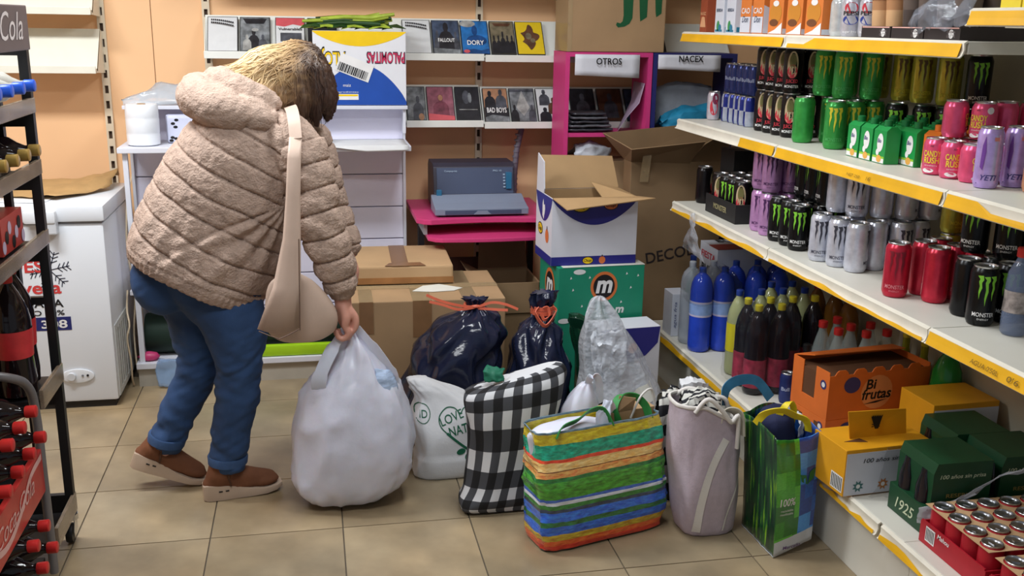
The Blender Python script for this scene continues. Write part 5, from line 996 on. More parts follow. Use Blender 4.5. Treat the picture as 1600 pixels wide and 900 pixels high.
# ---------------------------------------------------------------- pink and blue bookcases with sign papers
m_pk2 = mat('pink_case', (206, 60, 128), .45, var=.03); m_nv = mat('navy_case', (38, 42, 104), .45, var=.03); m_pap = mat('sign_paper', (212, 214, 224), .6)
def bookcase(name, label, x0, x1, m, shelves, y0=4.46, y1=4.69, h=1.477):
    t = thing(name, label, 'bookcase', ((x0+x1)/2, (y0+y1)/2, 0)); X = lambda x: x-(x0+x1)/2; Y = lambda y: y-(y0+y1)/2
    MB().box(X(x0), X(x0)+.02, Y(y0), Y(y1), 0, h).build('side_panel', m, t); MB().box(X(x1)-.02, X(x1), Y(y0), Y(y1), 0, h).build('side_panel', m, t)
    MB().box(X(x0)+.02, X(x1)-.02, Y(y0), Y(y1), h-.02, h).build('top_panel', m, t)
    for z in shelves: MB().box(X(x0)+.02, X(x1)-.02, Y(y0)+.004, Y(y1), z-.018, z).build('shelf_board', m, t)
    return t
tp = bookcase('pink_bookcase', 'tall open-backed pink bookcase with paper sign', 1.138, 1.548, m_pk2, [.06, .42, .78, 1.115])
tn = bookcase('navy_bookcase', 'tall navy blue bookcase with paper sign beside the pink one', 1.552, 1.96, m_nv, [.06, .42, .78, 1.115])
def paper_sign(par, x0, x1, z0, z1, word, label, seed):
    t = thing('paper_sign', label, 'sign', ((x0+x1)/2, 4.457, (z0+z1)/2), 0, 'paper signs'); w, h = (x1-x0)/2, (z1-z0)/2; rows = []
    for j in range(5):
        rows.append([(-w+2*w*i/8, -.003-.010*abs(noise.noise((i*.6, j*.5, seed)))*(1-j/4), -h+2*h*j/4+.012*(1-i/8-.5)*(1-j/4)) for i in range(9)])
    MB().grid(rows).build('sheet', m_pap, t, smooth=60, solid=.0008); mb = MB(); put_text(mb, word, frame((w*.02, -.016, h*.12), (1, 0, 0), (0, 0, 1)), .028, .12, 0, .03); mb.build('lettering', K_, t)
paper_sign(tp, 1.18, 1.484, 1.37, 1.468, 'OTROS', 'white paper sign reading OTROS on the pink bookcase', 1)
paper_sign(tn, 1.572, 1.875, 1.40, 1.47, 'NACEX', 'white paper sign with one printed word on the navy bookcase', 2)
m_poly = mat('poly_bag_grey', (96, 96, 104), .25, var=.4, vscale=16, bump=.6, bscale=18)
for k in range(5):
    o = film('plastic_packet', ['lowest', 'second', 'third', 'fourth', 'topmost'][k]+' flat grey plastic packet stacked in the pink bookcase', [[(1.165+.006*k, 4.475, 1.127+.018*k), (1.25, 4.47, 1.127+.018*k), (1.38-.01*k, 4.48, 1.127+.018*k)], [(1.165, 4.54, 1.128+.018*k), (1.25, 4.53, 1.130+.018*k), (1.39-.01*k, 4.54, 1.127+.018*k)], [(1.17, 4.65, 1.127+.018*k), (1.25, 4.65, 1.127+.018*k), (1.38, 4.65, 1.127+.018*k)]], m_poly if k % 2 else mat('poly_bag_dark', (60, 60, 68), .25, var=.4, vscale=16, bump=.6, bscale=18), 'packet', amp=.004, seed=40+k, n=(10, 8)); o['group'] = 'packets in the pink bookcase'; o.modifiers['t'].thickness = .010
film('document_sleeve', 'curved translucent sleeve leaning in the pink bookcase', [[(1.40, 4.48, 1.12), (1.43, 4.56, 1.118), (1.45, 4.64, 1.118)], [(1.44, 4.48, 1.18), (1.465, 4.56, 1.18), (1.48, 4.64, 1.18)], [(1.50, 4.48, 1.25), (1.505, 4.56, 1.25), (1.51, 4.64, 1.25)], [(1.522, 4.48, 1.34), (1.522, 4.56, 1.34), (1.522, 4.64, 1.34)]], mat('sleeve_lilac', (190, 170, 196), .3, alpha=.75), 'sleeve', amp=.001, seed=1)
film('plastic_bag', 'pale grey bag crumpled on the lower bookcase shelf', [[(1.20, 4.48, .995), (1.28, 4.46, .995), (1.36, 4.48, .995)], [(1.20, 4.48, 1.03), (1.28, 4.45, 1.05), (1.37, 4.48, 1.04)], [(1.22, 4.55, 1.05), (1.28, 4.54, 1.075), (1.35, 4.56, 1.05)], [(1.20, 4.64, .995), (1.28, 4.65, 1.0), (1.36, 4.64, .995)]], mat('bag_palegrey', (190, 196, 206), .35, var=.15, bump=.4, bscale=24), 'plastic bag', amp=.010, seed=51)
t = carton('parcel', 'taped brown parcel filling the lower bookcase shelf', 'box', 1.165, 4.475, .781, .36, .19, .20, m_kr)
film('blue_bag', 'turquoise and grey bag slumped in the navy bookcase', [[(1.61, 4.49, 1.135), (1.72, 4.48, 1.135), (1.91, 4.49, 1.135)], [(1.61, 4.49, 1.16), (1.72, 4.48, 1.20), (1.91, 4.49, 1.22)], [(1.62, 4.54, 1.19), (1.72, 4.54, 1.23), (1.90, 4.55, 1.25)], [(1.62, 4.60, 1.135), (1.72, 4.60, 1.14), (1.91, 4.60, 1.135)]], mat('bag_turq', (40, 130, 168), .4, var=.4, vscale=8), 'bag', amp=.015, seed=53)
film('grey_bag', 'grey plastic bag at the back of the navy bookcase', [[(1.59, 4.63, 1.135), (1.75, 4.63, 1.14), (1.92, 4.63, 1.135)], [(1.59, 4.64, 1.28), (1.75, 4.64, 1.33), (1.92, 4.64, 1.31)], [(1.59, 4.67, 1.30), (1.75, 4.67, 1.34), (1.92, 4.67, 1.32)]], mat('bag_palegrey', (190, 196, 206)), 'bag', amp=.01, seed=55)
t = thing('courier_carton', 'large brown carton with green letters on top of the bookcases', 'box', (1.145, 4.465, 1.479)); 
MB().box(0, .455, 0, .235, 0, .40).build('carton', m_kr, t, bevel=.004)
part_print(t, 'green_letters', [mat('print_forest', (14, 82, 48), .5)], lambda mb: [put_poly(mb, p, frame((0, -.0005, 0), (1, 0, 0), (0, 0, 1))) for p in
    ([(.245, .36), (.30, .36), (.298, .15), (.285, .125), (.262, .112), (.232, .108), (.222, .118), (.226, .13), (.242, .126), (.252, .135), (.256, .16)], [(.318, .36), (.368, .36), (.366, .155), (.335, .135), (.332, .16)], [(.392, .36), (.436, .36), (.434, .172), (.41, .155), (.406, .175)])])
MB().box(-.001, .02, -.001, .235, .0, .4).build('tape', m_tapec, t)
# ================================================================ BAGS ON THE FLOOR
from mathutils.bvhtree import BVHTree
def cat(arr, t):
    n = len(arr)-1; i = min(int(t*n), n-1); u = t*n-i
    p0, p1, p2, p3 = (np.array(arr[max(i-1, 0)], float), np.array(arr[i], float), np.array(arr[i+1], float), np.array(arr[min(i+2, n)], float))
    return .5*((2*p1)+(-p0+p2)*u+(2*p0-5*p1+4*p2-p3)*u*u+(-p0+3*p1-3*p2+p3)*u**3)
def even(row):
    n = len(row); P_ = row+[row[0]]; d = [0.]
    for a, b in zip(P_, P_[1:]): d.append(d[-1]+(b-a).length)
    out = []; j = 0
    for i in range(n):
        s_ = d[-1]*i/n
        while d[j+1] < s_: j += 1
        out.append(P_[j].lerp(P_[j+1], (s_-d[j])/max(1e-9, d[j+1]-d[j])))
    return out
def ridge(*p): return (1-abs(noise.noise(Vector(p))))**7
def sack_rows(rings, nu=48, nv=40, disp=None, rz=0., arc=False):
    """rings (z, cx, cy, half width, half depth, squareness) from the foot up; u=0.75 faces the camera"""
    rows = []
    for j in range(nv+1):
        v = j/nv; z, cx, cy, a, b, e = cat(rings, v); e = max(e, 1.6); row = []
        for i in range(nu):
            th = 2*math.pi*i/nu; c, s = math.cos(th), math.sin(th)
            x = abs(c)**(2/e)*math.copysign(1, c); y = abs(s)**(2/e)*math.copysign(1, s)
            k = 1+(disp(i/nu, v)/max(.04, (a+b)/2) if disp else 0)
            px, py = a*x*k, b*y*k
            if rz: px, py = px*math.cos(rz)-py*math.sin(rz), px*math.sin(rz)+py*math.cos(rz)
            row.append(Vector((cx+px, cy+py, z)))
        if arc: row = even(row)
        rows.append(row)
    return rows
def close_rows(mb, rows, bottom=True, top=False, mi=0):
    n = len(rows[0])
    if bottom: c = sum(rows[0], Vector())/n; mb.add([c]+rows[0], [(0, 1+(i+1) % n, 1+i) for i in range(n)], mi)
    if top: c = sum(rows[-1], Vector())/n; mb.add([c]+rows[-1], [(0, 1+i, 1+(i+1) % n) for i in range(n)], mi)
def N(*p): return noise.noise(Vector(p))
def per(u, r=1.): return (math.cos(2*math.pi*u)*r, math.sin(2*math.pi*u)*r)     # seamless noise coordinates round the bag
def shift(rows, L): return [[p-Vector(L) for p in r] for r in rows]
def drape(mb, target, d=(0, 1, 0), off=.0015):
    """press flat print onto a bag: vertices of mb are cast along d onto the target mesh"""
    me = target.data; bv = BVHTree.FromPolygons([v.co.copy() for v in me.vertices], [tuple(p.vertices) for p in me.polygons]); d = Vector(d).normalized(); out = []; miss = set()
    for i, p in enumerate(mb.v):
        h = bv.ray_cast(Vector(p)-d*3, d)
        if h[0]: out.append(tuple(h[0]-d*off))
        else: out.append(p); miss.add(i)
    keep = [k for k, f in enumerate(mb.f) if not any(i in miss for i in f)]; used = sorted({i for k in keep for i in mb.f[k]}); ren = {a: b for b, a in enumerate(used)}
    mb.f = [tuple(ren[i] for i in mb.f[k]) for k in keep]; mb.m = [mb.m[k] for k in keep]; mb.uv = [mb.uv[k] for k in keep]; mb.v = [out[i] for i in used]; return mb
def subdiv_text(st, T, h, w, bold=0., shear=0.):
    mb = MB(); put_text(mb, st, T, h, w, 0, bold, shear); return mb
def spline(P_, n=6):
    P_ = [Vector(p) for p in P_]; out = []
    for i in range(len(P_)-1):
        p0, p1, p2, p3 = P_[max(i-1, 0)], P_[i], P_[i+1], P_[min(i+2, len(P_)-1)]
        for k in range(n):
            u = k/n; out.append(.5*((2*p1)+(-p0+p2)*u+(2*p0-5*p1+4*p2-p3)*u*u+(-p0+3*p1-3*p2+p3)*u**3))
    return out+[P_[-1]]
def loc_(L, pts): return [tuple(Vector(p)-Vector(L)) for p in pts]

# ---------------------------------------------------------------- white carrier bag in the woman's hand
m_carr = mat('carrier_white', (212, 214, 230), .30, var=.10, vscale=6, bump=.25, bscale=16, alpha=.97); b_ = m_carr.node_tree.nodes['Principled BSDF']; b_.inputs['Subsurface Weight'].default_value = .15
L = (.105, 3.2, .006); t = thing('carrier_bag', 'bulging white plastic carrier bag held by the person', 'plastic bag', L)
def dp(u, v):
    c, s = per(u, 1.3); w_ = .013*N(c, s, v*4)+.008*N(c*2.5, s*2.5, v*9+3)+.004*N(c*6, s*6, v*12)
    pull = .010*math.sin(u*2*math.pi*9+2*N(c, s, 1))*max(0, v-.55)*2
    return w_+pull+.007*ridge(c*1.6+v, s*1.6, v*5-2*u)+.005*ridge(c*3+5, s*3, v*7+3)-.004
R = [(.012, .09, 3.2, .07, .06, 2.2), (.02, .09, 3.2, .135, .10, 2.4), (.075, .10, 3.2, .188, .135, 2.6), (.17, .108, 3.2, .206, .145, 2.5), (.29, .11, 3.2, .198, .14, 2.4), (.39, .112, 3.2, .17, .115, 2.2), (.46, .115, 3.2, .125, .08, 2), (.53, .118, 3.2, .075, .045, 2), (.585, .118, 3.2, .030, .022, 2), (.612, .112, 3.2, .016, .012, 2)]
rows = shift(sack_rows(R, 72, 60, dp), L); mb = MB().grid(rows, cu=True); close_rows(mb, rows, True, True); mb.build('bag_body', m_carr, t, smooth=70)
MB().strap(loc_(L, spline([(.01, 3.16, .38), (.0, 3.125, .46), (.04, 3.145, .55), (.09, 3.18, .615)])), (.86, -.1, -.5), [.02]*3+[.05]*5+[.042]*6+[.03]*5, .003).build('handle', m_carr, t, smooth=60)
MB().strap(loc_(L, spline([(.24, 3.2, .36), (.24, 3.175, .45), (.19, 3.175, .54), (.13, 3.19, .618)])), (.8, -.2, .55), [.02]*3+[.045]*5+[.034]*6+[.024]*5, .003).build('handle', m_carr, t, smooth=60)
film('bag_contents', 'blue and white wavy printed packet inside the carrier bag', [[(.19, 3.125, .40), (.23, 3.13, .39), (.262, 3.16, .385)], [(.185, 3.13, .45), (.225, 3.135, .445), (.258, 3.165, .43)], [(.185, 3.15, .485), (.215, 3.155, .48), (.24, 3.175, .47)]], mat('packet_wavy', (176, 196, 226), .4, var=.35, vscale=60, stretch=(.3, .3, 1.6)), 'packet', amp=.003, seed=4)

# ---------------------------------------------------------------- black refuse bags with red ties
m_bag = mat('refuse_black', (32, 38, 62), .13, var=.1, bump=.22, bscale=14, stretch=(1, 1, 2.4)); m_tie = mat('tie_red', (226, 112, 84), .4)
def refuse(L, R, label, seed, folds=11):
    t = thing('refuse_bag', label, 'refuse bag', L, 0, 'black refuse bags')
    def dp(u, v):
        c, s = per(u, 1.1); up = max(0, (v-.45)/.55)
        return .020*N(c+seed, s, v*2.2)+.012*N(c*2+seed, s*2, v*6)+.008*ridge(c*2.2+seed, s*2.2, v*6)-.004+.013*math.sin(2*math.pi*u*folds+5*N(c, s, v*2+seed))*up+.010*math.sin(v*34+7*N(c*1.5, s*1.5, seed+v))*(1-up)*min(1, v*5)
    rows = shift(sack_rows(R, 110, 90, dp), L); mb = MB().grid(rows, cu=True); close_rows(mb, rows, True, True); mb.build('bag_body', m_bag, t, smooth=70); return t
t = refuse((.52, 3.62, 0), [(.0, .50, 3.62, .10, .08, 2), (.01, .50, 3.62, .16, .13, 2.2), (.10, .50, 3.62, .178, .15, 2.3), (.22, .50, 3.62, .180, .15, 2.3), (.34, .515, 3.62, .174, .148, 2.2), (.43, .545, 3.62, .168, .135, 2.2), (.495, .565, 3.62, .132, .10, 2.1), (.534, .588, 3.62, .06, .05, 2), (.555, .594, 3.62, .026, .022, 2), (.585, .60, 3.62, .04, .03, 2)], 'black refuse bag leaning left of the other, red ties spread wide', 3)
L = t.location
for pts in ([(.59, 3.59, .556), (.52, 3.56, .575), (.45, 3.545, .60), (.40, 3.54, .625)], [(.59, 3.59, .556), (.52, 3.55, .562), (.46, 3.54, .585), (.41, 3.535, .60)], [(.60, 3.59, .556), (.65, 3.57, .578), (.70, 3.56, .572), (.75, 3.56, .55)], [(.60, 3.59, .552), (.66, 3.565, .552), (.71, 3.555, .55)]):
    MB().strap(loc_(L, spline(pts)), (0, .3, 1), .010, .0025).build('tie', m_tie, t)
MB().tube(loc_(L, [(.592+.036*math.cos(a), 3.62+.032*math.sin(a), .556+.004*math.sin(3*a)) for a in np.linspace(0, 2*math.pi, 18)[:-1]]), .007, 6, closed=True).build('tie_knot', m_tie, t, smooth=60)
t = refuse((.82, 3.62, 0), [(.0, .82, 3.6, .08, .07, 2), (.01, .835, 3.6, .11, .12, 2.2), (.12, .835, 3.6, .124, .135, 2.3), (.26, .835, 3.6, .124, .135, 2.2), (.38, .838, 3.6, .108, .12, 2), (.46, .845, 3.6, .08, .08, 2), (.505, .852, 3.6, .042, .04, 2), (.54, .855, 3.6, .036, .034, 2), (.58, .855, 3.6, .05, .04, 2), (.605, .858, 3.6, .045, .03, 2)], 'black refuse bag with a tied upright neck and red loop', 8, 9)
L = t.location
for k, (r, z, w_) in enumerate(((.042, .528, .016), (.040, .545, .014))): MB().strap(loc_(L, [(.855+(r+.003)*math.cos(a), 3.6+(r+.003)*math.sin(a), z) for a in np.linspace(0, 2*math.pi, 25)]), (0, 0, 1), w_, .004).build('tie_band', m_tie, t)
MB().strap(loc_(L, spline([(.83, 3.552, .555), (.815, 3.54, .535), (.845, 3.53, .49), (.87, 3.535, .50), (.895, 3.545, .54), (.88, 3.55, .558)])), (0, -.4, 1), .014, .004).build('tie_loop', m_tie, t)
MB().strap(loc_(L, spline([(.84, 3.55, .53), (.85, 3.54, .51), (.868, 3.54, .53), (.862, 3.545, .556), (.845, 3.548, .552)])), (.5, -.4, 1), .012, .004).build('tie_loop', m_tie, t)

# ---------------------------------------------------------------- white cloth bag with green lettering
m_cot = mat('cotton_white', (220, 222, 226), .75, var=.05, vscale=9, bump=.08, bscale=160); m_gpr = mat('print_bottle', (24, 96, 70), .6)
L = (.44, 3.40, 0); t = thing('cotton_bag', 'white cloth bag printed LOVE NATURE, slumped on the floor', 'cloth bag', L)
def dp(u, v): c, s = per(u, 1.2); return .013*N(c, s, v*3+9)+.006*N(c*3, s*3, v*8)+.008*math.sin(v*17+4*N(c, s, 2))*(1 if .3 < v < .8 else .3)
R = [(0, .46, 3.36, .11, .05, 2.4), (.006, .46, 3.36, .13, .075, 3), (.07, .465, 3.36, .138, .085, 3), (.16, .468, 3.365, .134, .08, 2.8), (.24, .455, 3.375, .128, .065, 2.8), (.30, .42, 3.385, .09, .045, 2.4), (.345, .36, 3.40, .05, .03, 2), (.36, .35, 3.40, .03, .015, 2)]
rows = shift(sack_rows(R, 64, 50, dp), L); mb = MB().grid(rows, cu=True); close_rows(mb, rows, True, True); body = mb.build('bag_body', m_cot, t, smooth=70)
TL = lambda x, z: frame((x-L[0]-.002, -.3, z), (1, 0, 0), (0, 0, 1)); mb = MB()
put_text(mb, 'LOVE', TL(.468, .218) @ Matrix.Rotation(.35, 4, 'Z'), .030, .085, 0, .01); put_text(mb, 'NATURE', TL(.52, .180) @ Matrix.Rotation(.22, 4, 'Z'), .034, .13, 0, .02)
drape(mb, body).build('lettering', m_gpr, t)
mb = MB()
def line2(pts, w_):
    for a, b in zip(pts, pts[1:]):
        a, b = Vector(a), Vector(b); e = (b-a).normalized(); n_ = Vector((-e.y, e.x))*w_/2; put_poly(mb, [tuple(a-n_), tuple(b-n_), tuple(b+n_), tuple(a+n_)], TL(0, 0))
line2([(p.x, p.y) for p in spline([(.462, .165, 0), (.425, .20, 0), (.42, .235, 0), (.445, .262, 0), (.475, .262, 0), (.495, .245, 0), (.51, .262, 0), (.535, .262, 0)], 4)], .004)
line2([(p.x, p.y) for p in spline([(.445, .18, 0), (.50, .13, 0), (.555, .09, 0), (.585, .07, 0)], 4)], .009); line2([(p.x, p.y) for p in spline([(.585, .10, 0), (.565, .065, 0), (.545, .052, 0), (.535, .065, 0)], 4)], .010)
for x, z, a in ((.495, .108, .3), (.522, .092, .9)): put_poly(mb, [(x+.017*math.cos(q)*math.cos(a)-.011*math.sin(q)*math.sin(a), z+.017*math.cos(q)*math.sin(a)+.011*math.sin(q)*math.cos(a)) for q in np.linspace(0, 6.28, 14)[:-1]], TL(0, 0))
drape(mb, body).build('heart_print', m_gpr, t)
mb = MB(); line2([(.362+.026*math.cos(a), .245+.032*math.sin(a)) for a in np.linspace(0, 6.28, 20)], .003); drape(mb, body).build('round_print', m_gpr, t)
mb = MB(); put_text(mb, 'ID', TL(.364, .232), .026, .028, 0, .01); drape(mb, body).build('lettering', m_gpr, t)

# ---------------------------------------------------------------- plaid bag
m_pl, nt, b_, u_, v_, uv_ = uvmat('plaid_cloth', .85)
def step(x, n, ph=0.): return math_n(nt, 'GREATER_THAN', math_n(nt, 'FRACT', math_n(nt, 'MULTIPLY_ADD', x, n, ph)), .5)
sm = math_n(nt, 'ADD', step(u_, 13), step(v_, 6.2, .2)); cc = ramp_on(nt, math_n(nt, 'MULTIPLY', sm, .5), [(0, (214, 216, 220)), (.3, (72, 74, 80)), (.75, (20, 20, 24))])
gr = noise_n(nt, uv_, 400); nt.links.new(mixc(nt, .25, cc, ramp_on(nt, gr, [(.3, (60, 60, 60)), (.7, (190, 190, 190))], False), 'OVERLAY'), b_.inputs['Base Color'])
L = (.63, 3.07, 0); t = thing('plaid_bag', 'tall black and white plaid cloth bag', 'cloth bag', L)
def dp(u, v): c, s = per(u, 1.2); return .014*N(c, s, v*3)+.006*N(c*2.4, s*2.4, v*8+4)+.008*math.sin(v*9+3*N(c, s, 5))
R = [(.0, .595, 3.07, .10, .05, 2.6), (.008, .595, 3.07, .122, .072, 3), (.04, .60, 3.07, .135, .085, 3), (.10, .605, 3.07, .128, .08, 3), (.20, .615, 3.075, .143, .085, 3), (.32, .63, 3.08, .160, .085, 3), (.41, .64, 3.085, .168, .07, 3), (.455, .65, 3.09, .155, .05, 2.6), (.475, .66, 3.09, .12, .03, 2.2)]
rows = shift(sack_rows(R, 96, 60, dp, arc=True), L); rows = [[Vector((p.x, p.y, p.z+.045*(p.x/.16)*(j/60)**3-.02*(j/60)**4)) for p in r] for j, r in enumerate(rows)]
mb = MB().grid(rows, cu=True); close_rows(mb, rows, True, True); body = mb.build('bag_body', m_pl, t, smooth=70)
mb = MB(); put_text(mb, 'be', frame((.70-L[0], -.3, .215), (1, 0, 0), (0, 0, 1)), .036, .045, 0, .0); drape(mb, body).build('lettering', mat('print_rosered', (196, 60, 76), .6), t)
film('green_ribbon', 'green and white ribbon poking out above the plaid bag', [[(.54, 3.06, .452), (.575, 3.05, .452), (.60, 3.06, .452)], [(.53, 3.07, .485), (.57, 3.06, .478), (.60, 3.07, .475)], [(.55, 3.10, .50), (.58, 3.09, .49), (.61, 3.09, .485)]], mat('ribbon_green', (24, 110, 84), .6, var=.2), 'ribbon', amp=.005, seed=3)

# ---------------------------------------------------------------- striped glossy shopping bag
m_sb, nt, b_, u_, v_, uv_ = uvmat('woven_stripes', .24, .8)
wob = math_n(nt, 'ADD', v_, math_n(nt, 'MULTIPLY', math_n(nt, 'SUBTRACT', noise_n(nt, uv_, 9, 4, 1, 2), .5), .022))
bands = [(0, (30, 30, 34)), (.015, (230, 64, 44)), (.07, (238, 112, 48)), (.115, (214, 190, 50)), (.165, (44, 116, 220)), (.235, (40, 124, 66)), (.275, (50, 124, 226)), (.345, (56, 76, 110)), (.375, (56, 150, 66)), (.41, (226, 232, 242)), (.435, (66, 116, 210)), (.46, (74, 170, 44)), (.55, (84, 184, 64)), (.605, (46, 144, 72)), (.635, (238, 186, 104)), (.685, (130, 80, 42)), (.695, (246, 214, 146)), (.755, (242, 92, 56)), (.785, (28, 186, 150)), (.885, (222, 206, 50)), (.972, (120, 150, 170))]
cc = ramp_on(nt, wob, bands); tex = noise_n(nt, uv_, 9, 6, 5, 4); cc2 = mixc(nt, .65, cc, ramp_on(nt, tex, [(.32, (70, 70, 66)), (.7, (205, 205, 200))], False), 'OVERLAY'); nt.links.new(cc2, b_.inputs['Base Color'])
bp = nd(nt, 'ShaderNodeBump'); bp.inputs['Strength'].default_value = .6; bp.inputs['Distance'].default_value = .012; nt.links.new(noise_n(nt, uv_, 12, 3, 3, 2), bp.inputs['Height']); nt.links.new(bp.outputs['Normal'], b_.inputs['Normal'])
rz = math.atan2(.125, .47); L = (.872, 2.845, 0); t = thing('striped_bag', 'large glossy shopping bag with many coloured stripes', 'shopping bag', L, rz)
def dp(u, v): c, s = per(u, 1.1); return .010*N(c, s, v*3+2)+.006*N(c*3, s*3, v*7)+.005*ridge(c*3, s*3, v*4)-.003
def sb_rows(dpf, sc=1.): return sack_rows([(.004, 0, 0, .228*sc, .084*sc, 6), (.076, -.002, .0, .236*sc, .092*sc, 6), (.158, -.006, .001, .237*sc, .090*sc, 6), (.237, -.012, .003, .236*sc, .086*sc, 6), (.315, -.019, .006, .232*sc, .078*sc, 5), (.395, -.026, .010, .228*sc, .068*sc, 5)], 120, 56, dpf, arc=True)
rows = sb_rows(dp); mb = MB().grid(rows, cu=True); close_rows(mb, rows); mb.build('bag_body', m_sb, t, smooth=50, solid=.003)
m_gst = mat('strap_green', (44, 132, 62), .55, var=.08)
MB().strap(spline([(-.19, -.058, .375), (-.165, -.05, .405), (-.10, -.03, .41), (-.05, -.02, .43), (-.01, -.03, .43), (.012, -.05, .38)]), (.1, -.6, .8), .028, .003).build('handle', m_gst, t, smooth=60)
MB().strap(spline([(.055, -.02, .38), (.045, -.01, .42), (.075, .0, .455), (.12, -.01, .45), (.15, -.03, .42), (.158, -.045, .38)]), (.5, -.5, .3), .026, .003).build('handle', m_gst, t, smooth=60)
rows = sack_rows([(.20, 0, 0, .06, .04, 2), (.28, 0, 0, .13, .05, 2.2), (.36, -.01, 0, .14, .05, 2), (.39, -.01, .0, .10, .04, 2), (.40, 0, 0, .02, .01, 2)], 40, 16, lambda u, v: .012*N(*per(u, 1.5), v*4)); mb = MB().grid(rows, cu=True); close_rows(mb, rows, True, True)
tag(mb.build('plastic_bag', m_carr, None, smooth=70, loc=(L[0]-.10, L[1]-.02, 0), rot=rz), 'white plastic bag bulging out of the striped shopping bag', 'plastic bag')
t2 = thing('cardboard_carton', 'brown cardboard carton sticking out of the striped shopping bag', 'box', (L[0]+.105, L[1]+.05, .14), rz)
MB().box(-.085, .085, -.035, .045, 0, .265).build('carton', m_kr2, t2, bevel=.002); MB().add([(-.06, -.035, .265), (0, -.035, .265), (.0, -.05, .31), (-.05, -.03, .318)], [(0, 1, 2, 3)]).build('flap', m_kr, t2, solid=.003)
MB().tube(spline([(-.01, -.04, .24), (.02, -.045, .31), (.06, -.045, .33), (.08, -.043, .27)]), .004, 6).build('cord_handle', mat('cord_white', (206, 204, 200), .6), t2, smooth=60)
film('plastic_bag', 'thin white bag handle sticking up beside the brown carton', [[(.845, 2.80, .36), (.89, 2.80, .36)], [(.85, 2.81, .42), (.895, 2.81, .425)], [(.875, 2.83, .455), (.91, 2.83, .455)], [(.88, 2.86, .38), (.93, 2.86, .38)]], m_carr, 'plastic bag', amp=.006, seed=6)

# ---------------------------------------------------------------- lilac beach tote
m_to = mat('tote_lilac', (186, 172, 184), .85, var=.06, vscale=60, bump=.15, bscale=220); m_trim = mat('tote_trim', (222, 218, 214), .8, var=.04)
L = (1.235, 2.82, 0); t = thing('tote_bag', 'lilac grey beach tote with white trim and rope handles', 'tote bag', L)
def dp(u, v): c, s = per(u, 1.1); return .008*N(c, s, v*3+5)+.004*N(c*3, s*3, v*6)
def topz(p, f): return p.z+f*f*(.042-.62*max(0, p.x+.05)*.9)
R = [(.0, 1.235, 2.81, .075, .055, 2.6), (.006, 1.235, 2.81, .09, .075, 2.8), (.06, 1.225, 2.81, .10, .085, 2.8), (.16, 1.220, 2.81, .110, .09, 2.8), (.26, 1.215, 2.815, .113, .09, 2.8), (.34, 1.213, 2.82, .114, .085, 2.8), (.40, 1.213, 2.825, .112, .078, 2.8)]
rows = shift(sack_rows(R, 72, 44, dp), L); rows = [[Vector((p.x, p.y, topz(p, max(0, (j/44-.3)/.7)))) for p in r] for j, r in enumerate(rows)]
mb = MB().grid(rows, cu=True); close_rows(mb, rows); body = mb.build('bag_body', m_to, t, smooth=60, solid=.004)
MB().tube([p+Vector((0, 0, .002)) for p in rows[-1]], .0065, 6, closed=True).build('rim_piping', m_trim, t, smooth=60)
mb = MB(); ctr = spline([(1.26, 0, .335), (1.225, 0, .28), (1.195, 0, .20), (1.178, 0, .10), (1.175, 0, .02)], 7)
for a, b in zip(ctr, ctr[1:]):
    e = (b-a).normalized(); n_ = Vector((-e.z, 0, e.x))*.013; mb.add([(q.x-L[0], -.3, q.z) for q in (a-n_, b-n_, b+n_, a+n_)], [(0, 1, 2, 3)])
drape(mb, body, off=.002).build('trim_band', m_trim, t)
mb = MB(); ctr = spline([(1.335, 0, .24), (1.30, 0, .16), (1.275, 0, .08), (1.265, 0, .02)], 6)
for a, b in zip(ctr, ctr[1:]):
    e = (b-a).normalized(); n_ = Vector((-e.z, 0, e.x))*.003; mb.add([(q.x-L[0], -.3, q.z) for q in (a-n_, b-n_, b+n_, a+n_)], [(0, 1, 2, 3)])
drape(mb, body, off=.002).build('seam', m_trim, t)
for pts in ([(1.15, 2.745, .43), (1.19, 2.74, .475), (1.24, 2.735, .43), (1.27, 2.735, .395), (1.295, 2.74, .41), (1.30, 2.745, .30)], [(1.14, 2.90, .43), (1.18, 2.88, .46), (1.25, 2.86, .44), (1.30, 2.85, .42), (1.315, 2.86, .33)]):
    MB().tube(loc_(L, spline(pts)), .0075, 7).build('rope_handle', m_trim, t, smooth=60)
MB().strap(loc_(L, spline([(1.235, 2.77, .36), (1.25, 2.77, .415), (1.28, 2.765, .425), (1.305, 2.76, .405), (1.315, 2.76, .34)])), (.2, -.8, .6), .045, .004).build('wide_strap', mat('strap_ecru', (206, 200, 184), .8, var=.05), t, smooth=60)
m_bw, nt, b_, u_, v_, uv_ = uvmat('striped_cloth', .85); nt.links.new(ramp_on(nt, math_n(nt, 'FRACT', math_n(nt, 'MULTIPLY', v_, 9)), [(0, (24, 26, 34)), (.5, (206, 206, 200))]), b_.inputs['Base Color'])
film('striped_cloth', 'black and white striped cloth bunched in the tote', [[(1.15, 2.80, .34), (1.20, 2.79, .35), (1.27, 2.80, .34)], [(1.14, 2.82, .43), (1.20, 2.81, .455), (1.27, 2.82, .42)], [(1.15, 2.87, .45), (1.21, 2.87, .47), (1.28, 2.88, .44)], [(1.16, 2.90, .36), (1.21, 2.90, .36), (1.28, 2.90, .36)]], m_bw, 'cloth', amp=.016, seed=14)
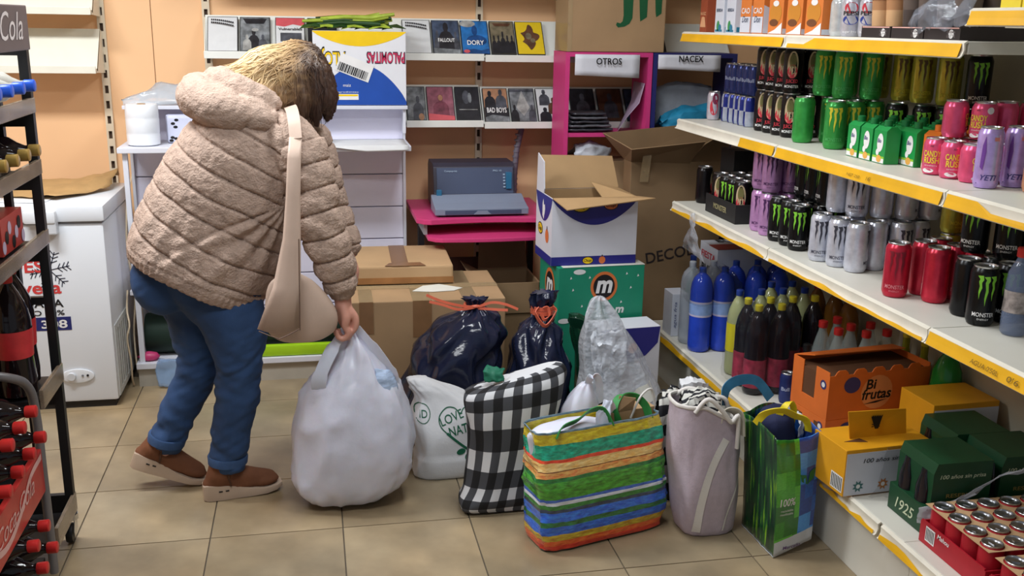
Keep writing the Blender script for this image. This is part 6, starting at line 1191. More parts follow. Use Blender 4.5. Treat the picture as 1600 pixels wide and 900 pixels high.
film('striped_cloth', 'striped cloth spilling between tote and striped bag', [[(1.115, 2.955, .02), (1.16, 2.965, .02), (1.22, 2.975, .02)], [(1.11, 2.95, .25), (1.15, 2.945, .27), (1.22, 2.95, .26)], [(1.115, 2.955, .38), (1.16, 2.955, .40), (1.21, 2.965, .38)], [(1.13, 2.99, .415), (1.17, 3.0, .43), (1.22, 3.0, .41)], [(1.13, 3.05, .36), (1.17, 3.06, .38), (1.22, 3.05, .37)], [(1.14, 3.06, .02), (1.17, 3.07, .02), (1.22, 3.06, .02)]], m_bw, 'cloth', amp=.014, seed=17)
film('white_cloth', 'white cloth folded over beside the striped cloth', [[(1.22, 3.02, .30), (1.27, 3.02, .31), (1.31, 3.02, .30)], [(1.21, 3.03, .41), (1.26, 3.02, .425), (1.31, 3.03, .41)], [(1.22, 3.07, .42), (1.26, 3.07, .43), (1.31, 3.08, .41)], [(1.22, 3.11, .02), (1.27, 3.11, .02), (1.31, 3.11, .02)]], m_cot, 'cloth', amp=.010, seed=18)

# ---------------------------------------------------------------- green and blue check shopping bag
def checks(name, cols, nu_, nv_):
    m, nt, b_, u_, v_, uv_ = uvmat(name, .3, .4); fl_ = lambda x, n: math_n(nt, 'FLOOR', math_n(nt, 'MULTIPLY', x, n))
    cb = nd(nt, 'ShaderNodeCombineXYZ'); nt.links.new(fl_(u_, nu_), cb.inputs[0]); nt.links.new(fl_(v_, nv_), cb.inputs[1]); wn = nd(nt, 'ShaderNodeTexWhiteNoise', noise_dimensions='2D'); nt.links.new(cb.outputs[0], wn.inputs['Vector'])
    c = ramp_on(nt, wn.outputs['Value'], [(i/len(cols), q) for i, q in enumerate(cols)]); nt.links.new(mixc(nt, .3, c, ramp_on(nt, noise_n(nt, uv_, 60, 5), [(.3, (80, 80, 80)), (.7, (190, 190, 190))], False), 'OVERLAY'), b_.inputs['Base Color']); return m
m_cg = checks('check_green', [(60, 150, 48), (84, 180, 56), (46, 124, 44), (100, 196, 64)], 18, 7); m_cb = checks('check_blue', [(64, 146, 226), (48, 108, 200), (84, 166, 236), (50, 84, 170)], 18, 7)
m_cs, nt, b_, u_, v_, uv_ = uvmat('green_streaks', .22, .5)
gcol = ramp_on(nt, noise_n(nt, uv_, 3, 5, 22, .9), [(.44, (10, 48, 32)), (.58, (26, 88, 38)), (.72, (140, 190, 40))], False); nt.links.new(gcol, b_.inputs['Base Color'])
c0, c1, c2, c3 = Vector((1.368, 2.572)), Vector((1.515, 2.612)), Vector((1.48, 2.85)), Vector((1.36, 2.79))
L = (1.425, 2.72, 0); t = thing('check_bag', 'green and blue checked shopping bag with yellow handles', 'shopping bag', L)
rows = []; nq = 14; Hb = .40
for j in range(25):
    v = j/24; row = []
    for q, (a, b) in enumerate(((c0, c1), (c1, c2), (c2, c3), (c3, c0))):
        for k in range(nq):
            p = a.lerp(b, k/nq); ctr2 = Vector((1.425, 2.72)); d = p-ctr2; bul = .05*math.sin(math.pi*k/nq)*math.sin(math.pi*min(1, v*.9+.05))
            lean = Vector((-.035 if q in (3, 0) and not (q == 0 and k > nq*.6) else -.01, .0))*v*v*.7
            p2 = ctr2+d*(1+bul+.03*v)+lean; w_ = .004*N(k*.5+q*3, v*5, 1.)
            row.append(Vector((p2.x+w_, p2.y+w_, Hb*v+.012*math.sin(math.pi*k/nq)*(v**4)*(-1 if q == 0 else 1)+.002+.03*(1-v)*(k/nq if q == 0 else (1-k/nq if q == 1 else 0))))-Vector(L))
    rows.append(row)
def cm(j, i):
    q, k = divmod(i, nq)
    if j < 3 and q in (0, 1): return 3
    return (1 if k >= nq*.52 else 0) if q == 0 else (1 if q == 1 else 2)
mb = MB().grid(rows, cu=True, mi=cm); close_rows(mb, rows, True, mi=3); body = mb.build('bag_body', [m_cg, m_cb, m_cs, mat('bag_white_foot', (206, 210, 216), .35)], t, smooth=60, solid=.003)
fd = (c1-c0).normalized(); FD = Vector((fd.y, -fd.x, 0)); FR = lambda s, z: frame((c0.x+fd.x*s+FD.x*.25-L[0], c0.y+fd.y*s+FD.y*.25-L[1], z), (fd.x, fd.y, 0), (0, 0, 1))
mb = MB(); put_text(mb, '100%', FR(.035, .175), .026, .055, 0, .02); put_text(mb, 'reciclable', FR(.035, .155), .008, .045, 0); put_text(mb, 'reutilizable', FR(.035, .143), .008, .048, 0); drape(mb, body, -FD).build('lettering', W_, t)
mb = MB(); put_poly(mb, [(0, 0), (.026, .016), (.032, .05), (.008, .04)], FR(.105, .235)); put_poly(mb, [(0, 0), (-.024, .012), (-.03, .036), (-.008, .032)], FR(.105, .235)); drape(mb, body, -FD).build('leaf_print', mat('print_leaf2', (40, 110, 60), .5), t)
mb = MB(); put_text(mb, 'Mercado', FR(.07, .022), .012, .07, 0, .01); drape(mb, body, -FD).build('lettering', mat('print_mauve', (110, 80, 130), .5), t)
m_yst = mat('strap_yellow', (232, 210, 40), .5, var=.06); m_ty = mat('strap_teal', (50, 120, 160), .5, var=.2, vscale=20)
MB().strap(loc_(L, spline([(1.335, 2.70, .40), (1.345, 2.66, .45), (1.39, 2.64, .465), (1.44, 2.65, .44), (1.475, 2.645, .425), (1.49, 2.65, .385)])), (.0, -.5, .85), .024, .003).build('handle', m_yst, t, smooth=60)
MB().strap(loc_(L, spline([(1.40, 2.70, .40), (1.415, 2.68, .455), (1.44, 2.69, .47), (1.46, 2.70, .44), (1.462, 2.71, .39)])), (.6, -.4, .2), .02, .003).build('handle', m_yst, t, smooth=60)
MB().strap(loc_(L, spline([(1.30, 2.86, .40), (1.31, 2.88, .45), (1.36, 2.90, .47), (1.43, 2.91, .46), (1.48, 2.90, .40)])), (0, .3, 1), .034, .003).build('wide_handle', m_ty, t, smooth=60)
rows = sack_rows([(.10, 0, 0, .04, .05, 2), (.20, 0, 0, .05, .065, 2.2), (.33, 0, 0, .055, .07, 2.2), (.40, .0, 0, .055, .06, 2), (.435, 0, 0, .035, .04, 2), (.44, 0, 0, .01, .01, 2)], 36, 18, lambda u, v: .012*N(*per(u, 1.5), v*4)); mb = MB().grid(rows, cu=True); close_rows(mb, rows, True, True)
tag(mb.build('navy_cloth', mat('cloth_navy', (30, 36, 72), .8, var=.15), None, smooth=70, loc=(1.42, 2.73, 0)), 'navy cloth bundle inside the checked shopping bag', 'cloth')
film('tissue', 'white tissue paper tucked into the checked bag', [[(1.47, 2.67, .36), (1.485, 2.68, .36), (1.495, 2.70, .36)], [(1.465, 2.67, .405), (1.485, 2.68, .42), (1.495, 2.70, .405)], [(1.47, 2.70, .415), (1.485, 2.71, .43), (1.49, 2.72, .41)]], m_cot, 'paper', amp=.008, seed=9)

# ---------------------------------------------------------------- small white bag, dark green bag, bubble wrap
L = (.865, 3.06, 0); t = thing('carrier_bag', 'small white plastic bag wedged beside the plaid bag', 'plastic bag', L)
R = [(0, .88, 3.07, .05, .05, 2), (.01, .88, 3.07, .075, .07, 2.2), (.15, .88, 3.07, .085, .075, 2.2), (.30, .875, 3.06, .078, .065, 2.1), (.37, .872, 3.055, .055, .045, 2), (.42, .878, 3.05, .028, .025, 2), (.435, .885, 3.05, .018, .015, 2)]
rows = shift(sack_rows(R, 48, 36, lambda u, v: .010*N(*per(u, 1.4), v*4)+.006*math.sin(u*2*math.pi*8)*max(0, v-.5)), L); mb = MB().grid(rows, cu=True); close_rows(mb, rows, True, True); mb.build('bag_body', m_carr, t, smooth=70)
MB().strap(loc_(L, spline([(.885, 3.045, .42), (.89, 3.03, .46), (.912, 3.03, .462), (.925, 3.035, .42), (.928, 3.04, .33)])), (.8, -.3, .4), .024, .003).build('handle', m_carr, t, smooth=60)
mb = MB(); put_poly(mb, [(0, 0), (.022, .02), (.03, .07), (.01, .06)], frame((.895-L[0], -.085, .325), (1, 0, 0), (0, 0, 1))); mb.build('dark_print', K_, t)
L = (.985, 3.56, 0); t = thing('green_bag', 'dark green plastic bag behind the tied refuse bag', 'plastic bag', L)
R = [(0, 1.03, 3.54, .04, .05, 2), (.01, 1.03, 3.54, .048, .07, 2.2), (.2, 1.03, 3.54, .05, .075, 2.2), (.36, 1.025, 3.54, .05, .07, 2.2), (.45, 1.005, 3.54, .05, .055, 2), (.50, .985, 3.54, .04, .035, 2), (.53, .965, 3.54, .018, .018, 2)]
rows = shift(sack_rows(R, 48, 40, lambda u, v: .016*N(*per(u, 1.4), v*4+7)+.008*N(*per(u, 3), v*9)), L); mb = MB().grid(rows, cu=True); close_rows(mb, rows, True, True); mb.build('bag_body', mat('bag_dkgreen', (16, 58, 40), .18, var=.25, vscale=6), t, smooth=60)
MB().strap(loc_(L, spline([(.95, 3.52, .50), (.99, 3.47, .50), (1.03, 3.46, .46), (1.045, 3.47, .42)])), (0, -.5, .9), .05, .003).build('corner_flap', MATS['bag_dkgreen'], t)
m_bub = mat('bubble_film', (226, 232, 242), .14, var=.12, vscale=22, alpha=.5, bump=.8, bscale=55, spec=.9)
L = (1.09, 3.32, 0); t = thing('bubble_wrap', 'heap of clear bubble wrap rising to a peak', 'bubble wrap', L)
R = [(0, 1.10, 3.30, .13, .12, 2.4), (.01, 1.10, 3.30, .155, .14, 2.6), (.12, 1.10, 3.31, .155, .14, 2.6), (.26, 1.095, 3.32, .150, .125, 2.4), (.38, 1.075, 3.33, .120, .10, 2.4), (.50, 1.035, 3.33, .085, .07, 2.4), (.58, 1.01, 3.33, .055, .04, 2.2), (.64, 1.00, 3.33, .026, .02, 2), (.655, 1.0, 3.33, .010, .008, 2)]
rows = shift(sack_rows(R, 80, 64, lambda u, v: .022*N(*per(u, 1.3), v*3+11)+.012*N(*per(u, 2.6), v*7)+.010*math.sin(u*2*math.pi*7+3*N(v*3, u, 2))), L); mb = MB().grid(rows, cu=True); close_rows(mb, rows, True, True); body = mb.build('film_heap', m_bub, t, smooth=40)
mb = MB()
for i in range(6):
    for j in range(4): a, b = -.045+.016*i, -.03+.016*j; mb.add([tuple(frame((.055, -.4, .30), (.93, 0, .36), (-.36, 0, .93)) @ Vector((x, y, 0))) for x, y in ((a, b), (a+.016, b), (a+.016, b+.016), (a, b+.016))], [(0, 1, 2, 3)])
drape(mb, body, off=.004).build('paper_label', mat('label_paper', (214, 214, 206)), t)
L2 = film('plastic_flap', None, [[(-.15, -.10, .56), (-.10, -.11, .55), (-.03, -.10, .56)], [(-.155, -.11, .50), (-.10, -.12, .49), (-.02, -.12, .50)], [(-.13, -.12, .40), (-.10, -.13, .38), (-.03, -.13, .40)]], m_bub, amp=.015, seed=22, parent=t)
film('clear_bag', 'clear plastic bag slumped against the shelving plinth', [[(1.24, 3.15, .02), (1.34, 3.13, .02), (1.46, 3.18, .02)], [(1.23, 3.14, .16), (1.33, 3.10, .20), (1.46, 3.17, .14)], [(1.26, 3.20, .29), (1.34, 3.19, .32), (1.45, 3.22, .24)], [(1.27, 3.32, .27), (1.36, 3.34, .27), (1.46, 3.34, .2)], [(1.28, 3.42, .02), (1.36, 3.43, .02), (1.47, 3.42, .02)]], m_bub, 'plastic bag', amp=.03, seed=25, n=(20, 20))
# ================================================================ THE WOMAN
def chain(mb, pts, rads, seg=14, n=5):
    """rounded limb through joints with a radius at each joint; an entry may be (a, b) for a flattened section"""
    P_ = spline(pts, n); R_ = [cat([[r] for r in rads], i/(len(P_)-1))[0] for i in range(len(P_))]
    a, b = P_[0], P_[-1]; d0 = (P_[0]-P_[1]).normalized(); d1 = (P_[-1]-P_[-2]).normalized()
    path = [a+d0*R_[0]*.92, a+d0*R_[0]*.6]+P_+[b+d1*R_[-1]*.6, b+d1*R_[-1]*.92]; rr = [R_[0]*.35, R_[0]*.78]+R_+[R_[-1]*.78, R_[-1]*.35]
    return mb.tube(path, rr, seg)
def ball(mb, c, r, seg=20, rot=None):
    """ellipsoid"""
    T = Matrix.Translation(c) @ (rot.to_4x4() if rot is not None else Matrix()) @ Matrix.Diagonal((*r, 1))
    return mb.lathe([(math.sin(math.pi*k/12), -math.cos(math.pi*k/12)) for k in range(13)], seg, T, capb=False, capt=False)
def loft_ax(mb, st, seg=28):
    """stations: centre, axis-perpendicular half size a (in the XZ plane, along e1), half size b (along Y), e1 direction"""
    rows = []
    for c, e1, a, b in st:
        c, e1 = Vector(c), Vector(e1).normalized(); row = []
        for k in range(seg):
            t_ = 2*math.pi*k/seg; cx, sx = math.cos(t_), math.sin(t_); q = lambda v: math.copysign(abs(v)**.85, v)
            row.append(c+e1*a*q(cx)+Vector((0, 1, 0))*b*q(sx))
        rows.append(row)
    mb.grid(rows, cu=True); close_rows(mb, rows, True, True); return mb
def remesh(mb, vox, smooth=4, fac=.5):
    """union of the shapes in mb as one continuous skin; returns verts (n,3) and faces"""
    me = bpy.data.meshes.new('r'); me.from_pydata(mb.v, [], mb.f); bm = bmesh.new(); bm.from_mesh(me); bmesh.ops.remove_doubles(bm, verts=bm.verts, dist=1e-5); bmesh.ops.recalc_face_normals(bm, faces=bm.faces); bm.to_mesh(me); bm.free()
    o = bpy.data.objects.new('r', me); COL.objects.link(o); md = o.modifiers.new('r', 'REMESH'); md.mode = 'VOXEL'; md.voxel_size = vox; md.adaptivity = 0
    if smooth: s_ = o.modifiers.new('s', 'SMOOTH'); s_.iterations = smooth; s_.factor = fac
    ev = o.evaluated_get(bpy.context.evaluated_depsgraph_get()); m2 = ev.to_mesh(); nv = len(m2.vertices); co = np.empty(nv*3, np.float32); m2.vertices.foreach_get('co', co); no = np.empty(nv*3, np.float32); m2.vertices.foreach_get('normal', no)
    fs = [tuple(p.vertices) for p in m2.polygons]; ev.to_mesh_clear(); bpy.data.objects.remove(o); bpy.data.meshes.remove(me)
    return co.reshape(-1, 3).astype(float), no.reshape(-1, 3).astype(float), fs
def from_np(co, fs, name, mats, parent, L=(0, 0, 0), smooth=70):
    mb = MB(); mb.v = [tuple(p) for p in (co-np.array(L))]; mb.f = fs; mb.m = [0]*len(fs); mb.uv = [None]*len(fs); return mb.build(name, mats, parent, smooth=smooth)
def nz(co, s, seed=0): return np.array([noise.noise(Vector((p[0]*s+seed, p[1]*s, p[2]*s))) for p in co])
def seg_param(co, pts):
    """nearest distance to a polyline and the length along it"""
    best = np.full(len(co), 9.); along = np.zeros(len(co)); acc = 0.
    for a, b in zip(pts, pts[1:]):
        a, b = np.array(a), np.array(b); d = b-a; l = np.linalg.norm(d); t_ = np.clip(((co-a)@d)/(l*l), 0, 1); q = a+t_[:, None]*d; dist = np.linalg.norm(co-q, axis=1); m = dist < best; best[m] = dist[m]; along[m] = acc+t_[m]*l; acc += l
    return best, along
BASE = (-.36, 3.34, 0)
AX = Vector((.45, 0, .893)).normalized(); E1 = Vector((.893, 0, -.45))
RSH, REL, RWR = (-.045, 3.215, 1.225), (.022, 3.175, .975), (.088, 3.185, .715)
LSH, LEL, LWR = (-.03, 3.53, 1.23), (.05, 3.56, .98), (.12, 3.50, .80)
RHI, RKN, RAN = (-.30, 3.30, .78), (-.262, 3.28, .47), (-.315, 3.285, .13)
LHI, LKN, LAN = (-.40, 3.45, .79), (-.40, 3.42, .46), (-.525, 3.395, .17)
HEAD = Vector((-.03, 3.41, 1.40))
# --- body (skin): one continuous mesh
m_skin = mat('skin', (206, 150, 132), .5, var=.05, vscale=30, bump=.05, bscale=120, sss=.12)
mb = MB()
loft_ax(mb, [((-.37, 3.37, .78), E1, .13, .15), ((-.33, 3.37, .9), E1, .12, .13), ((-.25, 3.37, 1.05), E1, .12, .14), ((-.17, 3.37, 1.2), E1, .11, .17), ((-.11, 3.38, 1.29), E1, .06, .10)])
chain(mb, [(-.12, 3.38, 1.27), (-.06, 3.39, 1.33), (-.02, 3.40, 1.37)], [.055, .05, .05])
ball(mb, HEAD, (.078, .072, .098), rot=Euler((0, math.radians(38), 0)).to_matrix())
ball(mb, HEAD+Vector((.055, 0, -.055)), (.035, .05, .045))                      # jaw
ball(mb, HEAD+Vector((.092, 0, -.03)), (.012, .011, .020))                      # nose
for s in (-1, 1): ball(mb, HEAD+Vector((-.005, s*.073, -.02)), (.018, .008, .028))
for s in (-1, 1): ball(mb, HEAD+Vector((.078, s*.03, .0)), (.010, .012, .007))
ball(mb, HEAD+Vector((.082, 0, -.066)), (.010, .022, .008))
for a, e, w_ in ((RSH, REL, RWR), (LSH, LEL, LWR)):
    sh = Vector(a)+Vector((-.03, .03 if a is RSH else -.03, .0)); chain(mb, [(-.12, 3.38, 1.25), sh, Vector(e), Vector(w_)], [.06, .052, .042, .027])
for h, k, a in ((RHI, RKN, RAN), (LHI, LKN, LAN)): chain(mb, [h, k, a, (a[0]+.0, a[1], a[2]-.05)], [.09, .06, .036, .026])
# right hand gripping the bag: palm, four curled fingers and a thumb
W0 = Vector(RWR); HD = Vector((.012, -.004, -.075))
chain(mb, [W0+Vector((-.004, 0, .02)), W0+Vector((.0, -.002, -.02))], [.027, .028])
for k in range(4):                                                              # palm block, knuckle side down
    y = (-.030+.020*k); chain(mb, [W0+Vector((.0, y*.6, -.018)), W0+Vector((.006-.004*k, y, -.05)), W0+Vector((.012-.010*abs(k-1), y*1.1, -.078))], [.017, .016, .0125])
for k, ln in enumerate((.9, 1.0, 1.04, .85)):                                   # fingers wrap under the straps towards the camera-left
    y = -.033+.0215*k; b0 = W0+Vector((.012-.010*abs(k-1), y, -.080)); chain(mb, [b0, b0+Vector((.010, -.002, -.026*ln)), b0+Vector((-.006, -.002, -.046*ln)), b0+Vector((-.026*ln, -.001, -.036*ln)), b0+Vector((-.030*ln, 0, -.018*ln))], [.0115, .0105, .0098, .009, .0078], n=4)
chain(mb, [W0+Vector((.018, -.012, -.030)), W0+Vector((.036, -.018, -.055)), W0+Vector((.036, -.022, -.085)), W0+Vector((.024, -.022, -.106))], [.015, .0125, .0108, .0085])
# left hand, relaxed, in front of the body
W1 = Vector(LWR)
for k in range(4):
    y = .03-.02*k; chain(mb, [W1, W1+Vector((.012, y, -.045)), W1+Vector((.016, y*1.1, -.085)), W1+Vector((.010, y*1.1, -.115)), W1+Vector((-.006, y*1.05, -.135+.006*abs(k-1.5)))], [.018, .015, .0115, .0095, .008])
chain(mb, [W1+Vector((.01, -.02, -.02)), W1+Vector((.022, -.045, -.05)), W1+Vector((.02, -.05, -.085))], [.014, .0115, .009])
co, no, fs = remesh(mb, .0042, 3)
person = from_np(co, fs, 'person', m_skin, None, BASE); person.location = BASE
tag(person, 'person in a furry beige jacket, jeans and brown boots, bending to lift a bag', 'person')
# --- jeans
m_den = mat('denim', (46, 74, 116), .85, var=.34, vscale=4.5, bump=.10, bscale=260)
mb = MB()
loft_ax(mb, [((-.33, 3.375, .60), E1, .10, .14), ((-.36, 3.375, .69), E1, .165, .175), ((-.375, 3.375, .77), E1, .205, .185), ((-.36, 3.375, .85), E1, .19, .165), ((-.33, 3.375, .92), E1, .15, .14)])
chain(mb, [(-.30, 3.30, .72), (-.265, 3.285, .60), RKN, (-.272, 3.28, .36), (-.30, 3.283, .24), (-.313, 3.285, .135)], [.125, .105, .078, .073, .066, .063], 20)
chain(mb, [(-.42, 3.44, .74), (-.40, 3.43, .60), LKN, (-.425, 3.415, .38), (-.485, 3.402, .27), (-.522, 3.397, .175)], [.135, .105, .076, .070, .064, .060], 20)
ball(mb, (-.49, 3.32, .77), (.10, .10, .12)); ball(mb, (-.48, 3.45, .77), (.10, .10, .12))
co, no, fs = remesh(mb, .0075, 6)
dR, aR = seg_param(co, [RHI, RKN, RAN]); dL, aL = seg_param(co, [LHI, LKN, LAN]); dm = np.where(dR < dL, aR, aL)
wr = np.array([noise.noise(Vector((p[0]*7, p[1]*7, p[2]*26+p[0]*16))) for p in co]); knee = np.exp(-((dm-.34)/.10)**2)+.9*np.exp(-((dm-.62)/.08)**2)+.35
wr2 = np.array([noise.noise(Vector((p[0]*14+p[2]*18, p[1]*16, p[2]*44-p[0]*26+5))) for p in co]); co += no*((wr*.008+wr2*.006)*knee)[:, None]
co += no*(-.006*np.exp(-((co[:, 1]-3.375)/.010)**2)*(co[:, 0] < -.45)*(co[:, 2] > .62))[:, None]
jeans = from_np(co, fs, 'jeans', m_den, person, BASE)
m_cuff = mat('denim_cuff', (54, 82, 124), .8, var=.2, vscale=20, bump=.1, bscale=260)
for a, r, ax in ((RAN, .0655, (.05, 0, 1)), (LAN, .063, (.28, -.05, 1))):
    q = Vector(ax).normalized(); MB().lathe([(r*.90, -.016), (r+.0005, -.015), (r+.0022, .008), (r-.0005, .014), (r*.9, .014)], 24, Matrix.Translation(Vector(a)-Vector(BASE)+Vector((0, 0, .012))) @ q.to_track_quat('Z', 'Y').to_matrix().to_4x4(), capb=False, capt=False).build('trouser_cuff', m_cuff, person, smooth=60)
MB().strap(loc_(BASE, spline([(-.505, 3.19, .86), (-.53, 3.205, .76), (-.47, 3.19, .66)])), (.1, 1, 0), .004, .003).build('back_pocket_seam', m_cuff, person) if False else None
# --- boots
m_sue = mat('suede_brown', (112, 70, 46), .85, var=.14, vscale=16, bump=.06, bscale=200); m_sole = mat('sole_cream', (188, 166, 146), .6, var=.05)
def boot(loc, rz, pitch, label):
    T = Matrix.Translation(Vector(loc)-Vector(BASE)) @ Matrix.Rotation(rz, 4, 'Z') @ Matrix.Rotation(pitch, 4, 'Y')
    # x from heel (0) to toe (.265)
    st = [(0.0, .022, .004, .052), (.012, .031, .0, .056), (.06, .036, .0, .052), (.11, .035, .0, .044), (.16, .040, .001, .031), (.21, .043, .004, .026), (.245, .036, .010, .027), (.265, .018, .016, .028)]
    rows = []
    for x, hw, z0, z1 in st: rows.append([T @ Vector((x, y*hw, z)) for y, z in ((-1, z0), (-.9, z0-.0), (.9, z0), (1, z0), (1.06, (z0+z1)/2), (1, z1), (-1, z1), (-1.06, (z0+z1)/2))])
    mb = MB().grid(rows, cu=True, flip=True); close_rows(mb, rows, True, True); mb.build('boot_sole', m_sole, person, smooth=50)
    mb = MB(); L_ = [Vector(p) for p in ((.06, 0, .075), (.12, 0, .072), (.18, 0, .058), (.222, 0, .05))]
    chain(mb, [(.045, 0, .075), (.10, 0, .072), (.17, 0, .056), (.222, 0, .048)], [.036, .040, .034, .027], 18)
    ball(mb, (.05, 0, .055), (.052, .034, .028)); ball(mb, (.14, 0, .045), (.10, .039, .024)); ball(mb, (.20, 0, .042), (.058, .040, .022))
    chain(mb, [(.060, 0, .08), (.068, 0, .11), (.072, 0, .13)], [.046, .046, .047], 18)
    mb.v = [tuple(T @ Vector(p)) for p in mb.v]; co, no, fs = remesh(mb, .006, 4); o = from_np(co, fs, 'boot_upper', m_sue, person)
    for k in range(2): MB().cbox(.055+.022*k, -.0375, .034, .012, .003, .004, 0, T).build('sole_slot', K_, person)
    MB().strap([T @ Vector(p) for p in spline([(.09, -.040, .05), (.083, -.046, .085), (.08, -.048, .12)])], tuple(T.to_3x3() @ Vector((1, 0, 0))), .006, .002).build('zip', mat('zip_brown', (76, 46, 30), .6), person)
boot((-.402, 3.272, .0015), math.radians(11), 0, 'right'); boot((-.655, 3.398, .092), math.radians(2), math.radians(22.5), 'left')
# --- jacket
m_fur = mat('fur_beige', (180, 156, 141), .92, var=.16, vscale=38, bump=.6, bscale=150)
mb = MB()
st = [((-.395, 3.368, .755), E1, .226, .222), ((-.385, 3.368, .785), E1, .238, .232), ((-.345, 3.37, .87), E1, .247, .228), ((-.295, 3.375, .97), E1, .246, .222), ((-.245, 3.375, 1.07), E1, .238, .222), ((-.195, 3.375, 1.17), E1, .215, .222), ((-.155, 3.375, 1.25), E1, .18, .205), ((-.13, 3.38, 1.305), E1, .135, .15), ((-.11, 3.385, 1.335), E1, .09, .10)]
loft_ax(mb, st, 36)
chain(mb, [(-.10, 3.29, 1.235), RSH, (.0, 3.19, 1.10), REL, (.058, 3.178, .86), (.084, 3.185, .765)], [.085, .088, .082, .075, .072, .056], 20)
chain(mb, [(-.10, 3.46, 1.235), LSH, (.02, 3.55, 1.1), LEL, (.09, 3.54, .88), (.115, 3.51, .83)], [.085, .085, .08, .074, .068, .055], 20)
co, no, fs = remesh(mb, .005, 10)
dA, aA = seg_param(co, [RSH, REL, RWR]); dB, aB = seg_param(co, [LSH, LEL, LWR]); isarm = (np.minimum(dA, dB) < .105) & (co[:, 0] > -.09)
wt = (co-np.array([-.395, 3.375, .755]))@np.array(AX); wb_ = (co-np.array([-.395, 3.375, .755]))@np.array([.56, 0, .828]); n1 = nz(co, 4.5, 3); n2 = nz(co, 11, 9)
w_t = wt*.35+wb_*.65+.012*n1+.004*n2+.05*np.clip(co[:, 0]+.2, 0, 1)*0; w_a = np.where(dA < dB, aA, aB)+.010*n1
w_ = np.where(isarm, w_a, w_t); per_ = np.where(isarm, .074, .076); ph = (w_/per_+.42) % 1.; d = np.abs(ph-.5)*per_
disp = np.where(isarm, -.011, -.011)*np.exp(-(d/.0036)**2)+np.where(isarm, .0022, .0008)*np.cos((ph-.5)*2*math.pi+math.pi)
low = wt < .048; ang = np.arctan2(co[:, 1]-3.375, (co-np.array([-.395, 3.375, .755]))@np.array(E1)); disp = np.where(low & ~isarm, .0013*np.sin(ang*70)-.003, disp)
cuffm = isarm & (np.where(dA < dB, aA, aB) > .49); disp = np.where(cuffm, .0016*np.sin(np.arctan2(co[:, 1]-3.18, co[:, 0]-.08)*30)-.004, disp)
# gathered folds radiating from the right armpit across the lower back
ax_, az_ = -.075, 1.03; dx_, dz_ = co[:, 0]-ax_, co[:, 2]-az_; rr_ = np.hypot(dx_, dz_); phi = np.arctan2(-dz_, -dx_)      # 0 = straight back, positive = downwards
reg = 1/(1+np.exp(-(phi-.30)/.06)); front_ = (~isarm) & (co[:, 1] < 3.40) & (wt > .045)
fo = np.sin(phi*19+2.2*n1)*np.clip(rr_/.12, 0, 1)*np.exp(-(rr_/.34)**2)
disp += np.where(front_, reg*(.0085*fo), 0)-np.where(front_, .008*np.exp(-((phi-.27-.25*rr_)/.035)**2)*(rr_ > .06)*(rr_ < .42), 0)
blk = np.sin((co@np.array(E1))*88+2.5*n1); disp += np.where(~isarm & (wt > .045), .0042*blk*np.exp(-((wt-.13)/.085)**2)*(dx_ < -.2), 0)
el = nz(np.stack([co[:, 0]*10, co[:, 1]*9, co[:, 2]*20+co[:, 0]*10], 1), 1., 7); disp += np.where(isarm, .008*el, .003*el)
disp += .002*n2+.0024*nz(co, 60, 1)+.0016*nz(co, 130, 2)
co += no*disp[:, None]
from_np(co, fs, 'jacket', m_fur, person, BASE, 80)
# hood lying on the back
mb = MB(); chain(mb, [(-.13, 3.215, 1.30), (-.255, 3.22, 1.325), (-.335, 3.29, 1.355), (-.345, 3.38, 1.365), (-.32, 3.48, 1.36), (-.22, 3.54, 1.34), (-.12, 3.53, 1.32)], [.045, .064, .066, .066, .064, .06, .05], 18)
chain(mb, [(-.12, 3.26, 1.345), (-.22, 3.28, 1.385), (-.28, 3.37, 1.405), (-.22, 3.47, 1.39), (-.12, 3.50, 1.35)], [.04, .05, .052, .05, .04], 16)
ball(mb, (-.21, 3.38, 1.34), (.13, .13, .06), rot=Euler((0, math.radians(-12), 0)).to_matrix())
co, no, fs = remesh(mb, .0055, 5); n1 = nz(co, 14, 2); co += no*(.004*n1+.0028*nz(co, 40, 4)+.002*nz(co, 120, 6)-.006*np.exp(-((np.abs(nz(co, 5, 8)))/.05)**2))[:, None]
from_np(co, fs, 'hood', m_fur, person, BASE, 80)
# --- hair: dark at the crown, blond in the lengths
m_hair = bpy.data.materials.new('hair_balayage'); m_hair.use_nodes = True; nt = m_hair.node_tree; b_ = nt.nodes['Principled BSDF']; b_.inputs['Roughness'].default_value = .45
tc = nd(nt, 'ShaderNodeTexCoord'); sp = nd(nt, 'ShaderNodeSeparateXYZ'); nt.links.new(tc.outputs['Object'], sp.inputs[0])
hx = math_n(nt, 'SUBTRACT', sp.outputs[0], .355)          # object space: x of the crown is about +.355
sn = noise_n(nt, tc.outputs['Object'], 26, 6, .35, 1.4); fx_ = math_n(nt, 'ADD', math_n(nt, 'MULTIPLY_ADD', hx, -3.1, .22), math_n(nt, 'MULTIPLY', math_n(nt, 'SUBTRACT', sn, .5), .75)); hz = math_n(nt, 'MULTIPLY_ADD', math_n(nt, 'SUBTRACT', sp.outputs[2], 1.40), .9, 0.)
ff = math_n(nt, 'ADD', fx_, hz); nt.links.new(ramp_on(nt, ff, [(.05, (62, 42, 34)), (.28, (96, 72, 54)), (.46, (170, 138, 98)), (.75, (216, 188, 140))], False), b_.inputs['Base Color'])
mb = MB()
ball(mb, HEAD+Vector((-.01, 0, .025)), (.105, .100, .115), rot=Euler((0, math.radians(38), 0)).to_matrix()); ball(mb, HEAD+Vector((.03, 0, .0)), (.075, .095, .10))
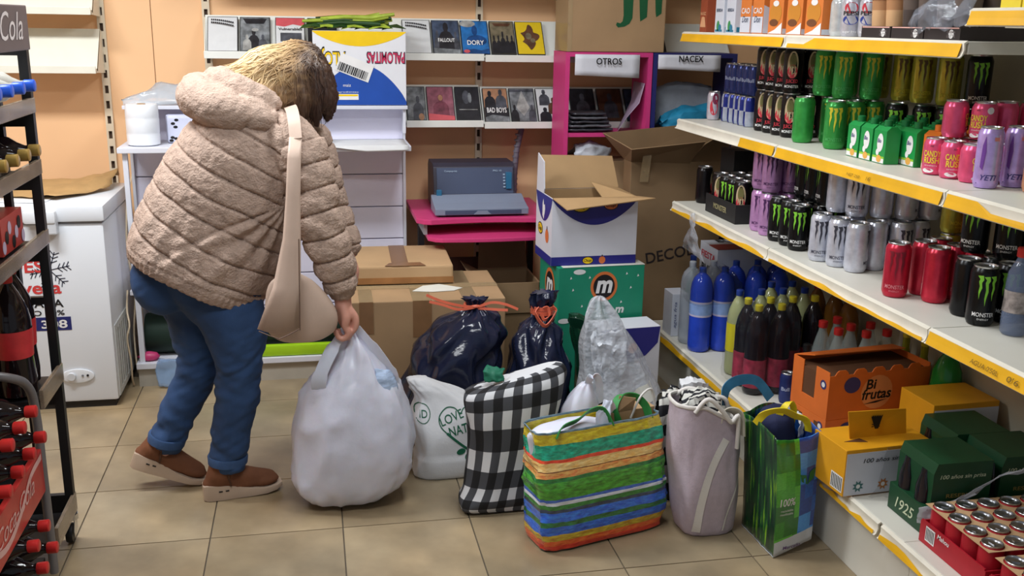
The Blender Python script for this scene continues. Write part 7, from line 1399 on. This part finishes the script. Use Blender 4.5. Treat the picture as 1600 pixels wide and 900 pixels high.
ball(mb, HEAD+Vector((-.07, -.01, .035)), (.12, .098, .085)); ball(mb, HEAD+Vector((-.14, -.01, .03)), (.105, .095, .055), rot=Euler((0, math.radians(-24), 0)).to_matrix())
chain(mb, [HEAD+Vector((-.10, -.05, .02)), HEAD+Vector((-.18, -.06, .01)), HEAD+Vector((-.26, -.05, -.005))], [.06, .045, .014]); chain(mb, [HEAD+Vector((-.08, -.07, -.02)), HEAD+Vector((-.17, -.10, -.04)), HEAD+Vector((-.24, -.11, -.035))], [.05, .035, .010])
for y, dx, ln in ((-.088, .0, .13), (-.075, .04, .135), (-.055, -.035, .11), (-.08, -.06, .08), (.07, .02, .12), (.085, -.02, .12), (-.05, .075, .12), (.0, .085, .12), (.05, .075, .12)): chain(mb, [HEAD+Vector((dx*.8, y*.9, .04)), HEAD+Vector((dx+.008, y*1.08, -.05)), HEAD+Vector((dx+.012, y*1.02, -ln))], [.040, .034, .008])
co, no, fs = remesh(mb, .0048, 6)
cr = np.array(HEAD+Vector((.05, -.02, .10))); rel = co-cr; ang = np.arctan2(rel[:, 1]*1.0, rel[:, 0]); ang2 = np.arctan2(rel[:, 2], rel[:, 0]); st_ = np.array([noise.noise(Vector((a_*26, b__*9+q*2, q*5))) for a_, b__, q in zip(ang, ang2, np.linalg.norm(rel, axis=1))]); st2 = np.array([noise.noise(Vector((b__*30, a_*10, q*4+7))) for a_, b__, q in zip(ang, ang2, np.linalg.norm(rel, axis=1))])
co += no*(st_*.0045+st2*.0045)[:, None]
hair = from_np(co, fs, 'hair', m_hair, person, BASE, 80)
bvh = BVHTree.FromPolygons([Vector(p) for p in co], fs); mb = MB(); rnd = random.Random(5); crown = HEAD+Vector((.045, -.01, .115))
for k in range(620):
    y = (-1 if rnd.random() < .8 else 1)*rnd.uniform(.005, .11)
    if rnd.random() < .6:     # swept back towards the hood
        p0 = crown+Vector((rnd.uniform(-.08, .03), y*.6, rnd.uniform(-.03, .01))); p3 = HEAD+Vector((rnd.uniform(-.28, -.10), y*1.1, rnd.uniform(-.08, .07))); pts = [p0, p0.lerp(p3, .33)+Vector((0, y*.5, .035)), p0.lerp(p3, .68)+Vector((0, y*.4, .025)), p3]
    else:                     # hanging beside the face
        xx = rnd.uniform(-.09, .085); p0 = crown+Vector((rnd.uniform(-.05, .03), y*.5, -.01)); p3 = HEAD+Vector((xx, y*1.1, rnd.uniform(-.15, -.08))); pts = [p0, HEAD+Vector((xx*.9+.01, y*1.35, .06)), HEAD+Vector((xx+.012, y*1.35, -.03)), p3]
    off = rnd.uniform(-.0005, .0022); sp_ = []
    for i, q in enumerate(spline(pts, 5)):
        h = bvh.find_nearest(q); sp_.append(h[0]+h[1]*off if i < 13 else (h[0]+h[1]*off).lerp(q, (i-12)/8))
    mb.tube(loc_(BASE, sp_), [.0013]*5+[.0015]*6+[.0011]*4+[.0004], 4, cap=False)
mb.build('hair_strands', m_hair, person, smooth=80)
# --- her shoulder bag
m_lea = mat('leather_beige', (196, 172, 156), .5, var=.05, vscale=14, bump=.05, bscale=90); m_stitch = mat('stitch_brown', (96, 74, 62), .7)
L = (-.04, 3.10, .60); t = thing('shoulder_bag', 'beige leather shoulder bag hanging at the person\'s hip', 'handbag', L)
R = [(.600, -.045, 3.13, .03, .02, 2), (.606, -.045, 3.13, .07, .03, 2), (.635, -.045, 3.13, .105, .036, 2.2), (.69, -.05, 3.125, .112, .036, 2.4), (.75, -.06, 3.12, .095, .030, 2.4), (.80, -.07, 3.115, .065, .02, 2.2), (.825, -.075, 3.11, .035, .010, 2)]
rows = shift(sack_rows(R, 48, 28, lambda u, v: .006*N(*per(u, 1.2), v*3)), L); mb = MB().grid(rows, cu=True); close_rows(mb, rows, True, True); mb.build('bag_body', m_lea, t, smooth=60)
pl = [(-.180, 3.045, .672), (-.118, 3.040, .655), (-.085, 3.042, .655), (-.052, 3.045, .672), (-.045, 3.06, .80), (-.040, 3.075, .95), (-.036, 3.085, 1.08), (-.030, 3.10, 1.19), (-.025, 3.125, 1.25), (-.062, 3.125, 1.252), (-.070, 3.10, 1.19), (-.078, 3.085, 1.08), (-.092, 3.075, .95), (-.128, 3.06, .80)]
left = [0, 13, 12, 11, 10, 9]; right = [3, 4, 5, 6, 7, 8]
rows = [[Vector(pl[a]).lerp(Vector(pl[b]), k/6)+Vector((0, -.012*math.sin(math.pi*k/6)*(1-i/5), -.014*math.sin(math.pi*k/6) if i == 0 else 0)) for k in range(7)] for i, (a, b) in enumerate(zip(left, right))]
MB().grid(shift(rows, L)).build('strap_panel', m_lea, t, smooth=60, solid=.006, offset=0)
MB().strap(loc_(L, spline([(-.043, 3.122, 1.248), (-.046, 3.155, 1.295), (-.052, 3.205, 1.325), (-.06, 3.27, 1.33), (-.055, 3.32, 1.29)])), (1, 0, .3), .038, .005).build('shoulder_strap', m_lea, t, smooth=60)
for a, b in (((-.052, 3.034, .665), (-.045, 3.058, .95)), ((-.176, 3.033, .668), (-.115, 3.024, .643)), ((-.115, 3.024, .643), (-.056, 3.033, .668))): MB().tube(loc_(L, [a, Vector(a).lerp(Vector(b), .5)+Vector((0, -.004, 0)), b]), .0018, 5).build('seam', m_stitch, t)
# ================================================================ DRINKS RACK AT THE LEFT EDGE
m_rk = mat('rack_black', (26, 26, 28), .45, var=.1); m_acr = mat('acrylic_lip', (150, 132, 112), .12, var=.35, vscale=9, alpha=.72, spec=.9); m_hdr = mat('header_grey', (104, 94, 98), .45, var=.12, vscale=4); m_gt = mat('tube_grey', (118, 116, 118), .4, .2)
t = thing('drinks_rack', 'black wheeled drinks rack with a grey script header', 'rack', (-.95, 2.65, 0)); L = Vector(t.location)
def RB(nm, m, *b, bevel=0, par=None):
    mb = MB().box(*b); mb.v = [tuple(Vector(p)-L) for p in mb.v]; return mb.build(nm, m, par or t, bevel=bevel)
y0, y1 = 2.15, 3.065
for y in (y1-.025, y0):
    RB('post', m_rk, -.785, -.760, y, y+.025, .09, 1.62); RB('post', m_rk, -.862, -.842, y, y+.025, .09, 1.5); RB('post', m_rk, -1.16, -1.135, y, y+.025, .09, 1.62)
    for z, h in ((1.49, .03), (1.295, .045), (1.115, .05), (.905, .055), (.775, .022), (.46, .085), (.075, .085)): RB('cross_bar', m_rk, -1.135, -.785, y+.003, y+.022, z, z+h)
RB('side_panel', mat('panel_smoke', (96, 98, 96), .4), -1.13, -.90, y1-.014, y1-.010, .55, 1.29)
for z in (1.345, 1.172, .968): 
    RB('shelf_board', m_rk, -1.135, -.772, y0+.025, y1-.026, z-.016, z)
    RB('clear_lip', m_acr, -.768, -.757, y0, y1-.0, z-.012, z+.030, bevel=.002)
RB('shelf_board', m_rk, -1.135, -.772, 2.83, y1-.026, .535, .552); RB('clear_lip', m_acr, -.768, -.757, 2.825, y1, .53, .586, bevel=.002)
RB('shelf_board', m_rk, -1.135, -.772, 2.83, y1-.026, .088, .104); RB('clear_lip', m_acr, -.768, -.757, 2.825, y1, .10, .160, bevel=.002)
RB('shelf_board', m_rk, -1.135, -.790, y0+.025, 2.785, .405, .425); RB('shelf_board', m_rk, -1.135, -.790, y0+.025, 2.785, .075, .092)
hd = RB('header_board', m_hdr, -.783, -.757, y0, y1+.01, 1.505, 1.625, bevel=.004)
mb = MB(); put_text(mb, 'Coca-Cola', frame(Vector((-.7565, 2.76, 1.535))-L, (0, 1, 0), (0, 0, 1)), .075, .50, 0, .0, .35); mb.build('lettering', mat('script_white', (226, 222, 224), .4), hd)
sg = RB('sign_panel', mat('sign_red', (186, 50, 46), .3, var=.12), -.786, -.770, y0+.02, 2.795, .295, .425, bevel=.003)
mb = MB(); rib = spline([(y0+.05, .40, 0), (2.40, .33, 0), (2.55, .35, 0), (2.66, .40, 0), (2.78, .41, 0)], 6)
for a, b in zip(rib, rib[1:]): put_poly(mb, [(a.x, a.y-.012), (b.x, b.y-.012), (b.x, b.y+.006), (a.x, a.y+.006)], frame(Vector((-.7695, 0, 0))-L, (0, 1, 0), (0, 0, 1)))
put_text(mb, 'Coca-Cola', frame(Vector((-.7695, 2.52, .345))-L, (0, 1, 0), (0, 0, 1)), .05, .34, 0, 0, .35); mb.build('lettering', mat('script_pink', (222, 176, 172), .4), sg)
MB().tube(loc_(L, spline([(-1.05, 2.62, .70), (-.90, 2.66, .695), (-.81, 2.70, .672), (-.778, 2.765, .62), (-.775, 2.800, .52), (-.775, 2.803, .36), (-.775, 2.806, .2), (-.775, 2.806, .03)])), .0125, 10).build('tube_frame', m_gt, t, smooth=60)
for x, y in ((-.775, y1-.012), (-1.145, y1-.012), (-.775, y0+.012), (-1.145, y0+.012)):
    c = MB().lathe([(.011, .075), (.011, .092), (.020, .092), (.020, .074), (.012, .07)], 12, Matrix.Translation(Vector((x, y, 0))-L)).build('caster_stem', m_alu, t, smooth=40)
    MB().lathe([(.012, -.010), (.030, -.010), (.032, 0), (.030, .010), (.012, .010)], 18, Matrix.Translation(Vector((x-.004, y-.012, .0325))-L) @ Matrix.Rotation(math.pi/2, 4, 'Y')).build('wheel', m_rk, c, smooth=40)
    MB().prism([(-.026, .02), (.012, .036), (.018, .07), (-.018, .074), (-.034, .045)], -.016, -.0135, Matrix.Translation(Vector((x, y, 0))-L) @ Matrix(((0, 0, 1, 0), (1, 0, 0, 0), (0, 1, 0, 0), (0, 0, 0, 1)))).build('fork', m_alu, c); MB().prism([(-.026, .02), (.012, .036), (.018, .07), (-.018, .074), (-.034, .045)], .0095, .012, Matrix.Translation(Vector((x, y, 0))-L) @ Matrix(((0, 0, 1, 0), (1, 0, 0, 0), (0, 1, 0, 0), (0, 0, 0, 1)))).build('fork', m_alu, c)
# bottles: built upright with the cap on top, laid with the cap to the aisle
PC = [(.036, 0), (.050, .01), (.0525, .04), (.052, .17), (.049, .20), (.039, .244), (.024, .265), (.0145, .285), (.0145, .298)]
m_cola = mat('cola_dark', (26, 18, 20), .08, var=0); m_clr = mat('soda_clear', (206, 206, 198), .1, var=.08, vscale=12, alpha=.6); m_gold = mat('cap_gold', (176, 144, 76), .35, .4); m_rlab = mat('label_red', (196, 52, 56), .4, var=.2, vscale=22)
LAY = (0, math.radians(88), 0)
def lay(key, y, z, label, glass, cap, grp, lab=None, x=-.745):
    bottle(key, x-.31, y, z-.001, label, grp, PC, glass, cap, (.0165, .022), lab, LAY)
for i, y in enumerate((2.985, 2.875, 2.765, 2.66, 2.555)): lay('clear_lay', y, 1.4015, f'clear soda bottle lying with its blue cap out, {ORD[i]} from the rack end', m_clr, mat('cap_sky', (36, 92, 216), .35), 'blue capped bottles in the rack')
for i, y in enumerate((2.965, 2.86, 2.75, 2.645, 2.54)): lay('gold_lay', y, 1.2275, f'dark bottle lying with its gold cap out, {ORD[i]} from the rack end', m_cola, m_gold, 'gold capped bottles in the rack')
lab3 = [(.06, .15, m_rlab)]
for i, (y, z) in enumerate(((2.715, .4805), (2.605, .4805), (2.495, .4805), (2.385, .4805), (2.66, .577), (2.55, .577), (2.44, .577))): lay('cola_lay', y, z, f"red capped cola bottle lying above the red sign, {ORD[i % 4]} in its {'lower' if i < 4 else 'upper'} row", m_cola, m_cap_r, 'red capped bottles over the sign', lab3)
for i, (y, z) in enumerate(((2.715, .1475), (2.605, .1475), (2.495, .1475), (2.66, .244), (2.55, .244))): lay('cola_lay', y, z, f"red capped cola bottle lying at the rack foot, {ORD[i % 3]} in its {'bottom' if i < 3 else 'second'} row", m_cola, m_cap_r, 'red capped bottles at the foot', lab3)
PT = [(.036, 0), (.050, .01), (.052, .05), (.048, .11), (.052, .18), (.052, .22), (.045, .26), (.028, .30), (.015, .325), (.015, .335)]
for i, (x, y) in enumerate(((-.835, 2.882), (-.852, 2.985), (-.945, 2.882), (-.962, 2.985))): bottle('cola_up', x, y, .553, 'tall cola bottle with red label '+['nearest the aisle', 'by the rack end', 'behind the aisle one', 'in the far corner of the rack'][i], 'standing cola bottles', PT, m_cola, m_cap_r, (.0165, .022), [(.12, .20, m_rlab)])
t = carton('drink_multipack', 'red carton multipack on the rack\'s third shelf', 'carton', -.93, 2.80, .973, .12, .21, .10, mat('pack_red', (190, 66, 58), .4, var=.05), deco=lambda t, sx, sy, h: part_print(t, 'flower_print', [mat('print_lilacs', (206, 190, 214), .5), K_], lambda mb: [put_poly(mb, ell(-.09+.03*k, .022+.022*(k % 3), .016, .018), frame((sx+.0004, sy/2, 0), (0, 1, 0), (0, 0, 1)), k % 2, .0004+.0002*k) for k in range(7)]))
